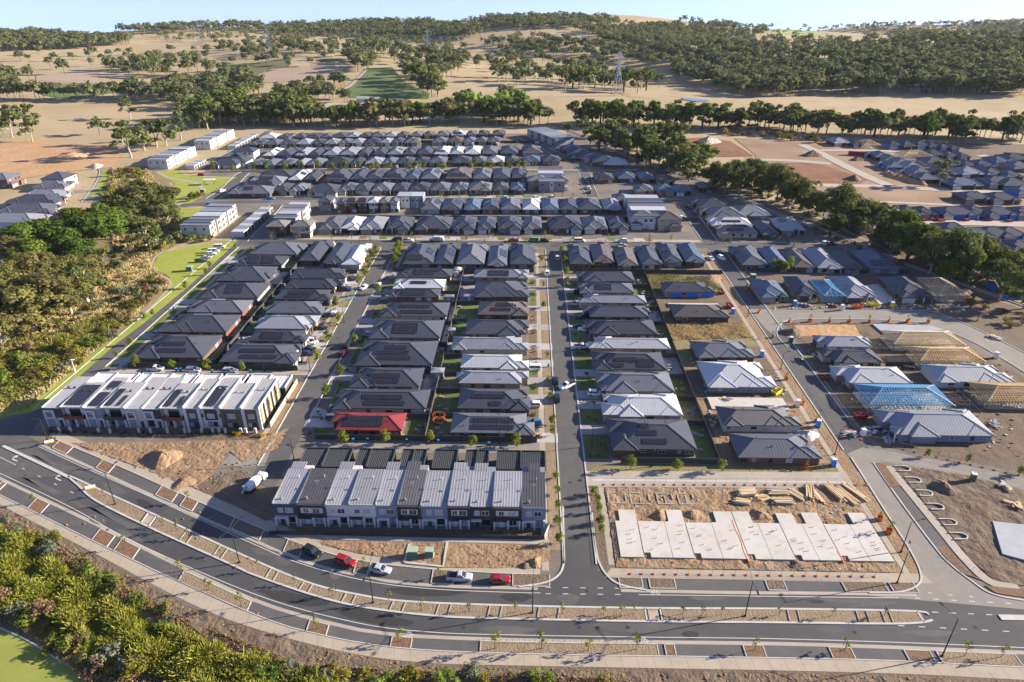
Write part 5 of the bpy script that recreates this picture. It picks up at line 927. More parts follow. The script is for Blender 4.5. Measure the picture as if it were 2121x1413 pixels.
for a, b, y, d, m_, t in ((1706, 1753, 614, 17, 'steel_blue', 'small blue steel roof frame inside red scaffold mesh'), (1944, 2008, 612, 18, 'pine_pale', 'timber frame wrapped in foil at the right end of the construction row'), (1806, 1875, 443, 13, 'pine', 'timber house frame across the graded lots, left of blue-wrapped houses'), (1790, 1826, 301, 16, 'pine_pale', 'pale timber frame in the farthest row of the far right estate'), (1872, 1935, 325, 15, 'pine_pale', 'pale timber frame in the middle of the far right estate')):
    x0, y0 = G(a, y, 2.7); frame_house(x0, G(b, y, 2.7)[0], y0, y0 + d, m_, t, sp=1.6)
# ---- bare slabs
def slab(poly, label, m='slab', h=.42, group='bare house slabs', name='concrete_slab'): return MB().prism(poly, -.1, h).build(name, m, None, label=label, cat='slab', group=group)
sx_ = [G(x, 1166)[0] for x in (1287, 1336, 1396, 1441, 1500, 1553, 1602, 1650, 1699, 1746, 1804, 1852)]; sx_ = [v + .0 for v in sx_]
tops = [125.0, 121.2, 125.2, 121.0, 124.9, 125.0, 121.2, 124.6, 125.0, 121.2, 125.2]
for i in range(11):
    a, b = sx_[i] + .04, sx_[i + 1] - .05; t = tops[i]; m1 = a + (b - a) * .8; n_ = [(a, 110), (a + 1.4, 110), (a + 1.4, 111.3), (a + .1, 111.3)] if i % 2 == 1 else [(a, 110)]
    poly = [(a + 1.5, 110), (b, 110), (b, 121.2 if t > 122 else t), (m1, 121.2 if t > 122 else t), (m1 - .01, t), (a + .1, t), (a + .1, 111.4), (a + 1.5, 111.4)] if i % 2 else [(a, 110), (b, 110), (b, t if t > 122 else 121.2), (b - (b - a) * .78, t), (b - (b - a) * .785, 121.2), (a, 121.2)]
    so = slab(poly, f"pale concrete house slab, {ordw(i + 1)} from left on the fenced building site"); rs = random.Random(i)
    for k in range(5): ubox('pipe_stub', so, rs.uniform(a + 1.8, b - .6), rs.uniform(112, 120.5), .6, .12, .12, .5, 'frame_white')
slab([(54.5, 169), (77, 169), (77, 175.4), (54.5, 175.4)], 'bare concrete slab behind the dark tiled house', group='bare house slabs'); x0, y0 = G(1808, 684); slab(GL([(1806, 673), (1925, 676), (1955, 686), (1830, 693)]), 'pale blue-white slab at the bend of the construction street', 'slab_blue_shaded'); slab(GL([(2055, 1082), (2140, 1092), (2200, 1180), (2130, 1165), (2075, 1150)]), 'bluish slab with plastic sheet at the right edge', 'slab_blue_shaded'); slab(GL([(1788, 593), (1818, 590), (1860, 622), (1822, 632)]), 'bare slab between two houses in the construction row'); slab([(55, 240.5), (74.5, 240.5), (74.5, 244), (55, 244)], 'tan slab behind the brown-roofed brick house')
for i, (a, b) in enumerate([(1258, 1296), (1304, 1345), (1358, 1392), (1402, 1436)]):
    x0, x1 = G(a, 1028)[0], G(b, 1028)[0]; mb = MB(); rs = random.Random(i + 3)
    for q in ((x0, x1, 127.4, 127.7), (x0, x0 + .35, 127.7, 131.5), (x1 - .3, x1, 128 + i * .5, 131.2), (x0 + .35, (x0 + x1) / 2, 131.2, 131.5), ((x0 + x1) / 2 - .15, (x0 + x1) / 2 + .15, 127.7, 129.6 + i * .4)): mb.box(q[0] + rs.uniform(-.1, .1), q[1], q[2], q[3], 0, .22 + rs.uniform(-.06, .06))
    mb.build('footing_frame', 'concrete', None, label=f"low broken concrete footing, {ordw(i + 1)} from left behind the slabs", cat='footing', group='footings on the building site')
# ---- timber stacks
BOARD = MB().box(-.5, .5, -.5, .5, -.5, .5).mesh('board', 'pine')
def stack(px, py, L, n, rows, rz, label, mats=('pine', 'pine_pale', 'pine_pale', 'weathered_wood')):
    x, y = G(px, py); r = empty('timber_stack', (x, y, 0), rz, label=label, cat='timber stack', group='timber on the building site'); rs = random.Random(px)
    for j in range(rows):
        for i in range(n): put('board', BOARD, r, (rs.uniform(-.5, .5), (i - n / 2) * .5 + rs.uniform(-.08, .08), .15 + j * .26), rs.uniform(-.06, .06), mat=rs.choice(mats), scale=(L * rs.uniform(.7, 1), rs.uniform(.25, .42), .2))
for q in ((1545, 1022, 4.5, 5, 4, .1, 'largest pale timber stack, left of the timber yard'), (1535, 1040, 4, 4, 3, -.25, 'skewed timber stack below the largest stack'), (1580, 1032, 3.5, 4, 2, .2, 'small timber pile right of the skewed stack'), (1612, 1020, 5, 5, 3, .02, 'neat timber stack in the middle of the yard'), (1618, 1040, 5.5, 4, 3, 0, 'long timber stack with green plank'), (1650, 1025, 5, 4, 2, -.9, 'leaning boards beside the middle stacks'), (1675, 1022, 6, 4, 3, 1.3, 'upright-laid boards pile in the yard'), (1690, 1030, 5, 3, 2, 1.7, 'crossed boards pile right of the yard middle'), (1728, 1022, 7, 4, 3, 1.9, 'long boards pile near the right end'), (1752, 1028, 7, 4, 2, 2.0, 'green and pine planks near the right end'), (1768, 1022, 8, 3, 3, 2.05, 'last long plank pile beside the street fence')): stack(*q)

# ================================================================== FENCES, YARDS, DRIVEWAYS
NF = [0]
def fence(x0, y0, x1, y1, label, group, h=1.8, mat='fence', seg=2.4, post=True, rails=False):
    L = math.dist((x0, y0), (x1, y1)); rz = math.atan2(y1 - y0, x1 - x0); n = max(1, round(L / seg)); s = L / n
    mb = MB().box(0, L, -.03, .03, .02, h); pm = MB()
    for i in range(n + 1): pm.box(i * s - .05, i * s + .05, -.06, .06, 0, h + .05)
    r = empty('fence', (x0, y0, 0), rz, label=label, cat='fence', group=group)
    if L < 90 and h > 1:
        for i in range(n): ubox('panel', r, (i + .5) * s, 0, h / 2 + .02, s - .08, .05, h - .04, mat)
    else: mb.build('panel', mat, r)
    pm.build('post', mat, r); MB().box(0, L, -.05, .05, h, h + .06).build('capping', mat, r); return r
fg = 'dark panel fences in the estate'
def panel_fence(x0, y0, x1, y1, where, **k): fence(x0, y0, x1, y1, 'dark grey panel fence ' + where, fg, **k)
panel_fence(-57, 151.7, -27, 151.7, 'along the service lane behind the red-roofed house'); panel_fence(-27, 151.7, 3.2, 151.7, 'along the service lane below the central-street corner house'); panel_fence(25, 143.4, 50.5, 143.4, 'along the site lane below the corner house'); panel_fence(-129, 189.8, -101, 189.8, 'along the rear lane, left half'); panel_fence(-101, 189.4, -73.5, 189.2, 'along the rear lane, right half'); 
for x, a, b, w_ in ((-27.2, 151.8, 275.8, 'between the left-street and central-street yards'), (-101.2, 190, 304, 'between the creek-street and left-street yards'), (50.4, 143.6, 276, 'between the central-street yards and the unfinished lots')): panel_fence(x, a, x, b, w_, mat='fence')
for y, a, b, w_ in ((275.8, -58, -27.2, 'behind the left-street end house'), (275.8, -27, 3, 'behind the central-street end house'), (275.6, 20, 84, 'behind the row of six'), (272.6, -101, -73, 'behind the last left-street house'), (350.6, -90, 90, 'between the cross-street rows'), (419.8, -160, 20, 'between the back-street rows'), (487.6, -165, 45, 'between the mid-street rows'), (548.8, -205, 10, 'between the two rearmost rows'), (278.5, 100, 165, 'behind the construction row'), (196, 117, 126, 'behind the scaffolded houses')): panel_fence(a, y, b, y, w_)
def yards(rows, rear, side, front_k, front_path, name, seedv):
    """side fences, back lawns, front lawns and driveways of a column of lots"""
    rs = random.Random(seedv)
    for k, (x0, x1, y0, y1) in enumerate(rows):
        yn = rows[k + 1][2] if k + 1 < len(rows) else y1 + 2.4; yb = (y1 + yn) / 2; ya = (rows[k - 1][3] + y0) / 2 if k else y0 - 1
        back = x1 if side == 'w' else x0; fr = x0 if side == 'w' else x1
        panel_fence(min(back, rear), yb, max(back, rear), yb, f"{ordw(k + 1)} up between the back yards {name}", h=1.7)
        a, b = sorted((rear, back)); m = rs.choice(['lawn', 'lawn', 'weedy', 'driveway', 'lawn']); 
        if b - a > 1.5: sheet('back_lawn', [(a + .3, ya + .4), (b - .2, ya + .4), (b - .2, yb - .3), (a + .3, yb - .3)], m, .03)
        a, b = sorted((fr, front_k)); gy0, gy1 = ((ya + .5, ya + 5) if rs.random() < .5 else (yb - 5, yb - .5))
        sheet('driveway', [(a - .6, gy0), (b + .6, gy0), (b + .6, gy1), (a - .6, gy1)], 'driveway', .034)
        oy0, oy1 = (gy1 + .4, yb - .2) if gy0 < ya + 1 else (ya + .2, gy0 - .4); a2, b2 = sorted((fr, front_path))
        if b2 - a2 > .8: sheet('front_lawn', [(a2 + .3, oy0), (b2 - .3, oy0), (b2 - .3, oy1), (a2 + .3, oy1)], rs.choice(['lawn', 'lawn', 'mulch', 'lawn']), .031)
CC = [(-54, -33.5, 152.8, 161.4), (-55.5, -28.4, 163.6, 174.2), (-53.5, -32, 175.6, 187.2), (-55, -29.8, 189, 205.6), (-54.5, -29.5, 207.9, 222), (-54, -29.1, 225.1, 237.5), (-54.5, -34, 242.6, 250), (-54, -33.1, 251.5, 260.5), (-54.5, -31.3, 263, 272)]
DD = [(-20.4, 2.6, 152.3, 162), (-19.6, 1.5, 164.2, 175.2), (-20.4, 1, 178.2, 186), (-20.8, 1, 187.8, 196.6), (-25, .8, 200.2, 209), (-21.3, 1, 211.3, 223), (-18, 1, 227.2, 239), (-20.8, 1, 243.6, 258.5), (-22.1, 1, 263.4, 272)]
EE = [(22.5, 45, 146, 160), (21.8, 44.5, 161.9, 173), (21.5, 44.6, 174.6, 186), (21.5, 44.5, 187.8, 199.4), (21, 48.3, 201.9, 209.6), (21, 45.7, 212.4, 223.4), (21, 44.8, 226.2, 236.2), (20, 46, 238.8, 246), (20.6, 42.6, 248.4, 258), (20.8, 44.3, 260.3, 270.6)]
BB = [(-98.9, -74, 189.8, 202.5), (-95, -75, 204.4, 212.3), (-96, -75.4, 213.9, 224.8), (-96.5, -75.8, 227, 237.5), (-97.5, -75.5, 239.3, 248.6), (-97.2, -74.6, 250.3, 259.4), (-98.4, -75, 261, 271.2)]
AA = [(-127.7, -105, 192.2, 208.4), (-128.4, -104.7, 210.5, 224.8), (-127, -105, 226.8, 238), (-127.3, -104, 240, 255), (-127.5, -107, 257.2, 273), (-127, -106, 275, 286), (-126.5, -103.5, 288.4, 303.5)]
yards(CC, -27.2, 'w', -61.6, -58.2, 'right of the left street', 1); yards(DD, -27.2, 'e', 8.4, 3.8, 'left of the central street', 2); yards(EE, 50.4, 'w', 15.8, 16, 'right of the central street', 3); yards(BB, -101.2, 'e', -69.2, -74.4, 'left of the left street', 4); yards(AA, -101.2, 'w', -136.6, -131, 'by the creek street', 5)
sheet('corner_lawn', [(27, 143.8), (44, 143.8), (44, 145.6), (27, 145.6)], 'lawn', .036); sheet('corner_lawn', [(45.6, 143.8), (50.2, 143.8), (50.2, 160), (45.6, 160)], 'lawn', .037); sheet('corner_lawn', [(-33, 152.2), (-27.6, 152.2), (-27.6, 162.2), (-33, 162.2)], 'lawn', .038); sheet('corner_lawn', [(20, 146), (22.3, 146), (22.3, 150), (20, 150)], 'lawn', .037)
for y0, y1, xs in ((316.6, 322, (-88, -78, -66, -52, -38, -20, -8, 3, 17, 34, 52)), (391.6, 397.5, (-125, -112, -96, -70, -55, -40, -24, -8, 6)), (460, 464.5, (-150, -130, -110, -90, -70, -50, -30, -10)), (528.4, 532, (-175, -150, -130, -110, -85, -60, -40, -20))):
    for i, x in enumerate(xs): sheet('driveway', [(x, y0), (x + 5, y0), (x + 5, y1), (x, y1)], 'driveway', .026); sheet('front_lawn', [(x + 5.6, y0 + 1), (x + 9, y0 + 1), (x + 9, y1), (x + 5.6, y1)], 'lawn' if i % 2 else 'mulch', .027)
# low front fences of the two terraces
fence(-57.5, 115.4, 4.6, 115.2, 'low dark slat fence in front of the grey terrace', 'terrace fences', 1.0, 'charcoal'); fence(4.6, 115.3, 6.2, 120.5, 'short grey fence at the right end of the grey terrace', 'terrace fences', 1.2, 'off_white'); fence(-71.3, 157, -71, 181, 'grey side fence right of the white terrace', 'terrace fences', 1.8, 'weathered_wood')
sheet('terrace_gardens', [(-57.3, 115.6), (4.4, 115.4), (4.6, 118), (-57, 118)], 'soil', .024); sheet('terrace_gardens', [(-134, 151.5), (-72, 151), (-72, 155.6), (-134, 155.8)], 'soil', .024)
for i, px in enumerate([124, 147, 206, 229, 289, 313, 348, 384, 393, 419, 442, 455, 468, 500, 510, 530]):
    r = empty('letterbox_pillar', (*G(px, 897 - (px < 200) * 3), 0), 0, label=f"white letterbox pillar, {ordw(i + 1)} from left before the white terrace", cat='pillar', group='letterbox pillars'); ubox('pillar', r, 0, 0, .75, .55, .5, 1.5, 'white'); ubox('cap', r, 0, 0, 1.54, .66, .6, .08, 'off_white'); ubox('letter_slot', r, 0, -.26, 1.1, .3, .04, .12, 'frame_dark')
# ================================================================== VEHICLES
def loft(secs, mb=None):
    """body from cross-sections (x, half width, z list of (frac width, z))"""
    mb = mb or MB(); n = len(secs[0][1])
    base = len(mb.v)
    for x, ring in secs: mb.v += [(x, y, z) for y, z in ring]
    for k in range(len(secs) - 1):
        for j in range(n): j2 = (j + 1) % n; mb.f.append((base + k * n + j, base + k * n + j2, base + (k + 1) * n + j2, base + (k + 1) * n + j)); mb.u += [(0, 0)] * 4
    mb.f.append(tuple(base + j for j in range(n))[::-1]); mb.f.append(tuple(base + (len(secs) - 1) * n + j for j in range(n))); mb.u += [(0, 0)] * (2 * n); return mb
def ring(w, z0, z1, in_=.1, ch=.12): return [(-w, z0), (-w, z1 - ch), (-w + in_, z1), (w - in_, z1), (w, z1 - ch), (w, z0)]
CARM = {}
def car_proto(kind):
    if kind in CARM: return CARM[kind]
    L, Wd, Ht = dict(sedan=(4.8, 1.84, 1.46), hatch=(4.3, 1.8, 1.5), suv=(4.75, 1.9, 1.72), ute=(5.4, 1.9, 1.8), van=(5.2, 1.95, 2.0))[kind]; h = L / 2; w_ = Wd / 2; hb = .62 * Ht if kind != 'van' else .55 * Ht
    nose, tail = hb * .86, hb * (.98 if kind != 'sedan' else .95)
    body = loft([(-h, ring(w_ * .86, .32, tail * .9)), (-h + .15, ring(w_ * .95, .25, tail)), (-h * .5, ring(w_, .22, hb)), (h * .3, ring(w_, .22, hb)), (h * .55, ring(w_ * .98, .22, hb * .97)), (h - .25, ring(w_ * .93, .24, nose)), (h, ring(w_ * .8, .32, nose * .82))])
    c0, c1, r0, r1 = dict(sedan=(-h * .78, h * .42, -h * .42, h * .08), hatch=(-h * .93, h * .42, -h * .72, h * .05), suv=(-h * .95, h * .42, -h * .8, h * .1), ute=(-h * .22, h * .5, -h * .12, h * .18), van=(-h * .97, h * .68, -h * .9, h * .42))[kind]
    gz = Ht - .07
    glass = loft([(c0, ring(w_ * .93, hb - .06, hb)), (r0, ring(w_ * .78, hb - .06, gz)), (r1, ring(w_ * .78, hb - .06, gz)), (c1, ring(w_ * .92, hb - .06, hb))])
    roof = MB(); 
    roof = loft([(r0 - .05, ring(w_ * .74, gz - .1, gz + .03, .06, .04)), (r0 + .1, ring(w_ * .79, gz - .1, Ht, .1, .05)), (r1 - .1, ring(w_ * .79, gz - .1, Ht, .1, .05)), (r1 + .08, ring(w_ * .74, gz - .1, gz + .03, .06, .04))])
    pil = MB()
    for sy in (-1, 1):
        for xa, xb in ((c0 + .05, r0), (c1 - .02, r1), ((c0 + c1) / 2 - .05, (r0 + r1) / 2)): pil.bar((xa, sy * w_ * .915, hb), (xb, sy * w_ * .785, gz), .1, .07)
    wh = MB().tube([(0, -.11, 0), (0, .11, 0)], .34, 12); rim = MB().tube([(0, -.12, 0), (0, .12, 0)], .2, 10)
    tray = None
    if kind == 'ute': tray = MB().box(-h + .12, -h * .24, -w_ * .84, w_ * .84, hb - .04, hb + .03)
    CARM[kind] = dict(L=L, W=Wd, H=Ht, hb=hb, nose=nose, tail=tail, body=body.mesh('car_body', 'car_white'), glass=glass.mesh('windows', 'glass'), roof=roof.mesh('car_roof', 'car_white'), pil=pil.mesh('pillars', 'car_white'), wheel=wh.mesh('tyre', 'rubber'), rim=rim.mesh('rim', 'rim'), tray=tray.mesh('tray_cover', 'plastic_black') if tray else None)
    return CARM[kind]
for me_ in (): pass
def car(px, py, kind, col, deg, label, group='parked vehicles', z=.03, canopy=None):
    p = car_proto(kind); x, y = G(px, py); nm = dict(sedan='sedan', hatch='hatchback', suv='suv', ute='pickup', van='van')[kind]
    r = empty(dict(sedan='parked_sedan', hatch='parked_hatchback', suv='parked_wagon', ute='parked_pickup', van='parked_van')[kind], (x, y, z), R(deg), label=label, cat=dict(sedan='car', hatch='car', suv='car', ute='pickup', van='van')[kind], group=group)
    m = 'car_' + col; put('body', p['body'], r, mat=m); put('windows', p['glass'], r); put('roof_panel', p['roof'], r, mat=m); put('window_pillars', p['pil'], r, mat=m)
    h, w_ = p['L'] / 2, p['W'] / 2
    for sx in (-.62, .62):
        for sy in (-1, 1):
            wv = put('wheel', p['wheel'], r, (sx * h, sy * (w_ - .1), .34)); put('rim', p['rim'], wv)
    for sy in (-1, 1):
        ubox('headlight', r, h - .16, sy * w_ * .66, p['nose'] * .8, .22, .36, .15, 'lamp_glass'); ubox('tail_light', r, -h + .06, sy * w_ * .72, p['tail'] * .78, .14, .24, .22, 'lamp_red'); ubox('mirror', r, h * .36, sy * (w_ + .08), p['hb'] + .08, .14, .16, .14, m)
    if p['tray']: put('tray_cover', p['tray'], r, mat='plastic_black' if canopy is None else canopy)
    if canopy in ('car_white',): ubox('canopy', r, -h * .62, 0, p['hb'] + .4, h * .68, w_ * 1.6, .8, canopy)
    return r
bg_ = 'vehicles parked along the boulevard'
car(648, 1147, 'suv', 'black', -27, 'black four-wheel drive with roof rack, leftmost on the boulevard', bg_); car(716, 1167, 'suv', 'red', -21, 'red wagon parked behind the black four-wheel drive', bg_); car(788, 1183, 'sedan', 'silver', -12, 'silver sedan beside a mulched tree bed', bg_); car(952, 1199, 'ute', 'silver', -2, 'silver pickup with black tray cover on the boulevard', bg_); car(1036, 1204, 'hatch', 'red', 0, 'small red hatchback, rightmost on the boulevard', bg_)
st_ = 'vehicles in the streets and driveways'
CARS = [(1174, 802, 'ute', 'white', 215, 'white tradesman pickup turning across the central street'), (1150, 792, 'suv', 'black', 90, 'dark car at the kerb beside the turning pickup'), (1153, 828, 'suv', 'black', 90, 'black car parked just below the turning pickup'), (1104, 842, 'suv', 'white', 180, 'white jeep with dark roof in a dry driveway'), (1107, 879, 'hatch', 'blue', 180, 'bright blue hatchback beside yellow flower bushes'), (1104, 766, 'van', 'white', 180, 'white van with ladder rack in a driveway'),
        (1205, 721, 'ute', 'white', 0, 'white pickup on the drive of the long white-roofed house'), (1233, 818, 'suv', 'white', 0, 'white wagon between hedged driveways right of the central street'), (1212, 685, 'ute', 'white', 180, 'white pickup with white canopy in a shaded driveway'), (1200, 679, 'sedan', 'black', 0, 'black sedan beside the canopy pickup'), (1200, 608, 'suv', 'black', 0, 'black wagon far up the right side of the central street'), (1208, 660, 'sedan', 'black', 0, 'black car before a hedge, right of the central street'),
        (1154, 536, 'suv', 'silver', 90, 'silver car parked near the top of the central street'), (1133, 570, 'suv', 'white', 270, 'white wagon driving near the top of the central street'), (1064, 500, 'ute', 'orange', 180, 'orange pickup on the cross street'), (1105, 500, 'van', 'green', 180, 'green service van on the cross street'), (1128, 501, 'suv', 'black', 0, 'black wagon behind the green van'), (1200, 501, 'van', 'white', 0, 'white van outside the largest cross-street house'), (1289, 501, 'suv', 'white', 180, 'white wagon outside the white corner house'), (1246, 507, 'hatch', 'red', 0, 'red hatchback half hidden behind the row of six'), (1288, 510, 'sedan', 'silver', 0, 'pale blue sedan half hidden behind the row of six'),
        (1470, 537, 'sedan', 'white', 110, 'white car left of the right street junction'), (1494, 537, 'suv', 'white', 290, 'white wagon at the kerb below the junction'), (1487, 525, 'suv', 'black', 110, 'black wagon just above the white wagon'), (1413, 454, 'suv', 'white', 290, 'white wagon beside the white flat-roofed townhouses'), (1427, 432, 'suv', 'black', 290, 'dark wagon at the upper right street bend'), (1438, 443, 'sedan', 'navy', 290, 'navy sedan below the dark wagon at the bend'), (1477, 452, 'sedan', 'blue', 0, 'blue car in front of the long grey-roofed house'), (1480, 474, 'sedan', 'red', 0, 'red sedan beside the white-roofed corner house'),
        (1213, 372, 'sedan', 'silver', 95, 'silver car, topmost of four parked in line'), (1216, 381, 'suv', 'black', 95, 'dark car, second of four parked in line'), (1219, 391, 'suv', 'white', 95, 'white car, third of four parked in line'), (1221, 400, 'sedan', 'black', 95, 'dark car, lowest of four parked in line'),
        (684, 508, 'suv', 'white', 180, 'white wagon on the left part of the cross street'), (822, 499, 'van', 'black', 180, 'dark green truck-like van on the cross street'), (846, 501, 'ute', 'white', 0, 'white pickup behind the dark green van'), (813, 530, 'hatch', 'blue', 80, 'light blue car beside the clipped trees'), (783, 592, 'hatch', 'white', 80, 'white car at the right kerb of the left street'), (754, 598, 'hatch', 'white', 250, 'white car driving down the left street'), (727, 581, 'suv', 'black', 0, 'black wagon high on the left side driveways'), (718, 602, 'suv', 'navy', 0, 'navy wagon beside a green lawn, left street'), (683, 655, 'ute', 'grey', 180, 'dark pickup with canopy, left-street driveway'), (666, 682, 'sedan', 'black', 0, 'black sedan outside the pale grey house, left street'), (645, 710, 'van', 'white', 0, 'white van half hidden outside a solar house, left street'), (769, 696, 'suv', 'silver', 0, 'silver wagon nosed up to the third solar house'),
        (640, 713, 'suv', 'white', 0, 'white four-wheel drive, topmost of three in one driveway'), (641, 726, 'sedan', 'black', 0, 'black sedan, middle of three in one driveway'), (638, 735, 'hatch', 'navy', 0, 'bright navy hatchback, lowest of three in one driveway'), (720, 718, 'suv', 'black', 80, 'black car at the kerb above the maroon car'), (711, 735, 'hatch', 'maroon', 80, 'maroon hatchback at the right kerb of the left street'), (698, 846, 'sedan', 'teal', 0, 'teal sedan beside the red-roofed house'), (692, 869, 'suv', 'grey', 0, 'blue-grey wagon in front of the red-roofed house'),
        (323, 767, 'ute', 'white', 0, 'white pickup in the rear lane behind the white terrace'), (401, 770, 'suv', 'white', 0, 'white wagon in the middle of the rear lane'), (477, 772, 'suv', 'silver', 0, 'silver wagon in the rear lane, rightmost'), (455, 514, 'van', 'white', 10, 'white caravan, topmost beside the green reserve'), (443, 523, 'van', 'white', 10, 'white van, second beside the green reserve'), (438, 528, 'suv', 'white', 10, 'white wagon, third beside the green reserve'), (427, 536, 'sedan', 'silver', 10, 'silver car, fourth beside the green reserve'), (418, 543, 'ute', 'grey', 10, 'dark pickup with load, lowest beside the green reserve'), (480, 551, 'sedan', 'silver', 80, 'silver car parked in shade on the creek street'), (326, 692, 'sedan', 'silver', 80, 'silver car in shade low on the creek street'),
        (460, 397, 'suv', 'white', 70, 'white wagon beside the park lawn'), (436, 425, 'hatch', 'blue', 0, 'blue hatchback in the angle bays below the park'), (418, 364, 'suv', 'red', 0, 'red car above the park lawn'), (561, 413, 'sedan', 'blue', 0, 'blue car on the back street by the narrow garages'), (755, 351, 'hatch', 'white', 0, 'white car on the mid street, leftmost'), (823, 347, 'hatch', 'white', 90, 'white car on the mid street, in the middle'), (860, 347, 'hatch', 'white', 90, 'white car on the mid street, rightmost'), (1044, 412, 'suv', 'white', 180, 'white wagon on the back street below red garage'), (1112, 412, 'suv', 'white', 0, 'white wagon outside the tan two-storey house'), (1143, 410, 'suv', 'white', 90, 'white car in the drive of the two-storey house'), (948, 301, 'van', 'white', 90, 'white van on the far street, leftmost'), (979, 301, 'van', 'white', 90, 'white van on the far street, middle'), (1030, 301, 'van', 'white', 90, 'white van on the far street, rightmost'), (1112, 297, 'suv', 'white', 140, 'white car by the unfinished terrace'), (1179, 326, 'hatch', 'blue', 140, 'blue car on the north-east street'), (1710, 506, 'suv', 'white', 20, 'white car at the end of the court'), (1722, 509, 'suv', 'black', 20, 'black car at the end of the court'), (150, 372, 'suv', 'black', 0, 'black car beyond the creek, upper driveway'), (152, 379, 'sedan', 'navy', 0, 'dark car beyond the creek, lower driveway')]
for a in CARS: car(*a, group=st_, canopy='car_white' if a[2] == 'ute' and 'canopy' in a[5] else None)
# roof rack on the black four-wheel drive is part of its roof; concrete pump truck
tx, ty = G(529, 1008); tr = empty('concrete_truck', (tx, ty, .02), R(72), label='white concrete pump truck with chute on the bare lot', cat='truck', group=None)
loft([(2.9, ring(1.15, .5, 2.5, .1, .2)), (4.2, ring(1.15, .5, 2.75, .15, .2)), (4.9, ring(1.12, .5, 2.0, .15, .2)), (5.0, ring(1.05, .5, 1.5, .15, .2))]).build('cab', 'car_white', tr); ubox('windscreen', tr, 4.58, 0, 2.3, .1, 1.9, .7, 'glass'); MB().box(-4.6, 2.8, -.5, .5, .7, 1.0).build('chassis', 'plastic_black', tr)
loft([(-3.8, ring(.75, 1.3, 2.7, .3, .3)), (-2.4, ring(1.15, 1.05, 3.2, .5, .5)), (.2, ring(1.2, 1.05, 3.3, .5, .5)), (2.2, ring(.8, 1.25, 2.7, .3, .3))]).build('mixer_drum', 'car_white', tr); MB().bar((-3.9, 0, 2.6), (-5.6, .3, 1.5), .5, .3).build('chute', 'galv', tr); ubox('hopper', tr, -4.1, 0, 3.0, .9, 1.2, .7, 'car_silver'); ubox('tool_box', tr, 1.9, .9, 1.25, 1.4, .4, .6, 'plastic_yellow')
for sx in (3.9, -1.6, -2.9):
    for sy in (-1, 1): wv = MB().tube([(0, -.18, 0), (0, .18, 0)], .52, 12).build('wheel', 'rubber', tr, (sx, sy * 1.0, .52)); MB().tube([(0, -.19, 0), (0, .19, 0)], .28, 10).build('rim', 'rim', wv)
wt = empty('delivery_truck', (*G(905, 500), .02), 0, label='white tray truck on the cross street', cat='truck'); MB().box(-3.6, 1.5, -1.1, 1.1, .8, 1.3).build('tray', 'galv', wt); loft([(1.6, ring(1.1, .4, 2.4)), (3.0, ring(1.1, .4, 2.4)), (3.4, ring(1.05, .4, 1.6))]).build('cab', 'car_white', wt); MB().box(-1.6, 1.3, -.9, .9, 1.3, 2.5).build('load_box', 'off_white', wt)
for sx in (2.4, -2.4):
    for sy in (-1, 1): MB().tube([(0, -.15, 0), (0, .15, 0)], .45, 10).build('wheel', 'rubber', wt, (sx, sy * .95, .45))
tr.scale = (.8, .8, .8)
# ================================================================== STREET FURNITURE
def lamp(px, py, h, arms, label, group='street lamps', mat='lamp_black', L=2.4):
    r = empty('street_lamp', (*G(px, py), .05), 0, label=label, cat='street lamp', group=group); MB().tube([(0, 0, 0), (0, 0, h)], [.13, .07], 8).build('pole', mat, r); MB().tube([(0, 0, 0), (0, 0, .25)], .25, 8).build('base', mat, r)
    for a in arms:
        c, s = math.cos(R(a)), math.sin(R(a)); MB().tube([(0, 0, h - .15), (c * L, s * L, h + .45)], .05, 6).build('arm', mat, r)
        hd = MB().box(-.1, .7, -.17, .17, -.07, .07).build('lamp_head', mat, r, (c * L, s * L, h + .46), R(a)); ubox('lens', hd, .35, 0, -.08, .5, .24, .04, 'lamp_glass')
LW = 'leftmost|second from left|third from left|middle|fifth from left'.split('|')
for i, (a, b) in enumerate([(239, 1045), (496, 1166), (773, 1249), (1103, 1270), (1543, 1277)]): lamp(a, b, 9.6, (70, 250) if i < 2 else (88, 268), f"tall dark double-arm lamp in the median, {LW[i]}", 'boulevard lamps', L=3)
lamp(1951, 1360, 10, (120,), 'tall dark lamp leaning over the boulevard at the lower right', 'boulevard lamps', L=3); lamp(1858, 1208, 8.6, (60,), 'dark lamp on the corner paving by the slab site', 'boulevard lamps'); lamp(1866, 1144, 8.6, (10,), 'dark lamp on the grass strip above the corner lamp', 'boulevard lamps')
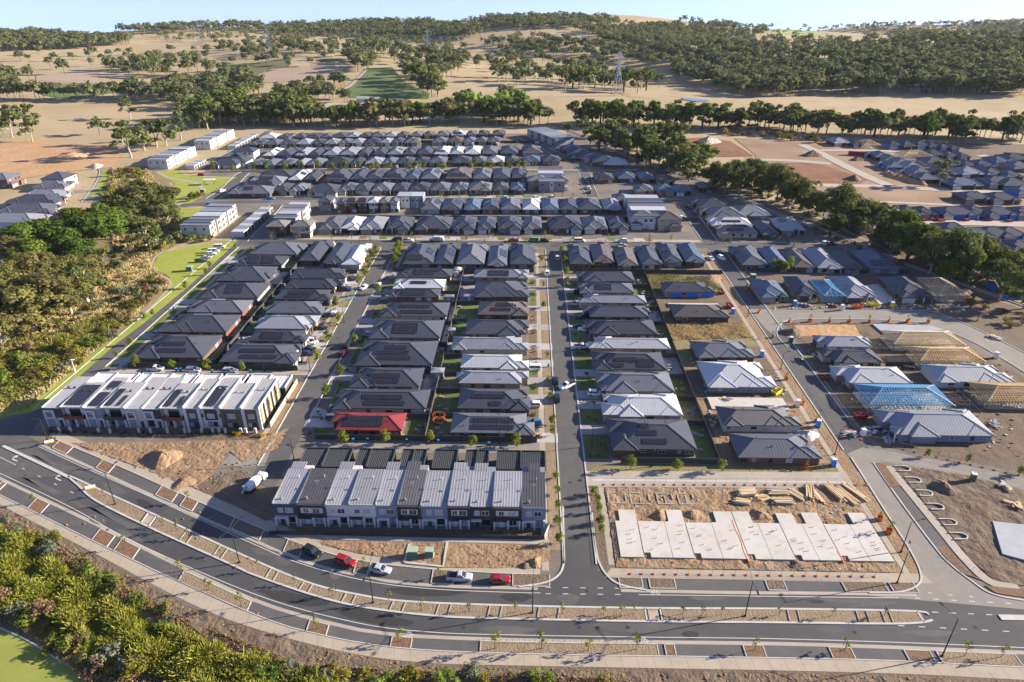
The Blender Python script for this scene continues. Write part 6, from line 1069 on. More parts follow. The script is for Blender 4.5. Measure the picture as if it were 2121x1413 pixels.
for i, (a, b, h, s) in enumerate([(99, 912, 7, (200,)), (98, 812, 6, ()), (609, 953, 7, (170,)), (745, 911, 6, (90,)), (1034, 920, 6, (90,)), (1226, 924, 6.5, (180,)), (1350, 967, 6, (270,)), (1729, 942, 8, (30,)), (643, 770, 6, (60,)), (548, 770, 6, (270,)), (1205, 725, 6, (180,)), (1617, 765, 6, (10,)), (1847, 630, 6, (0,)), (2024, 665, 6, ()), (1880, 460, 7, (0,)), (434, 563, 6, (20,)), (1620, 627, 6, (0,)), (568, 505, 6, (180,)), (713, 668, 6, (10,)), (1549, 655, 6, ())]):
    lamp(a, b, h, s, ['dark pole beside the leaning sign at the boulevard corner', 'old dark pole on the verge left of the creek street', 'lamp at the left corner of the service lane', 'lamp behind the red-roofed house fence', 'lamp behind the solar corner house fence', 'lamp in front of the big corner house', 'lamp on the fence of the big corner house', 'lamp right of the brick house by the site lane', 'lamp on the bright lawn, left street', 'lamp in the rear lane before the solar house', 'lamp beside the pickup, right of the central street', 'lamp at the kerb of the upper right street', 'lamp by the yellow toilet in the construction row', 'bare pole at the right end of the construction row', 'lamp on the far right estate road', 'lamp on the green reserve beside the cabinet', 'lamp at the left end of the construction row', 'lamp at the creek lane corner', 'lamp on the narrow verge, left street', 'bare pole by the vacant lot, right street'][i], L=1.3)
for px, py in ((156, 770),):
    r = empty('solar_light_pole', (*G(px, py), 0), 0, label='white solar light pole on the creek verge', cat='street lamp'); MB().tube([(0, 0, 0), (0, 0, 4.4)], .09, 8).build('pole', 'frame_white', r); ubox('solar_head', r, .3, 0, 4.4, 1.2, .7, .1, 'frame_white'); ubox('battery_box', r, 0, -.2, .7, .5, .4, .9, 'frame_white')
def cabinet(px, py, w_, d, h, label):
    r = empty('utility_cabinet', (*G(px, py), .03), 0, label=label, cat='utility cabinet', group='green utility cabinets'); ubox('body', r, 0, 0, h / 2, w_, d, h, 'cabinet_green'); ubox('lid', r, 0, 0, h + .07, w_ + .16, d + .16, .16, 'cabinet_top'); ubox('plinth', r, 0, 0, .05, w_ + .3, d + .3, .14, 'kerb')
    for q in (-1, 1): ubox('cabinet_door', r, q * w_ * .24, -d / 2 - .02, h * .45, w_ * .45, .05, h * .75, 'cabinet_green')
for q in ((856, 1152, 2.0, 1.6, 1.9, 'larger green utility cabinet on the bare verge'), (890, 1151, 1.7, 1.4, 1.7, 'smaller green utility cabinet beside the larger one'), (394, 561, 2.4, 2, 2, 'green cabinet on the bright reserve lawn'), (421, 401, 2.6, 2, 2.4, 'green cabinet at the park path corner'), (1559, 577, 2, 1.8, 1.8, 'green cabinet at the kerb above the vacant row'), (215, 412, 3, 2.2, 2.4, 'green and white cabinet by the creek crossing')): cabinet(*q)
kerb([G(838, 1166), G(848, 1128)], .5, .25, 'retaining_edge'); kerb([G(838, 1166), G(918, 1175), G(926, 1124)], .5, .25, 'retaining_edge')
def binn(px, py, lid, label):
    r = empty('wheelie_bin', (*G(px, py), .03), R(random.uniform(-20, 20)), label=label, cat='bin', group='wheelie bins'); loft([(0, [(-.22, -.2), (-.22, .2), (.22, .2), (.22, -.2)])] * 2) if False else None
    mb = MB(); a = [(-.2, -.22), (.2, -.22), (.2, .22), (-.2, .22)]; b = [(-.28, -.3), (.28, -.3), (.28, .32), (-.28, .32)]
    for k in range(4): mb.face([(*a[k], .08), (*a[(k + 1) % 4], .08), (*b[(k + 1) % 4], .98), (*b[k], .98)])
    mb.face([(*p, .08) for p in a[::-1]]); mb.build('bin_body', 'plastic_green', r); MB().box(-.31, .31, -.34, .36, .98, 1.08).build('lid', lid, r); MB().tube([(-.24, .3, .1), (.24, .3, .1)], .1, 8).build('wheel', 'rubber', r); MB().bar((-.25, .42, 1.0), (.25, .42, 1.0), .05).build('handle', 'plastic_green', r)
for i, (a, b) in enumerate([(732, 915), (762, 914), (843, 916), (908, 917), (1013, 923)]): binn(a, b, 'plastic_blue', f"blue-lidded bin, {ordw(i + 1)} from left on the service lane")
for i, (a, b) in enumerate([(366, 769), (374, 769), (440, 772), (519, 772)]): binn(a, b, 'plastic_blue', f"blue-lidded bin, {ordw(i + 1)} from left in the rear lane")
for i, (a, b) in enumerate([(659, 855), (734, 620), (720, 616), (700, 674), (1136, 760), (1186, 727), (1190, 636), (360, 641), (1658, 747), (1661, 750), (1519, 513), (1523, 513)]): binn(a, b, 'plastic_blue' if i % 3 else 'plastic_yellow', ['yellow-lidded bin beside the teal sedan driveway', 'blue-lidded bin by the lawn of the upper left street', 'blue-lidded bin near the navy wagon', 'yellow-lidded bin below the dark pickup', 'blue-lidded bin by the van with the ladder rack', 'blue-lidded bin before the long white house', 'yellow-lidded bin by the hedge right of the central street', 'blue-lidded bin on the creek street verge', 'blue-lidded bin of the pair on the paved front', 'yellow-lidded bin of the pair on the paved front', 'left bin of the pair by the court', 'right bin of the pair by the court'][i])
def toilet(px, py, m, label):
    r = empty('portable_toilet', (*G(px, py), .02), R(random.uniform(-20, 20)), label=label, cat='portable toilet', group='portable toilets'); ubox('cabin', r, 0, 0, 1.12, 1.1, 1.1, 2.1, m); ubox('roof_cap', r, 0, 0, 2.24, 1.2, 1.2, .16, 'frame_white'); ubox('cabin_door', r, 0, -.57, 1.1, .8, .05, 1.8, m); ubox('vent', r, .4, .4, 2.4, .12, .12, .5, 'frame_white'); ubox('skid', r, 0, 0, .06, 1.3, 1.2, .12, 'plastic_black')
for q in ((1694, 884, 'plastic_blue', 'blue portable toilet by the rubble heap, right street'), (1786, 903, 'frame_white', 'white portable toilet by the stacked panels'), (1725, 965, 'plastic_blue', 'blue and white portable toilet on the brick corner'), (2013, 996, 'car_grey', 'dark grey portable toilet on the car park soil'), (2061, 742, 'frame_white', 'white portable toilet at the bend of the construction street'), (1651, 842, 'frame_white', 'white portable toilet beside the bare slab, right street'), (1637, 710, 'plastic_green', 'green portable toilet at the end of the scaffolded houses'), (1577, 739, 'plastic_blue', 'blue portable toilet beside the grey hipped house'), (1645, 634, 'plastic_blue', 'blue portable toilet, leftmost in the construction row'), (1743, 643, 'frame_white', 'white portable toilet in the construction row'), (1847, 637, 'plastic_yellow', 'yellow portable toilet in the construction row'), (1517, 650, 'plastic_blue', 'blue portable toilet by the brown-roofed house')): toilet(*q)
def skip(px, py, m, rz, label, L=3.6):
    r = empty('skip_bin', (*G(px, py), .05), R(rz), label=label, cat='skip', group='waste skips'); h = L / 2; mb = MB(); a = [(-h + .5, -.75), (h - .5, -.75), (h - .5, .75), (-h + .5, .75)]; b = [(-h, -.85), (h, -.85), (h, .85), (-h, .85)]
    for k in range(4): mb.face([(*a[k], 0), (*a[(k + 1) % 4], 0), (*b[(k + 1) % 4], 1.2), (*b[k], 1.2)])
    mb.face([(*p, .0) for p in a[::-1]]); mb.build('skip_body', m, r); rim_ = MB()
    for k in range(4): rim_.bar((*b[k], 1.2), (*b[(k + 1) % 4], 1.2), .12)
    rim_.build('skip_rim', m, r); dm = MB(); rs = random.Random(px)
    for _ in range(14): x, y = rs.uniform(-h * .7, h * .7), rs.uniform(-.6, .6); dm.bar((x, y, rs.uniform(.6, 1)), (x + rs.uniform(-.8, .8), y + rs.uniform(-.4, .4), rs.uniform(.8, 1.4)), rs.uniform(.1, .35), .08)
    dm.build('waste', rs.choice(['off_white', 'weathered_wood', 'pine_pale']), r)
for q in ((1782, 866, 'skip_red', 0, 'red skip beside the blue-wrapped house'), (1707, 786, 'garage_rust', 0, 'rusty skip before the white-roofed house, right street'), (1493, 608, 'skip_red', 95, 'red skip beside the blue-wrapped brick house'), (1511, 637, 'skip_red', 100, 'red skip beside the brown-roofed house'), (1776, 638, 'plastic_orange', 0, 'orange skip in the construction row'), (1809, 634, 'plastic_yellow', 0, 'yellow skip in the construction row'), (1608, 815, 'plastic_yellow', 40, 'yellow skip of rubble beside the right street kerb'), (1913, 458, 'skip_red', 0, 'red skip, leftmost on the far right estate road'), (1933, 457, 'skip_red', 0, 'red skip, second on the far right estate road'), (1950, 459, 'plastic_orange', 0, 'orange skip on the far right estate road'), (2000, 458, 'skip_red', 0, 'red skip, fourth on the far right estate road'), (2048, 458, 'skip_red', 0, 'red skip, fifth on the far right estate road'), (2090, 460, 'skip_red', 0, 'red skip, rightmost on the far right estate road')): skip(*q)
PAL = MB().box(-.55, .55, -.55, .55, .12, .95).mesh('brick_stack', 'brick_brown')
def pallet(px, py, m, label):
    r = empty('brick_pallet', (*G(px, py), .01), R(random.uniform(-25, 25)), label=label, cat='brick pallet', group='brick pallets'); put('brick_stack', PAL, r, mat=m); ubox('pallet', r, 0, 0, .07, 1.2, 1.2, .12, 'weathered_wood'); ubox('strap', r, 0, 0, .55, .06, 1.12, .83, 'frame_white')
pl = [((1467, 862), (1476, 866), (1484, 872), (1470, 876), (1479, 880), (1474, 886)), ((1999, 814), (2008, 818), (2014, 824), (2024, 832), (2030, 838)), ((1652, 632), (1660, 633), (1668, 634), (1676, 636)), ((1716, 634), (1724, 635), (1732, 637), (1696, 628)), ((1838, 708), (1846, 710), (1856, 714)), ((1884, 634), (1894, 636), (1904, 638), (1820, 590), (1826, 596))]
for gi, (ps, w_) in enumerate(zip(pl, ('beside the dark tiled house', 'left of the right-edge timber frame', 'left in the construction row', 'middle of the construction row', 'by the pale truss roof', 'right in the construction row'))):
    for i, (a, b) in enumerate(ps): pallet(a, b, ['brick_red', 'brick_tan', 'render_grey'][gi % 3] if gi else 'brick_tan', f"brick pallet, {ordw(i + 1)} from left of those {w_}")
# stacked panels, poles of pipes, rubble
r = empty('panel_stack', (*G(1812, 893), 0), .2, label='heap of dark flat panels beside the white toilet', cat='panel stack')
for k in range(16): put('sheet', BOARD, r, (random.uniform(-3, 3), random.uniform(-1.6, 1.6), .1 + .05 * k), random.uniform(-.9, .9), mat=random.choice(['render_blue', 'charcoal', 'off_white']), scale=(2.2, .9, .04))
def heap(px, py, w_, h, m, label, n=9, name='soil_heap', cat='heap'):
    x, y = G(px, py); mb = MB(); rs = random.Random(int(px)); rows = 8; N = 20; vs = []
    for j in range(rows):
        t = j / (rows - 1)
        for i in range(N): a = 2 * math.pi * i / N; rr = w_ / 2 * (1 - t) * (1 + .18 * math.sin(3 * a + px) + rs.uniform(-.07, .07)); vs.append((rr * math.cos(a) * 1.25, rr * math.sin(a), h * (t ** .8) * (1 + rs.uniform(-.08, .08))))
    mb.v = vs
    for j in range(rows - 1):
        for i in range(N): i2 = (i + 1) % N; mb.f.append((j * N + i, j * N + i2, (j + 1) * N + i2, (j + 1) * N + i)); mb.u += [(0, 0)] * 4
    return mb.build(name, m, None, (x, y, -.02), random.uniform(0, 3), label=label, cat=cat)
for q in ((340, 950, 8, 2.2, 'dirt', 'large earth heap on the bare lot before the white terrace'), (382, 1000, 5, 1, 'dirt', 'low earth heap by the tarred pad'), (1108, 1165, 3, 1, 'dirt', 'small earth heap on the verge corner'), (1088, 1172, 2, .7, 'soil', 'smaller earth heap beside the verge corner heap'), (1920, 1025, 0.1, .1, 'soil', 'tiny earth clod'), (1952, 1010, 5.5, 1.6, 'soil', 'round earth heap on the car park soil'), (1470, 578, 9, 1.6, 'dirt', 'earth heap behind the row of six'), (1640, 690, 7, 1.8, 'soil', 'earth heap left of the graded lot'), (1467, 295, 16, 5, 'gravel_road', 'grey gravel cone on the red earth'), (1682, 322, 12, 4, 'soil', 'dark gravel cone by the pale estate road'), (1768, 372, 10, 3, 'soil', 'dark gravel cone on the red field'), (1775, 332, 8, 2.5, 'soil', 'small dark cone below the red container'), (1672, 902, 5, 1.6, 'slab', 'pale rubble heap beside the blue toilet'), (150, 325, 22, 3, 'orange_dirt', 'long orange earth heap on the earthworks'), (1650, 1170, 3, .7, 'soil', 'low earth heap before the slabs'), (1365, 1068, 4, 1.1, 'dirt', 'earth heap between slab fingers, left'), (1432, 1066, 4, 1, 'dirt', 'earth heap between slab fingers, middle'), (1575, 1068, 4, 1.1, 'dirt', 'earth heap between slab fingers, right'), (198, 346, 10, 2.5, 'gravel_road', 'pale rubble heap at the end of the creekside estate street')):
    if q[2] > 1: heap(*q)
for k in range(22): heap(1838 + (k % 11) * 6.2 + (k // 11) * 8, 360 + (k % 11) * 1.6 + (k // 11) * 5, 7, 2.4, 'orange_dirt', f"golden sand heap, {ordw(k % 11 + 1)} from left in the {'back' if k < 11 else 'front'} line", name='sand_heap')
for i in range(16):
    pass
# scattered rubble on the bare lots: nobody could count it
mb = MB(); rs = random.Random(3)
def scatter(poly, n, s0, s1):
    xs = [p[0] for p in poly]; ys = [p[1] for p in poly]
    for _ in range(n):
        for _t in range(20):
            x, y = rs.uniform(min(xs), max(xs)), rs.uniform(min(ys), max(ys)); c = False
            for i in range(len(poly)):
                (x1, y1), (x2, y2) = poly[i], poly[i - 1]
                if (y1 > y) != (y2 > y) and x < (x2 - x1) * (y - y1) / (y2 - y1) + x1: c = not c
            if c: break
        s = rs.uniform(s0, s1); a = rs.uniform(0, 3); mb.bar((x - math.cos(a) * s, y - math.sin(a) * s, .02 + s * .3), (x + math.cos(a) * s, y + math.sin(a) * s, .02 + s * .4), s * 1.2, s * .7)
scatter([(20, 107.5), (80, 107.5), (80, 134), (20, 133.5)], 420, .06, .28); scatter(GL([(150, 925), (560, 915), (480, 1040), (400, 1010)]), 260, .06, .3); scatter(GL([(640, 1122), (1130, 1130), (1090, 1178), (760, 1150)]), 200, .05, .25); scatter(GL([(0, 1052), (190, 1150), (385, 1262), (530, 1308), (440, 1325), (230, 1195), (0, 1075)]), 300, .06, .3); scatter(GL([(640, 1338), (864, 1381), (1060, 1386), (1344, 1391), (1890, 1404), (1890, 1425), (900, 1412), (640, 1380)]), 420, .06, .3); scatter(GL([(1620, 680), (2100, 760), (2100, 940), (1830, 910)]), 320, .08, .4); scatter([(53, 141), (80, 141), (80, 195), (53, 195)], 200, .06, .3)
mb.build('rubble_clods', 'dirt', None, label='scattered clods and rubble on the bare ground', cat='rubble', kind='stuff')
mb = MB(); scatter([(20, 107.5), (80, 107.5), (80, 134), (20, 133.5)], 160, .05, .3); scatter(GL([(1620, 680), (2100, 760), (2100, 940), (1830, 910)]), 160, .08, .5); scatter([(53, 141), (80, 141), (80, 240), (53, 240)], 90, .08, .4); scatter(GL([(1600, 628), (2000, 632), (2000, 642), (1600, 641)]), 120, .1, .5)
mb.build('building_litter', 'off_white', None, label='pale offcuts and litter strewn over the building sites', cat='litter', kind='stuff')
rs = random.Random(77)
for i, (a, b, w_) in enumerate([(1760, 900, 'left of the red skip'), (1840, 915, 'before the pale-roofed house'), (1990, 905, 'right of the pale-roofed house'), (2060, 880, 'below the right-edge timber frame'), (2080, 1010, 'on the soil by the dark toilet'), (2100, 1045, 'above the bluish slab'), (1700, 735, 'at the scaffolded houses'), (1880, 760, 'behind the white-roofed house'), (1500, 830, 'on the dirt beside the bare slab'), (2060, 700, 'inside the street bend')]):
    r = empty('material_pile', (*G(a, b), .02), rs.uniform(0, 3), label='pile of building offcuts ' + w_, cat='material pile', group='piles of building materials')
    for k in range(9): put('offcut', BOARD, r, (rs.uniform(-1.2, 1.2), rs.uniform(-1, 1), .12 + .08 * k), rs.uniform(-1.2, 1.2), mat=rs.choice(['pine_pale', 'pine', 'off_white', 'render_blue', 'galv']), scale=(rs.uniform(1.2, 3.6), rs.uniform(.2, .9), .08))
# orange barrier feet and site fence
FOOT = MB().box(-.28, .28, -.11, .11, 0, .2).mesh('barrier_foot', 'plastic_orange')
def site_fence(P, n, where, hh=2.0):
    r = empty('site_fence', (0, 0, 0), 0, label='wire site fence with orange feet ' + where, cat='site fence', group='wire site fences')
    pts = [(P[0][0] + (P[1][0] - P[0][0]) * i / n, P[0][1] + (P[1][1] - P[0][1]) * i / n) for i in range(n + 1)]; rz = math.atan2(P[1][1] - P[0][1], P[1][0] - P[0][0])
    for i, p in enumerate(pts): put('barrier_foot', FOOT, r, (*p, .03), rz + math.pi / 2)
    for i in range(n):
        a, b = pts[i], pts[i + 1]; m_ = MB()
        for u, v in (((*a, .2), (*a, hh)), ((*b, .2), (*b, hh)), ((*a, hh), (*b, hh)), ((*a, .25), (*b, .25))): m_.bar(u, v, .035)
        for k in range(1, 6): t = k / 6; m_.bar((a[0] + (b[0] - a[0]) * t, a[1] + (b[1] - a[1]) * t, .25), (a[0] + (b[0] - a[0]) * t, a[1] + (b[1] - a[1]) * t, hh), .008)
        m_.build('wire_panel', 'galv', r)
site_fence([G(1306, 1189), G(1812, 1195)], 21, 'between the slabs and the boulevard'); site_fence([G(1252, 1004), G(1795, 1005)], 26, 'behind the timber stacks'); site_fence([G(1262, 1040), G(1280, 1165)], 7, 'left of the slabs'); site_fence([G(1705, 800), G(1785, 910)], 8, 'before the blue-wrapped house'); site_fence([G(1785, 912), G(2110, 985)], 14, 'along the right-hand lane'); site_fence([G(1385, 668), G(1520, 668)], 9, 'below the brown-roofed house'); site_fence([G(1905, 745), G(2110, 945)], 14, 'between the two right-hand building lots')
# warning tape lines: small red flags
mb = MB(); tm = MB()
for P in (GL([(270, 960), (322, 906), (330, 906), (530, 908)]), GL([(540, 1050), (700, 1130), (830, 1155), (845, 1120)]), GL([(440, 1010), (530, 1060), (640, 1115)]), GL([(1850, 985), (1862, 1002)]), GL([(2010, 1000), (2030, 1100), (2080, 1195)]), GL([(1815, 957), (1990, 985)]), GL([(1960, 1150), (2050, 1200)]), GL([(990, 1330), (1360, 1332)]), GL([(355, 1185), (525, 1262)]), GL([(1900, 1365), (2110, 1375)])):
    for a, b in zip(P, P[1:]):
        n = int(math.dist(a, b) / 1.1) + 1
        for i in range(n):
            x, y = a[0] + (b[0] - a[0]) * i / n, a[1] + (b[1] - a[1]) * i / n; tm.face([(x - .13, y, .75), (x + .13, y, .75), (x, y - .03, .45)])
        mb.bar((*a, .75), (*b, .75), .02)
        for i in range(0, n, 5): x, y = a[0] + (b[0] - a[0]) * i / n, a[1] + (b[1] - a[1]) * i / n; mb.bar((x, y, 0), (x, y, .85), .04)
tm.v += mb.v and []; o = tm.build('warning_bunting', 'plastic_orange', None, label='lines of small red-orange bunting flags round beds and lots', cat='bunting', kind='stuff'); mb.build('cord', 'weathered_wood', o)
# orange liner hose on the slabs, kerb loops of the car park
for px, nm in (([(1516, 1080), (1523, 1100), (1533, 1120), (1540, 1145), (1551, 1167)], 'long'), ([(1733, 1145), (1740, 1155), (1746, 1168)], 'short')):
    P = smooth(GL(px)); MB().tube([(x, y, .26) for x, y in P], .22, 6).build('orange_sheeting', 'plastic_orange', None, label=f"{nm} strip of orange sheeting lying across the concrete slabs", cat='sheeting')
for i, (a, b) in enumerate([(1868, 972), (1890, 996), (1913, 1023), (1936, 1051), (1962, 1083), (1984, 1112)]):
    x, y = G(a, b); P = [(x - 1.5, y + 1), (x + .8, y + 1.0), (x + 1.7, y + .6), (x + 2, y), (x + 1.7, y - .6), (x + .8, y - 1), (x - 1.5, y - 1)]; kerbline(smooth(P, 3), .28, 0, .4).build('kerb_loop', 'kerb', None, label=f"U-shaped kerb island, {ordw(i + 1)} from the top beside the car park path", cat='kerb island', group='kerb islands')
# signs
for px, py, m2, l in ((103, 918, 'sign_orange', 'white and orange leaning board at the boulevard corner'), (188, 1013, 'sign_orange', 'white and orange board lying in the median tip')):
    r = empty('sign_board', (*G(px, py), .1), R(25), label=l, cat='sign'); a = put('board', BOARD, r, (0, 0, .55), mat='sign_white', scale=(2.2, .06, .7), rot=(R(-30), 0, 0)); put('stripe', BOARD, r, (0, -.2, .2), mat=m2, scale=(2.2, .07, .28), rot=(R(-30), 0, 0))
    for q in (-.8, .8): ubox('leg', r, q, .1, .4, .06, .06, .8, 'galv')
r = empty('park_shelter', (*G(434, 382), 0), .1, label='white-roofed open picnic shelter on the park lawn', cat='shelter'); MB().box(-3.6, 3.6, -2, 2, 2.9, 3.1).build('roof', 'white', r)
for sx in (-2.8, 2.8):
    for sy in (-1.4, 1.4): ubox('post', r, sx, sy, 1.45, .2, .2, 2.9, 'rust')
ubox('picnic_table', r, 0, 0, .75, 2.2, .9, .1, 'weathered_wood'); ubox('bench', r, 0, .8, .45, 2.2, .35, .08, 'weathered_wood'); ubox('bench', r, 0, -.8, .45, 2.2, .35, .08, 'weathered_wood')
for px, py, l in ((910, 874, 'black netted trampoline with orange pad in the back yard'), (952, 668, 'black netted trampoline with green pad in the back yard')):
    r = empty('trampoline', (*G(px, py), .03), 0, label=l, cat='trampoline'); MB().tube([(0, 0, .7), (0, 0, .78)], 1.7, 16).build('jump_mat', 'plastic_black', r); t = MB()
    for k in range(8): a = k * math.pi / 4; t.bar((1.7 * math.cos(a), 1.7 * math.sin(a), 0), (1.75 * math.cos(a), 1.75 * math.sin(a), 2.4), .07); b = a + math.pi / 4; t.bar((1.75 * math.cos(a), 1.75 * math.sin(a), 2.4), (1.75 * math.cos(b), 1.75 * math.sin(b), 2.4), .06); t.bar((1.72 * math.cos(a), 1.72 * math.sin(a), .76), (1.72 * math.cos(b), 1.72 * math.sin(b), .76), .3, .06)
    t.build('net_frame', 'plastic_orange' if 'orange' in l else 'plastic_green', r)
for px, py, w_, d, l in ((907, 779, 4, 3, 'small grey shed behind the charcoal solar house'), (944, 573, 2, 2, 'white garden shed beside the water tank'), (972, 622, 4, 2, 'white carport roof left of the blue-grey yard'), (936, 693, 2.4, 2, 'grey shed in the yard beside the trampoline'), (930, 623, 4, 2, 'pale shed against the back fence')):
    r = empty('garden_shed', (*G(px, py), .02), 0, label=l, cat='shed', group='garden sheds'); MB().box(-w_ / 2, w_ / 2, -d / 2, d / 2, 0, 2).build('wall', 'render_grey', r); m_ = MB(); hip(m_, None, -w_ / 2 - .15, w_ / 2 + .15, -d / 2 - .15, d / 2 + .15, 2.2, .25); m_.build('roof', ROOF['l'], r); ubox('shed_door', r, 0, -d / 2 - .02, .95, .9, .05, 1.8, 'garage_light')
r = empty('water_tank', (*G(949, 566), .02), 0, label='round grey rainwater tank at the back fence', cat='water tank'); MB().tube([(0, 0, 0), (0, 0, 2.2)], 1.8, 18).build('tank', 'render_grey', r); MB().tube([(0, 0, 2.2), (0, 0, 2.7)], [1.85, .3], 18).build('lid', 'off_white', r)
# pergola and shade sails of a few yards
# power pylons on the hills
def pylon(px, py, h, label):
    x, y, z = GT(px, py); r = empty('power_pylon', (x, y, z - .3), .3, label=label, cat='pylon', group='power pylons'); m_ = MB(); b, t = h * .12, h * .025; N = 7; wd = lambda q: (b + (t - b) * min(1, q / .62))
    for sx in (-1, 1):
        for sy in (-1, 1):
            for k in range(N): q0, q1 = k / N, (k + 1) / N; m_.bar((sx * wd(q0), sy * wd(q0), h * q0), (sx * wd(q1), sy * wd(q1), h * q1), .45)
    for k in range(N):
        q0, q1 = k / N, (k + 1) / N
        for s in (-1, 1): m_.bar((-wd(q0), s * wd(q0), h * q0), (wd(q1), s * wd(q1), h * q1), .28); m_.bar((wd(q0), s * wd(q0), h * q0), (-wd(q1), s * wd(q1), h * q1), .28); m_.bar((s * wd(q0), -wd(q0), h * q0), (s * wd(q1), wd(q1), h * q1), .28)
    m_.build('lattice', 'galv', r); am = MB()
    for q in (.66, .79, .92):
        for s in (-1, 1): am.bar((0, 0, h * q), (s * h * .15, 0, h * (q + .015)), .35); am.bar((0, 0, h * (q + .05)), (s * h * .15, 0, h * (q + .015)), .25)
    am.build('cross_arm', 'galv', r)
for q in ((1278, 198, 46, 'nearest pale lattice pylon in the dry paddock'), (560, 110, 46, 'lattice pylon among paddock trees, left of centre'), (888, 122, 46, 'lattice pylon above the tree-lined valley'), (36, 62, 48, 'lattice pylon against the sky at the far left'), (417, 92, 42, 'distant pylon on the bare rise')): pylon(*q)
# farm buildings
def barn(px, py, w_, d, h, m, wm, label):
    x, y, z = GT(px, py); r = empty('farm_shed', (x, y, z - .1), 0, label=label, cat='farm shed', group='farm sheds'); MB().box(-w_ / 2, w_ / 2, -d / 2, d / 2, -1, h).build('wall', wm, r); t = MB(); t.face([(-w_ / 2 - .3, -d / 2 - .3, h), (w_ / 2 + .3, -d / 2 - .3, h), (w_ / 2 + .3, 0, h + 1.6), (-w_ / 2 - .3, 0, h + 1.6)]); t.face([(w_ / 2 + .3, d / 2 + .3, h), (-w_ / 2 - .3, d / 2 + .3, h), (-w_ / 2 - .3, 0, h + 1.6), (w_ / 2 + .3, 0, h + 1.6)])
    for s in (-1, 1): t.face([(s * (w_ / 2 + .3), -d / 2, h), (s * (w_ / 2 + .3), d / 2, h), (s * (w_ / 2 + .3), 0, h + 1.6)])
    t.build('roof', ROOF[m], r); ubox('shed_door', r, w_ * .15, -d / 2 - .05, h * .4, w_ * .3, .1, h * .8, 'garage_dark')
for q in ((757, 211, 17, 9, 4, 'w', 'white', 'long white farm shed at the valley mouth'), (776, 211, 9, 7, 3.5, 'w', 'off_white', 'small white farm shed right of the long shed'), (820, 213, 13, 9, 3, 'm', 'brick_dark', 'grey farm house among garden trees'), (918, 80, 16, 10, 4, 'w', 'white', 'white farm house on the far hillside'), (695, 81, 14, 8, 4, 'l', 'brick_tan', 'tan farm shed on the far rise'), (640, 228, 14, 7, 3, 'n', 'brick_red', 'low rusty farm shed left of the green field'), (1901, 190, 26, 12, 4.5, 'b', 'render_grey', 'long blue-grey farm shed at the edge of the wood'), (130, 48, 16, 9, 4, 'w', 'off_white', 'pale house on the left skyline ridge')): barn(*q)
r = empty('shipping_container', (*G(1775, 322), .1), -.3, label='red shipping container on the graded estate', cat='container'); ubox('box', r, 0, 0, 1.4, 12, 2.5, 2.7, 'skip_red'); ubox('container_door', r, 6.03, 0, 1.4, .08, 2.3, 2.4, 'skip_red')

mb = MB(); rs = random.Random(21)
for rows_, xa, xb in ((CC, -30, -27.6), (DD, -26.8, -22), (EE, 46, 50), (BB, -100.8, -97), (AA, -104, -101.6)):
    for (x0, x1, y0, y1) in rows_:
        for _ in range(5): x, y = rs.uniform(xa, xb), rs.uniform(y0 + .5, y1 - .5); w_, d_, h_ = rs.uniform(.3, 1.6), rs.uniform(.3, 1.2), rs.uniform(.2, 1.0); mb.box(x - w_ / 2, x + w_ / 2, y - d_ / 2, y + d_ / 2, .03, h_)
mb.build('yard_clutter', 'render_grey', None, label='outdoor furniture, planters and clutter in the back yards', cat='clutter', kind='stuff')

# ================================================================== VEGETATION
def leaf_cloud(blobs, per, size, seed, flat=.75, shell=.55):
    """many small leaf faces spread through clumps; returns verts (n*4, 3)"""
    g = np.random.default_rng(seed); out = []
    for (cx, cy, cz, r) in blobs:
        n = max(6, int(per * r * r)); d = g.normal(size=(n, 3)); d /= np.linalg.norm(d, axis=1)[:, None]; d[:, 2] = np.where(d[:, 2] < -.5, -d[:, 2] * .6, d[:, 2])
        rr = r * (shell + (1 - shell) * g.random(n) ** .6) * (1 + .25 * np.sin(5 * d[:, 0] + 4 * d[:, 1] + seed)); p = d * rr[:, None]; p[:, 2] *= flat; p += np.array([cx, cy, cz])
        nn = d * 1.15 + g.normal(size=(n, 3)) * .42; nn[:, 2] += .25; nn /= np.linalg.norm(nn, axis=1)[:, None]; t = np.cross(nn, g.normal(size=(n, 3))); t /= np.linalg.norm(t, axis=1)[:, None] + 1e-6; b = np.cross(nn, t)
        s = size * (.6 + .8 * g.random(n))[:, None]
        out.append(np.stack([p - t * s - b * s * .7, p + t * s * .9 - b * s * .6, p + t * s * .5 + b * s * .8, p - t * s * .7 + b * s * .6], 1).reshape(-1, 3))
    return np.concatenate(out)
def quads_mesh(name, v, mat):
    n = len(v) // 4; me = bpy.data.meshes.new(name); me.vertices.add(len(v)); me.vertices.foreach_set('co', v.astype(np.float32).ravel()); me.loops.add(len(v)); me.loops.foreach_set('vertex_index', np.arange(len(v), dtype=np.int32)); me.polygons.add(n); me.polygons.foreach_set('loop_start', np.arange(0, len(v), 4, dtype=np.int32)); me.update(calc_edges=True); me.materials.append(M[mat]); return me
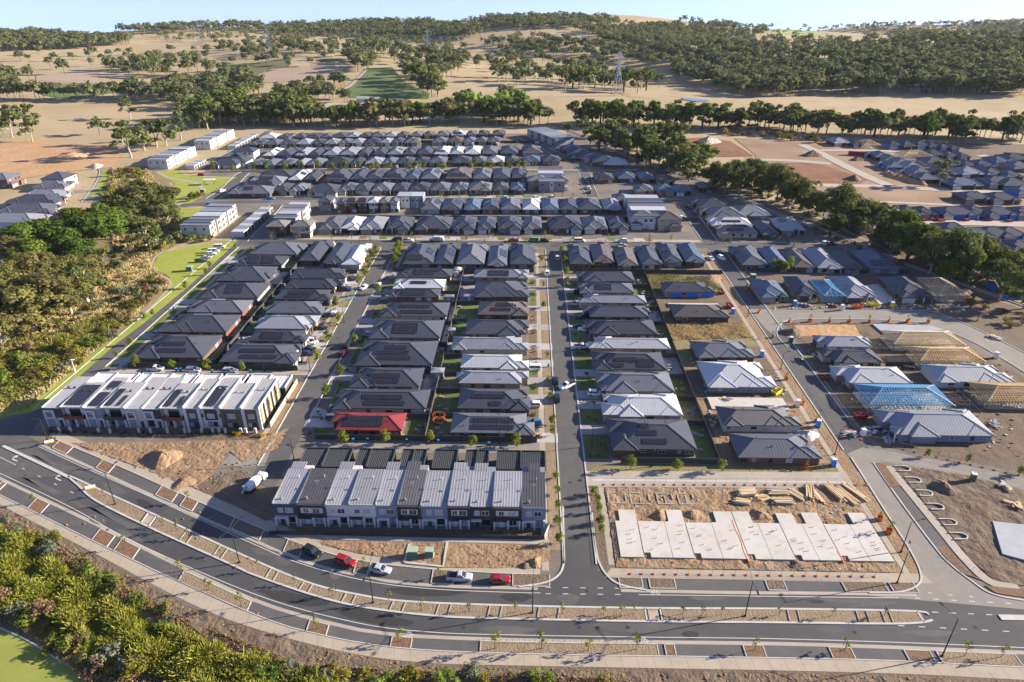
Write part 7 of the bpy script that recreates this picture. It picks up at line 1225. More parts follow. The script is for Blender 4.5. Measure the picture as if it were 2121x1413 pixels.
def gum(seed, h, spread, nb, per, size, bark='bark', low=.26, flat=.9):
    rs = random.Random(seed); t = MB(); blobs = []; lean = rs.uniform(-.8, .8)
    fork = h * low; t.tube([(0, 0, -.3), (lean * .3, 0, fork * .5), (lean * .6, rs.uniform(-.3, .3), fork)], [h * .03, h * .024, h * .02], 7)
    for k in range(nb):
        a = 2 * math.pi * k / nb + rs.uniform(-.4, .4); rad = spread * (rs.uniform(.35, 1) ** .7); zz = h * rs.uniform(.36, .92) - rad * .1; ex, ey = lean + math.cos(a) * rad, math.sin(a) * rad
        mid = (lean * .6 + (ex - lean * .6) * .45, ey * .45, fork + (zz - fork) * .65); t.tube([(lean * .6, 0, fork - .2), mid, (ex, ey, zz)], [h * .014, h * .009, h * .004], 5)
        r = spread * rs.uniform(.24, .4); blobs.append((ex, ey, zz, r))
        for _ in range(2): blobs.append((ex + rs.uniform(-r, r) * 1.2, ey + rs.uniform(-r, r) * 1.2, zz + rs.uniform(-r, r * .6), r * rs.uniform(.5, .85)))
    blobs.append((lean, 0, h * .86, spread * .4)); blobs.append((lean * .7, 0, h * .64, spread * .5))
    return t.mesh('trunk', bark), quads_mesh('crown', leaf_cloud(blobs, per, size, seed, flat), 'gum_leaf')
def dome(seed, h, spread, nb, per, size, bark='bark_dark', low=.18):
    rs = random.Random(seed); t = MB().tube([(0, 0, -.3), (0, 0, h * .3), (.2, .1, h * .6)], [h * .035, h * .03, h * .012], 7); blobs = [(0, 0, h * .6, spread * .6)]
    for k in range(nb):
        a = rs.uniform(0, 6.28); el = rs.uniform(-.2, 1.3); rr = spread * .68; r = spread * rs.uniform(.22, .36); p = (math.cos(a) * math.cos(el) * rr, math.sin(a) * math.cos(el) * rr, h * (low + .28) + math.sin(el) * h * .45); blobs.append((*p, r)); t.tube([(0, 0, h * .25), p], [h * .01, h * .003], 4)
    return t.mesh('trunk', bark), quads_mesh('crown', leaf_cloud(blobs, per, size, seed, .85), 'oak_leaf')
BIG = [gum(11, 16, 6.6, 9, 46, .31), gum(12, 17, 5.6, 8, 48, .31), gum(13, 15, 7.4, 10, 42, .33), gum(14, 18, 5.0, 8, 50, .3, 'bark_white')]
DOM = [dome(21, 13, 6.5, 22, 56, .3), dome(22, 11, 6, 20, 56, .3), dome(23, 15, 5.4, 20, 52, .31)]
MID = [gum(31, 15, 5.2, 6, 13, .62, low=.3), gum(32, 16, 4.6, 6, 13, .62), gum(33, 14, 5.6, 7, 12, .65, low=.25), dome(34, 12, 4.8, 12, 15, .6), dome(35, 13, 5.4, 13, 14, .65), gum(36, 17, 4.2, 6, 14, .6, 'bark_white')]
def small(seed, h, w_, nb, per, size, stem=.25, bark='bark_dark', multi=1):
    rs = random.Random(seed); t = MB(); blobs = []
    for m_ in range(multi): dx = rs.uniform(-.3, .3) * (multi > 1); t.tube([(dx, 0, -.1), (dx * 1.5, 0, h * .7)], [.05 * max(1, h / 4), .025], 5)
    for k in range(nb): q = (k + .5) / nb; z = h * (stem + (1 - stem) * q * .92); wr = w_ * math.sin(math.pi * (.18 + .72 * q)) * .5; a = rs.uniform(0, 6.28); blobs.append((math.cos(a) * wr * .7, math.sin(a) * wr * .7, z, w_ * .33 * (.7 + .5 * math.sin(math.pi * q))))
    return t.mesh('stem', bark), quads_mesh('foliage', leaf_cloud(blobs, per, size, seed, .9, .3), 'street_leaf')
SAP = [small(41, 2.6, 1.0, 6, 90, .11, .4), small(42, 2.3, .9, 6, 100, .11, .35), small(43, 2.8, 1.1, 7, 80, .11, .42)]
STR = [small(44, 3.4, 1.9, 12, 90, .14, .2), small(45, 3.8, 1.8, 12, 90, .14, .18), small(46, 3.0, 2.0, 12, 90, .14, .15)]
COLT = [small(47, 3.4, 1.0, 10, 120, .12, .12), small(48, 3.8, 1.1, 10, 110, .12, .1)]
def shrubp(seed, h, w_, nb, per, size):
    rs = random.Random(seed); t = MB(); blobs = []
    for k in range(nb): a = rs.uniform(0, 6.28); rr = w_ * .5 * rs.random() ** .6; r = w_ * rs.uniform(.2, .32); z = h * rs.uniform(.25, .8) * (1 - .4 * rr / w_); p = (math.cos(a) * rr, math.sin(a) * rr, z); blobs.append((*p, r)); t.tube([(0, 0, -.1), p], [.06, .02], 4)
    return t.mesh('stem', 'bark_dark'), quads_mesh('foliage', leaf_cloud(blobs, per, size, seed, .85, .35), 'bush_leaf')
SHR = [shrubp(51, 2.6, 3.4, 11, 60, .17), shrubp(52, 3.2, 3.0, 11, 60, .17), shrubp(53, 2.0, 3.2, 10, 60, .16), shrubp(54, 1.4, 2.2, 7, 70, .14)]
def plant(kind, proto, loc, rz, sc, mat, label, cat, group, names):
    r = empty(kind, loc, rz, label=label, cat=cat, group=group); r.scale = sc if hasattr(sc, '__len__') else (sc,) * 3
    put(names[0], proto[0], r); put(names[1], proto[1], r, mat=mat); return r
TR = ('trunk', 'crown'); SH = ('stem', 'foliage')
# ---- tree sightings: (px, py, height in px, kind)
T = []
def inpoly(x, y, P):
    c = False
    for i in range(len(P)):
        (x1, y1), (x2, y2) = P[i], P[i - 1]
        if (y1 > y) != (y2 > y) and x < (x2 - x1) * (y - y1) / (y2 - y1) + x1: c = not c
    return c
tr_ = random.Random(5)
def wood(P, n, hm, mind, grp, kinds='gggo', jit=.25):
    xs = [p[0] for p in P]; ys = [p[1] for p in P]; got = []; tries = 0
    while len(got) < n and tries < n * 30:
        tries += 1; x, y = tr_.uniform(min(xs), max(xs)), tr_.uniform(min(ys), max(ys))
        if inpoly(x, y, P) and all(abs(x - a) > mind or abs(y - b) > mind * .4 for a, b in got): got.append((x, y)); T.append((x, y, hm * tr_.uniform(1 - jit, 1 + jit), tr_.choice(kinds), grp))
# manual: creek and reserve
for q in [(195, 510, 15, 'o'), (130, 540, 15, 'o'), (235, 495, 14, 'o'), (70, 556, 13, 'o'), (160, 485, 13, 'o'), (100, 510, 13, 'o'), (175, 548, 12, 'o'), (215, 475, 13, 'o'), (60, 520, 13, 'o'), (28, 540, 12, 'v'), (250, 475, 11, 'o')]: T.append((*q, 'dark oaks by the creek'))
for q in [(306, 440, 18, 'g'), (338, 456, 14, 'g'), (303, 520, 17, 'w'), (330, 515, 11, 'g'), (100, 668, 19, 'v'), (40, 695, 18, 'v'), (140, 622, 17, 'v'), (60, 650, 17, 'v'), (5, 700, 17, 'v'), (75, 690, 18, 'v'), (30, 665, 17, 'v'), (110, 632, 16, 'v'), (150, 655, 14, 'v'), (85, 605, 15, 'v'), (30, 620, 15, 'v'), (190, 590, 12, 'v'), (165, 620, 14, 'v'), (10, 735, 14, 'v'), (125, 650, 16, 'v'), (165, 590, 13, 'v'), (110, 590, 14, 'v'), (60, 585, 13, 'v'), (280, 470, 12, 'g'), (345, 470, 12, 'g'), (320, 430, 14, 'g'), (184, 628, 16, 'w'), (215, 565, 11, 'v'), (10, 605, 12, 'y'), (15, 640, 13, 'v'), (70, 620, 13, 'v'), (370, 500, 5, 'g'), (285, 620, 6, 'g'), (245, 570, 7, 'v')]: T.append((*q, 'gums in the creek reserve'))
for q in [(1318, 322, 17, 'g'), (1348, 326, 19, 'g'), (1378, 322, 19, 'g'), (1404, 318, 17, 'g'), (1400, 352, 15, 'g'), (1430, 358, 18, 'g'), (1458, 352, 17, 'g'), (1500, 400, 18, 'g'), (1530, 406, 20, 'g'), (1562, 396, 17, 'g'), (1592, 410, 20, 'g'), (1622, 402, 16, 'w'), (1632, 432, 15, 'g'), (1658, 436, 17, 'g'), (1736, 480, 23, 'g'), (1718, 490, 11, 'o'), (1836, 506, 17, 'w'), (1925, 568, 18, 'g'), (1990, 570, 20, 'g'), (1905, 545, 11, 'o'), (1880, 532, 8, 'o'), (2068, 625, 16, 'g'), (2108, 602, 19, 'w'), (2060, 575, 14, 'g'), (1690, 445, 13, 'g'), (1480, 388, 16, 'g'), (1515, 392, 18, 'g'), (1545, 388, 18, 'g'), (1575, 392, 17, 'g'), (1608, 418, 18, 'g'), (1640, 420, 17, 'g'), (1605, 392, 16, 'g'), (1675, 425, 14, 'w'), (1330, 312, 17, 'g'), (1365, 312, 18, 'g'), (1392, 328, 16, 'g'), (1445, 342, 16, 'g'), (1415, 340, 15, 'g'), (1750, 465, 16, 'g'), (1855, 512, 14, 'g'), (1950, 560, 15, 'g'), (2010, 585, 14, 'g'), (2035, 560, 15, 'g'), (2085, 585, 14, 'g'), (2120, 640, 14, 'g'), (1880, 515, 12, 'o'), (1965, 585, 10, 'o'), (1670, 460, 6, 'y'), (1760, 470, 15, 'g'), (1946, 384, 16, 'w'), (1290, 300, 11, 'g'), (1245, 286, 9, 'g'), (1175, 280, 9, 'w'), (1208, 282, 13, 'g'), (1228, 284, 12, 'g'), (1010, 256, 14, 'g')]: T.append((*q, 'gums along the embankment'))
for q in [(25, 284, 19, 'g'), (67, 294, 18, 'g'), (45, 278, 20, 'g'), (8, 280, 15, 'g'), (272, 326, 22, 'g'), (300, 312, 17, 'g'), (325, 306, 17, 'g'), (345, 302, 18, 'g'), (375, 290, 19, 'g'), (207, 279, 12, 'o'), (271, 246, 18, 'g'), (135, 155, 19, 'g'), (62, 167, 16, 'w'), (183, 212, 18, 'w'), (255, 300, 15, 'g')]: T.append((*q, 'paddock gums left of the estate'))
wood([(385, 275), (480, 262), (560, 262), (640, 264), (640, 240), (520, 225), (400, 240)], 60, 17, 6, 'tree belt left of centre', 'gggo')
wood([(560, 263), (720, 264), (1000, 258), (1135, 262), (1135, 247), (1000, 246), (720, 250), (560, 252)], 90, 15, 6, 'tree belt behind the estate', 'gggov')
wood([(940, 235), (1090, 250), (1120, 246), (1060, 215), (950, 205)], 22, 14, 8, 'pale willows behind the belt', 'll')
wood([(1170, 262), (1300, 263), (1420, 268), (1600, 272), (1850, 290), (2140, 300), (2140, 284), (1850, 276), (1500, 256), (1300, 250), (1180, 250)], 110, 15, 7, 'tree belt across the right paddocks', 'gggo')
wood([(1000, 165), (1100, 158), (1250, 170), (1370, 178), (1365, 195), (1220, 190), (1100, 185), (1010, 168)], 44, 19, 9, 'gums in the middle paddock', 'ggo')
wood([(800, 110), (880, 112), (960, 120), (1000, 140), (990, 150), (950, 150), (900, 180), (915, 205), (880, 200), (840, 165)], 75, 17, 6, 'tree line right of the valley', 'gggo')
wood([(715, 118), (760, 95), (800, 92), (795, 115), (770, 148), (735, 150)], 44, 17, 6, 'tree line left of the valley', 'gggo'); wood([(640, 200), (720, 205), (720, 212), (590, 212), (560, 200), (600, 186), (720, 168), (720, 182)], 44, 11, 5, 'windbreak trees by the farm', 'oov')
wood([(150, 205), (300, 195), (480, 170), (520, 160), (540, 200), (500, 220), (380, 230), (330, 212), (180, 212)], 100, 15, 7, 'trees by the left fields', 'ggo'); wood([(0, 170), (30, 160), (40, 200), (130, 205), (180, 212), (0, 208)], 26, 15, 8, 'trees at the left edge', 'go')
wood([(225, 140), (290, 130), (390, 130), (460, 155), (420, 165), (300, 165), (230, 165)], 30, 16, 8, 'clump above the left fields', 'ggo')
wood([(1200, 288), (1300, 302), (1480, 374), (1480, 396), (1300, 336), (1210, 300)], 26, 15, 9, 'gums along the embankment', 'gggo'); wood([(1640, 420), (1760, 455), (1900, 520), (2000, 560), (2000, 582), (1860, 535), (1700, 472), (1640, 440)], 22, 15, 11, 'gums along the embankment', 'gggow')
n_near = len(T)
wood([(0, 112), (480, 100), (700, 95), (700, 135), (480, 152), (0, 150)], 60, 14, 9, 'wood', 'ggo'); wood([(930, 120), (1290, 130), (1250, 162), (980, 152)], 45, 16, 8, 'wood', 'ggo'); wood([(560, 62), (1000, 72), (960, 112), (560, 112)], 130, 15, 6, 'wood', 'ggo'); wood([(990, 36), (1260, 38), (1320, 56), (1000, 62)], 220, 14, 3, 'wood', 'ggo'); wood([(1380, 44), (1600, 48), (2150, 46), (2150, 54), (1500, 54)], 260, 15, 3, 'wood', 'ggo'); wood([(0, 44), (500, 50), (900, 46), (900, 54), (500, 58), (0, 54)], 260, 15, 3, 'wood', 'ggo')
wood([(1385, 165), (1400, 120), (1480, 92), (1600, 85), (1750, 92), (1900, 80), (2150, 75), (2150, 198), (1900, 196), (1700, 196), (1540, 206), (1420, 170)], 1000, 19, 4, 'wood', 'gggo')
wood([(1190, 66), (1300, 62), (1500, 52), (1700, 50), (2150, 54), (2150, 78), (1900, 80), (1780, 66), (1590, 62), (1580, 78), (1480, 90), (1390, 125), (1330, 108), (1250, 85)], 900, 17, 3, 'wood', 'gggo')
wood([(0, 56), (120, 52), (300, 56), (420, 52), (560, 56), (700, 50), (900, 52), (1010, 64), (960, 84), (880, 80), (700, 76), (600, 76), (500, 64), (300, 72), (180, 62), (0, 66)], 950, 17, 3, 'wood', 'gggo')
wood([(0, 80), (80, 74), (180, 84), (272, 84), (265, 94), (160, 103), (80, 105), (0, 108)], 300, 18, 3, 'wood', 'ggo'); wood([(940, 48), (1060, 40), (1200, 36), (1240, 50), (1200, 62), (1100, 60), (1000, 60)], 240, 14, 3, 'wood', 'gg')
wood([(980, 90), (1100, 80), (1260, 100), (1390, 130), (1380, 145), (1200, 120), (1050, 112)], 120, 17, 6, 'wood', 'gggo'); wood([(440, 85), (560, 80), (700, 75), (700, 110), (560, 125), (460, 110)], 80, 15, 7, 'wood', 'ggo'); wood([(270, 80), (500, 66), (560, 72), (420, 95)], 40, 14, 8, 'wood', 'go'); wood([(1500, 70), (1700, 62), (1760, 66), (1600, 76)], 20, 12, 8, 'wood', 'g'); wood([(1200, 60), (1400, 60), (1390, 110), (1250, 90)], 160, 16, 4, 'wood', 'ggo')
PT = []
for x, y, h, k, g_ in T:
    X, Y, Z = GT(x, y); h_ = h * (1.2 if y < 340 and g_ != 'wood' else 1.05); PT.append((h_ / math.hypot(X, Y), X, Y, Z, h_, k, g_))
near = [p for p in PT[:n_near]]; near.sort(key=lambda p: -p[0]); ind, rest = near[:298], near[298:] + PT[n_near:]
KM = dict(g='gum_leaf', o='oak_leaf', v='olive_leaf', w='gum_leaf', l='willow_leaf', y='grey_leaf'); KN = dict(g='gum_tree', o='oak_tree', v='gum_tree', w='gum_tree', l='willow_tree', y='gum_tree')
KW = dict(g='grey-green gum tree', o='dark dense tree', v='olive-gold gum tree', w='pale-trunked gum tree', l='light green willow', y='grey weathered tree')
from collections import defaultdict
byg = defaultdict(list)
for p in ind: byg[p[6]].append(p)
for g_, ps in byg.items():
    ps.sort(key=lambda p: p[1])
    for i, (s_, X, Y, Z, h, k, _) in enumerate(ps):
        big = Y < 420
        pr = (tr_.choice(DOM) if k in 'ol' else BIG[3] if k == 'w' else tr_.choice(BIG[:3])) if big else (MID[tr_.choice((3, 4))] if k in 'ol' else MID[5] if k == 'w' else tr_.choice(MID[:3]))
        base = max(v.co.z for v in pr[1].vertices) if pr[1].name not in KIDS else KIDS[pr[1].name]; KIDS[pr[1].name] = base; sc = h / base; wx = 1.55 if g_ == 'dark oaks by the creek' else 1.5 if g_ == 'gums in the creek reserve' else 1.15
        plant(KN[k], pr, (X, Y, Z - .15), tr_.uniform(0, 6.28), (sc * wx * tr_.uniform(.9, 1.15), sc * wx * tr_.uniform(.9, 1.15), sc), KM[k], f"{KW[k]}, {ordw(i + 1)} from left among the {g_}", 'tree', g_, TR)
KIDS.clear()
# the far woods: reads as one mass
lows = [leaf_cloud([(0, 0, .62, .34), (.18, .1, .78, .2), (-.2, .05, .7, .22), (.05, -.2, .52, .22), (-.1, .18, .5, .2), (.22, -.08, .5, .18)], 400, .075, 60 + i, .8, .5) for i in range(5)]
vs = []; tm = MB()
for s_, X, Y, Z, h, k, _ in rest:
    a = tr_.uniform(0, 6.28); c, s = math.cos(a), math.sin(a); q = lows[tr_.randrange(5)]
    if Y > 1500: q = q.reshape(-1, 4, 3)[::2].reshape(-1, 3)
    wd = h * tr_.uniform(.95, 1.35); v = np.empty_like(q); v[:, 0] = (q[:, 0] * c - q[:, 1] * s) * wd + X; v[:, 1] = (q[:, 0] * s + q[:, 1] * c) * wd + Y; v[:, 2] = q[:, 2] * h + Z; vs.append(v)
    tm.tube([(X, Y, Z - .5), (X, Y, Z + h * .5)], h * .02, 3)
fl = leaf('forest_leaf', (.09, .115, .052), (.185, .19, .085)); 
for n_ in fl.node_tree.nodes:
    if n_.type == 'TEX_NOISE': n_.inputs['Scale'].default_value = .045; n_.inputs['Detail'].default_value = 6
fw = quads_mesh('far_woods', np.concatenate(vs), 'forest_leaf'); wo = put('far_woods', fw, None, label='far woods and scattered paddock trees covering the hills', cat='woodland', kind='stuff'); tm.build('trunks', 'bark', wo)
# ---- street trees and saplings
def trees_at(pts, protos, mat, what, group, sc=1.0, guard=False, z=.05, name='street_tree', cat='tree', hs=None):
    for i, (x, y) in enumerate(pts):
        p = protos[(i * 7 + len(what)) % len(protos)]; X, Y = G(x, y); s = sc * tr_.uniform(.85, 1.18)
        r = plant(name, p, (X, Y, z), tr_.uniform(0, 6.28), s, mat, f"{what}, {ordw(i + 1)} from left" if len(pts) > 1 else what, cat, group, SH)
        if guard:
            gm = MB()
            for k in range(4): a, b = R(90 * k + 45), R(90 * k + 135); gm.face([(.6 * math.cos(a), .6 * math.sin(a), 0), (.6 * math.cos(b), .6 * math.sin(b), 0), (.6 * math.cos(b), .6 * math.sin(b), .9), (.6 * math.cos(a), .6 * math.sin(a), .9)])
            gm.build('tree_guard', 'plastic_orange', r)
trees_at([(217, 1027), (339, 1089), (367, 1100), (394, 1113), (456, 1149), (536, 1182), (612, 1208), (689, 1235), (806, 1250), (874, 1264), (971, 1267), (1069, 1269), (1165, 1272), (1250, 1273), (1286, 1274), (1314, 1272), (1414, 1273), (1453, 1276), (1494, 1274), (1613, 1274), (1722, 1277), (1831, 1277)], SAP, 'olive_leaf', 'thin sapling in the boulevard median', 'median saplings', 1.1, z=.1, name='sapling')
trees_at([(71, 1043), (260, 1137), (378, 1191), (434, 1222), (501, 1257), (657, 1303), (830, 1329), (1025, 1344), (1122, 1344), (1219, 1348), (1317, 1346), (1563, 1347), (1749, 1347), (1998, 1359), (2074, 1361)], SAP, 'street_leaf', 'staked sapling in the south parking beds', 'south bed saplings', 1.5, z=.1, name='sapling')
trees_at([(116, 921), (217, 968), (391, 1041), (753, 1175), (913, 1196)], SAP, 'street_leaf', 'sapling in the north parking beds', 'north bed saplings', 1.15, z=.1, name='sapling')
trees_at([(1121, 541), (1124, 574), (1125, 595), (1126, 638), (1133, 742), (1136, 794), (1139, 828), (1145, 880), (1146, 902), (1151, 992), (1154, 1024), (1155, 1056), (1155, 1088), (1159, 1125)], STR, 'street_leaf', 'round street tree on the central strip', 'central street trees', .85); trees_at([(1163, 528), (1170, 550), (1172, 570), (1175, 594)], STR, 'bush_leaf', 'dark street tree right of the central street top', 'central street trees', 1.2)
trees_at([(712, 916), (798, 918), (891, 918), (978, 923), (1070, 926)], STR, 'street_leaf', 'bright tree in a timber box on the service lane', 'service lane trees', 1.15); trees_at([(284, 762), (358, 763), (431, 767), (502, 772)], STR, 'street_leaf', 'bright tree in the rear lane', 'rear lane trees', 1.15); trees_at([(1306, 972), (1401, 974), (1494, 977)], STR, 'street_leaf', 'bright tree on the site lane verge', 'site lane trees', 1.15)
trees_at([(657, 750), (678, 824), (681, 705), (696, 638), (701, 668), (706, 776), (734, 712), (744, 594), (757, 573), (762, 546), (765, 558), (770, 532), (780, 528), (783, 609)], STR, 'street_leaf', 'street tree along the left street', 'left street trees', 1.25); trees_at([(820, 535), (827, 520), (825, 528), (818, 548)], STR, 'street_leaf', 'clipped tree at the left street corner', 'left street trees', 1.7)
trees_at([(1635, 668), (1677, 667), (1717, 668), (1758, 668), (1800, 668), (1841, 667), (1880, 668), (1922, 669)], SAP, 'street_leaf', 'orange-guarded sapling on the construction street', 'guarded saplings', 1.1, True, name='sapling'); trees_at([(1545, 600), (1572, 648), (1600, 700), (1628, 787), (1663, 838), (1691, 874), (1670, 971), (1821, 1077), (1840, 1104)], SAP, 'street_leaf', 'orange-guarded sapling on the right street verge', 'guarded saplings', 1.1, True, name='sapling'); trees_at([(1921, 946), (2003, 959), (2112, 984)], STR, 'bush_leaf', 'small tree on the right-hand lane verge', 'right lane trees', .85); trees_at([(1230, 1025), (1236, 1042), (1240, 1060), (1243, 1085), (1247, 1105)], STR, 'bush_leaf', 'small tree left of the slab site', 'site edge trees', .8)
trees_at([(563, 499), (614, 497), (687, 498), (728, 496), (767, 499), (786, 496), (837, 497), (853, 492), (967, 497), (977, 486), (1011, 496), (1021, 496), (1074, 501), (1082, 496), (1128, 492), (1188, 503), (1194, 496), (1260, 497), (1344, 500), (1390, 499)], COLT, 'street_leaf', 'slender tree along the far kerb of the cross street', 'cross street trees', 1.0); trees_at([(730, 512), (861, 508), (947, 509), (1004, 509), (1040, 509), (1089, 509), (1182, 508), (1254, 510), (1298, 511), (1345, 513)], COLT, 'street_leaf', 'slender tree along the near kerb of the cross street', 'cross street trees', 1.0)
trees_at([(442, 356), (482, 355), (526, 354), (554, 353), (592, 354), (623, 354), (658, 353), (690, 352), (712, 351), (743, 350), (769, 355), (780, 351), (810, 351), (847, 354), (860, 350), (879, 354), (917, 353), (974, 353), (985, 350), (1001, 349), (1016, 353), (1039, 349), (1055, 353), (1074, 350), (1087, 353)], STR, 'bush_leaf', 'round tree along the mid street', 'mid street trees', 1.75); trees_at([(540, 308), (575, 309), (613, 308), (645, 308), (675, 309), (704, 307), (731, 307), (758, 306), (790, 306), (815, 305), (834, 306), (874, 305), (897, 304), (936, 303), (967, 304), (994, 303), (1020, 302), (1070, 303)], COLT, 'street_leaf', 'small bright tree along the far street', 'far street trees', 1.1)
trees_at([(918, 409), (934, 407), (952, 411), (966, 409), (1005, 409), (1022, 411), (1030, 412), (1082, 407), (1125, 409), (1148, 412), (1164, 411), (1187, 411), (912, 411), (640, 412)], COLT, 'street_leaf', 'slender tree along the back street', 'back street trees', 1.05); trees_at([(299, 664), (318, 655), (385, 598), (428, 570), (436, 556), (270, 715), (242, 742), (490, 516)], STR, 'street_leaf', 'young tree along the creek street', 'creek street trees', .95)
trees_at([(1150, 478), (1170, 476), (1505, 480), (1518, 478), (1497, 505), (1512, 503), (1613, 502), (1630, 503), (1653, 506), (1643, 515)], COLT, 'bush_leaf', 'slim garden tree by the court and cross street', 'court trees', 1.0); trees_at([(1600, 560), (1612, 562), (1624, 565), (1634, 562)], STR, 'street_leaf', 'leafy back yard tree behind the embankment houses', 'yard trees', 1.6)
trees_at([(1180, 545), (1195, 553), (1205, 551), (1220, 552), (1230, 554)], SHR[:2], 'street_leaf', 'leafy yard bush behind the row of six', 'yard bushes', .9, name='shrub', cat='shrub'); trees_at([(1100, 892), (1106, 898), (1112, 902), (1101, 908), (1118, 905)], SHR[3:], 'flower', 'yellow flowering bush by the corner house', 'flower bushes', .55, name='flower_bush', cat='shrub'); trees_at([(485, 898), (495, 901), (530, 906), (545, 905), (560, 900)], SHR[2:], 'flower', 'yellow garden bush before the white terrace', 'flower bushes', .5, name='flower_bush', cat='shrub')
# hedges and small garden shrubs of the front yards
hp = []
for rows_, xa, xb in ((CC, -60, -56.4), (EE, 16.6, 20.4), (DD, 2.4, 3.6), (BB, -74.4, -73), (AA, -131, -128.8)):
    for (x0, x1, y0, y1) in rows_:
        for _ in range(4): hp.append((tr_.uniform(xa, xb), tr_.uniform(y0, y1)))
gv = []; sv = np.empty(len(SHR[3][1].vertices) * 3, np.float32); SHR[3][1].vertices.foreach_get('co', sv); sv = sv.reshape(-1, 3)
def garden(name, pts, s0, s1, mat, label):
    vv = []
    for x, y in pts:
        a = tr_.uniform(0, 6.28); c, s = math.cos(a), math.sin(a); k = tr_.uniform(s0, s1); vv.append(np.stack([(sv[:, 0] * c - sv[:, 1] * s) * k + x, (sv[:, 0] * s + sv[:, 1] * c) * k + y, sv[:, 2] * k + .03], 1))
    put(name, quads_mesh(name, np.concatenate(vv), mat), None, label=label, cat='planting', kind='stuff')
garden('front_garden_planting', hp[::2], .3, .6, 'bush_leaf', 'green low planting in the front yards of the estate'); garden('front_garden_hedges', hp[1::2], .3, .6, 'dark_hedge', 'dark low hedging in the front yards of the estate')
garden('terrace_planting', [(-133 + i * 1.2 + tr_.uniform(-.5, .5), 153.4 + tr_.uniform(-.8, .9)) for i in range(50)], .3, .55, 'dark_hedge', 'low dark planting in front of the white terrace'); garden('terrace_planting', [(-56 + i * 1.9 + tr_.uniform(-.6, .6), 116.6 + tr_.uniform(-.5, .7)) for i in range(32)], .2, .4, 'bush_leaf', 'low planting behind the grey terrace fence')
# ---- creek shrubs
def shrubs(P, n, mats, what, group, s0=.6, s1=1.4, mind=10):
    xs = [p[0] for p in P]; ys = [p[1] for p in P]; got = []; tries = 0
    while len(got) < n and tries < n * 40:
        tries += 1; x, y = tr_.uniform(min(xs), max(xs)), tr_.uniform(min(ys), max(ys))
        if inpoly(x, y, P) and all(abs(x - a) > mind or abs(y - b) > mind * .6 for a, b in got): got.append((x, y))
    got.sort()
    for i, (x, y) in enumerate(got):
        X, Y = G(x, y); s = tr_.uniform(s0, s1); m = tr_.choice(mats); w_ = dict(yellow_leaf='yellow-green', bush_leaf='green', grey_leaf='silver-grey', olive_leaf='olive', dead_leaf='brown dry', street_leaf='bright green', pine_leaf='dark green')[m]
        plant('shrub', SHR[i % 4], (X, Y, H(X, Y)), tr_.uniform(0, 6.28), (s * tr_.uniform(.8, 1.2), s * tr_.uniform(.8, 1.2), s * tr_.uniform(.8, 1.2)), m, f"{w_} shrub, {ordw(i + 1)} from left {what}", 'shrub', group, SH)
shrubs([(0, 1230), (50, 1245), (130, 1290), (220, 1350), (330, 1413), (200, 1405), (100, 1345), (0, 1290)], 26, ['yellow_leaf', 'yellow_leaf', 'bush_leaf', 'olive_leaf', 'grey_leaf', 'dead_leaf'], 'along the oval lawn', 'shrubs by the oval', .8, 1.5, 16)
shrubs([(0, 1085), (100, 1120), (230, 1210), (330, 1270), (440, 1335), (420, 1350), (300, 1290), (150, 1200), (0, 1120)], 24, ['bush_leaf', 'yellow_leaf', 'olive_leaf', 'street_leaf', 'grey_leaf'], 'on the bank above the reeds', 'shrubs above the reeds', .7, 1.3, 16)
shrubs([(520, 1345), (640, 1385), (900, 1400), (1200, 1408), (1300, 1425), (700, 1430), (520, 1400)], 26, ['bush_leaf', 'street_leaf', 'grey_leaf', 'olive_leaf', 'yellow_leaf'], 'at the lower edge below the footpath', 'shrubs below the footpath', .6, 1.3, 18)
shrubs([(0, 780), (90, 740), (190, 690), (270, 620), (320, 560), (345, 590), (250, 690), (130, 780), (40, 830), (0, 845)], 62, ['yellow_leaf', 'olive_leaf', 'yellow_leaf', 'bush_leaf', 'olive_leaf', 'grey_leaf', 'dead_leaf'], 'between creek and verge', 'creek verge shrubs', .7, 1.6, 11)
shrubs([(0, 700), (160, 640), (230, 560), (300, 530), (310, 560), (240, 640), (130, 720), (0, 790)], 40, ['olive_leaf', 'bush_leaf', 'grey_leaf', 'yellow_leaf', 'dead_leaf'], 'under the creek gums', 'shrubs under the creek gums', .6, 1.5, 11)
shrubs([(240, 480), (300, 460), (360, 480), (380, 500), (320, 525), (270, 545), (240, 520)], 30, ['bush_leaf', 'olive_leaf', 'grey_leaf', 'yellow_leaf'], 'round the dead-limbed gum', 'shrubs by the dead-limbed gum', .7, 1.7, 9); shrubs([(212, 415), (235, 360), (270, 350), (300, 362), (285, 400), (270, 425), (225, 425)], 40, ['yellow_leaf', 'yellow_leaf', 'olive_leaf', 'bush_leaf', 'dead_leaf'], 'below the earthworks', 'shrubs below the earthworks', .9, 2.0, 7)
shrubs([(362, 492), (400, 492), (440, 494), (436, 500), (372, 508)], 10, ['bush_leaf', 'olive_leaf', 'yellow_leaf'], 'beside the creekside townhouses', 'townhouse shrubs', .8, 1.4, 7); shrubs([(388, 412), (410, 402), (425, 405), (405, 416), (392, 418)], 7, ['street_leaf', 'yellow_leaf', 'olive_leaf'], 'at the park corner bed', 'park corner shrubs', .8, 1.5, 6)
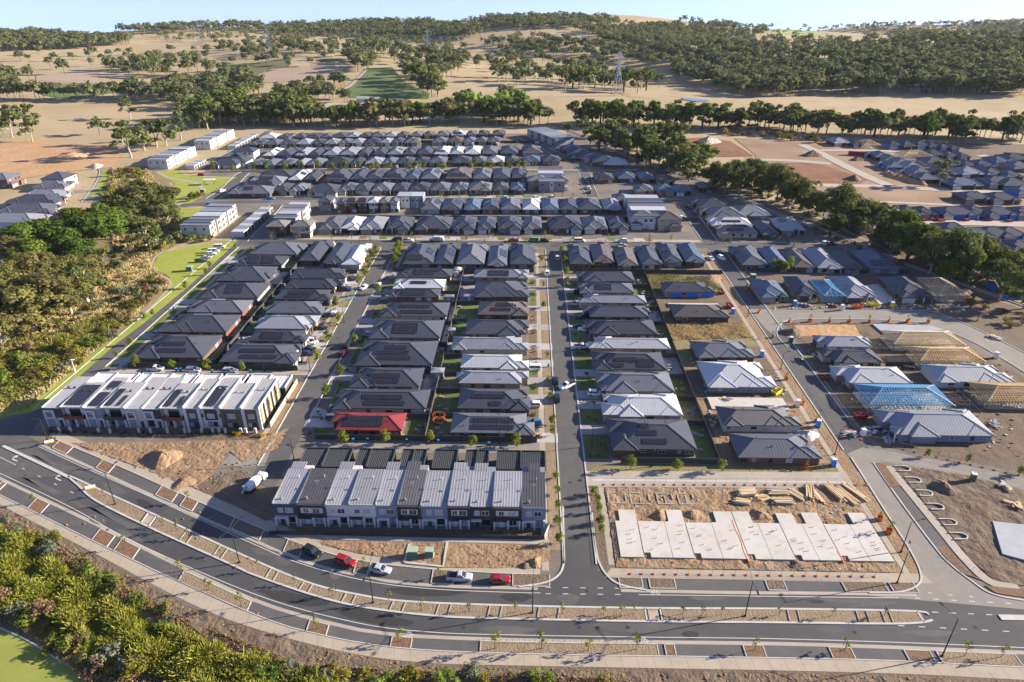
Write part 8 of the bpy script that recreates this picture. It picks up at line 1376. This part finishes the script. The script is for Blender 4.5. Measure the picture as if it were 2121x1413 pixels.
shrubs([(1560, 440), (1700, 478), (1840, 525), (1900, 552), (1870, 550), (1700, 490), (1560, 450)], 24, ['grey_leaf', 'dead_leaf', 'olive_leaf'], 'along the embankment edge', 'embankment shrubs', .6, 1.2, 12); shrubs([(1480, 268), (1560, 265), (1640, 282), (1720, 290), (1700, 298), (1560, 285), (1490, 280)], 24, ['dead_leaf', 'olive_leaf', 'dead_leaf'], 'of the brush heaps by the belt', 'brush heaps', 1.6, 2.6, 9); shrubs([(1560, 390), (1640, 425), (1740, 455), (1800, 480), (1700, 455), (1580, 415)], 16, ['grey_leaf', 'dead_leaf', 'olive_leaf', 'bush_leaf'], 'under the embankment gums', 'embankment shrubs', .8, 1.5, 12); shrubs([(1960, 600), (2121, 650), (2121, 700), (2060, 660)], 10, ['dead_leaf', 'olive_leaf'], 'on the lower embankment', 'embankment shrubs', .7, 1.2, 12)
# ---- reeds, dry grass and weeds: uncountable
def blades(P, n, h, w_, mat, name, label, seed, cl=1.0):
    g = np.random.default_rng(seed); W = GL(P); xs = [p[0] for p in W]; ys = [p[1] for p in W]; pts = []
    while len(pts) < n:
        x, y = g.uniform(min(xs), max(xs)), g.uniform(min(ys), max(ys))
        if inpoly(x, y, W): pts.append((x, y))
    p = np.array(pts); fac = (.75 + .45 * np.sin(p[:, 0] * .6 + 1.3 * np.sin(p[:, 1] * .5)) * np.cos(p[:, 1] * .45 + .7))
    hh = h * (.55 + .6 * g.random(n)) * np.clip(fac, .35, 1.3); a = g.uniform(0, 6.28, n); dx, dy = np.cos(a) * w_, np.sin(a) * w_; lx, ly = g.normal(size=n) * hh * .35, g.normal(size=n) * hh * .35; z0 = np.zeros(n) + g.random(n) * hh * .35
    v = np.empty((n, 4, 3)); v[:, 0] = np.stack([p[:, 0] - dx, p[:, 1] - dy, z0], 1); v[:, 1] = np.stack([p[:, 0] + dx, p[:, 1] + dy, z0], 1); v[:, 2] = np.stack([p[:, 0] + dx * .5 + lx, p[:, 1] + dy * .5 + ly, z0 + hh], 1); v[:, 3] = np.stack([p[:, 0] - dx * .5 + lx, p[:, 1] - dy * .5 + ly, z0 + hh * .95], 1)
    put(name, quads_mesh(name, v.reshape(-1, 3), mat), None, label=label, cat='grass', kind='stuff')
blades([(0, 1100), (60, 1135), (200, 1235), (330, 1305), (450, 1345), (560, 1392), (760, 1440), (420, 1440), (260, 1375), (120, 1290), (0, 1225)], 80000, 1.9, .11, 'reed_leaf', 'reed_bed', 'dense yellow-green reed bed along the creek', 3)
blades([(0, 1190), (120, 1265), (260, 1360), (420, 1440), (200, 1440), (120, 1350), (0, 1280)], 8000, .8, .16, 'straw', 'dry_creek_grass', 'dry straw grass between reeds and oval', 4); blades([(0, 1060), (200, 1180), (400, 1290), (640, 1380), (1300, 1410), (1300, 1420), (640, 1400), (380, 1310), (0, 1110)], 9000, .5, .12, 'dead_leaf', 'bank_grass', 'sparse dry grass on the soil bank', 5)
blades([(0, 640), (200, 570), (300, 530), (350, 590), (230, 700), (60, 845), (0, 860)], 26000, 1.0, .2, 'straw', 'creek_dry_grass', 'dry grass along the creek reserve', 6); blades([(0, 700), (120, 690), (250, 640), (330, 585), (300, 630), (200, 710), (90, 800), (0, 850)], 12000, 1.3, .16, 'yellow_leaf', 'creek_reeds', 'yellow reeds along the upper creek', 7)
blades([(1370, 672), (1540, 668), (1560, 700), (1395, 705)], 5000, .5, .15, 'straw', 'vacant_lot_grass', 'tall dry grass on the vacant lot left of the right street', 8); blades([(1330, 565), (1460, 575), (1500, 600), (1340, 600)], 3500, .5, .15, 'olive_leaf', 'vacant_lot_weeds', 'weeds on the vacant lot behind the row of six', 9); blades([(230, 350), (300, 345), (345, 400), (360, 470), (380, 495), (300, 540), (240, 530), (215, 430)], 14000, 1.0, .3, 'straw', 'upper_creek_grass', 'dry grass by the upper creek', 10)
blades([(888, 755), (925, 760), (905, 860), (890, 860)], 0 or 800, .4, .12, 'straw', 'yard_weeds', 'dry weeds in an unkept back yard', 11)

# post-and-wire fences across the paddocks
def farm_fence(px, label):
    P = [GT(*q) for q in px]; r = empty('farm_fence', P[0], 0, label=label, cat='farm fence', group='farm fences'); m_ = MB(); o = P[0]
    for a, b in zip(P, P[1:]):
        n = max(2, int(math.dist(a[:2], b[:2]) / 9)); pr = None
        for i in range(n + 1):
            x, y = a[0] + (b[0] - a[0]) * i / n, a[1] + (b[1] - a[1]) * i / n; z = H(x, y); q = (x - o[0], y - o[1], z - o[2]); m_.bar((q[0], q[1], q[2] - .3), (q[0], q[1], q[2] + 1.3), .22)
            if pr: m_.bar((pr[0], pr[1], pr[2] + 1.1), (q[0], q[1], q[2] + 1.1), .06); m_.bar((pr[0], pr[1], pr[2] + .6), (q[0], q[1], q[2] + .6), .06)
            pr = q
    m_.build('posts_and_wire', 'weathered_wood', r)
farm_fence([(1300, 200), (1420, 218), (1600, 240), (1760, 260)], 'post fence crossing the right dry paddock'); farm_fence([(40, 110), (250, 118), (480, 130)], 'post fence across the upper left paddock'); farm_fence([(1290, 195), (1340, 222)], 'short fence below the nearest pylon'); farm_fence([(0, 212), (200, 214), (380, 228)], 'post fence along the left green field')

# ================================================================== HAZE
hz = MB().box(-9000, 9000, -400, 9000, -180, 150).mesh('haze', 'white'); hz.materials.clear()
hm_ = bpy.data.materials.new('haze'); hm_.use_nodes = True; nt = hm_.node_tree; nt.nodes.clear()
vo = nt.nodes.new('ShaderNodeVolumePrincipled'); vo.inputs['Color'].default_value = (.82, .9, 1, 1); vo.inputs['Density'].default_value = .00002; vo.inputs['Anisotropy'].default_value = 0.0
ou = nt.nodes.new('ShaderNodeOutputMaterial'); nt.links.new(vo.outputs[0], ou.inputs['Volume']); hz.materials.append(hm_)
put('haze', hz, None, label='thin pale blue air over the whole valley', cat='haze', kind='stuff')
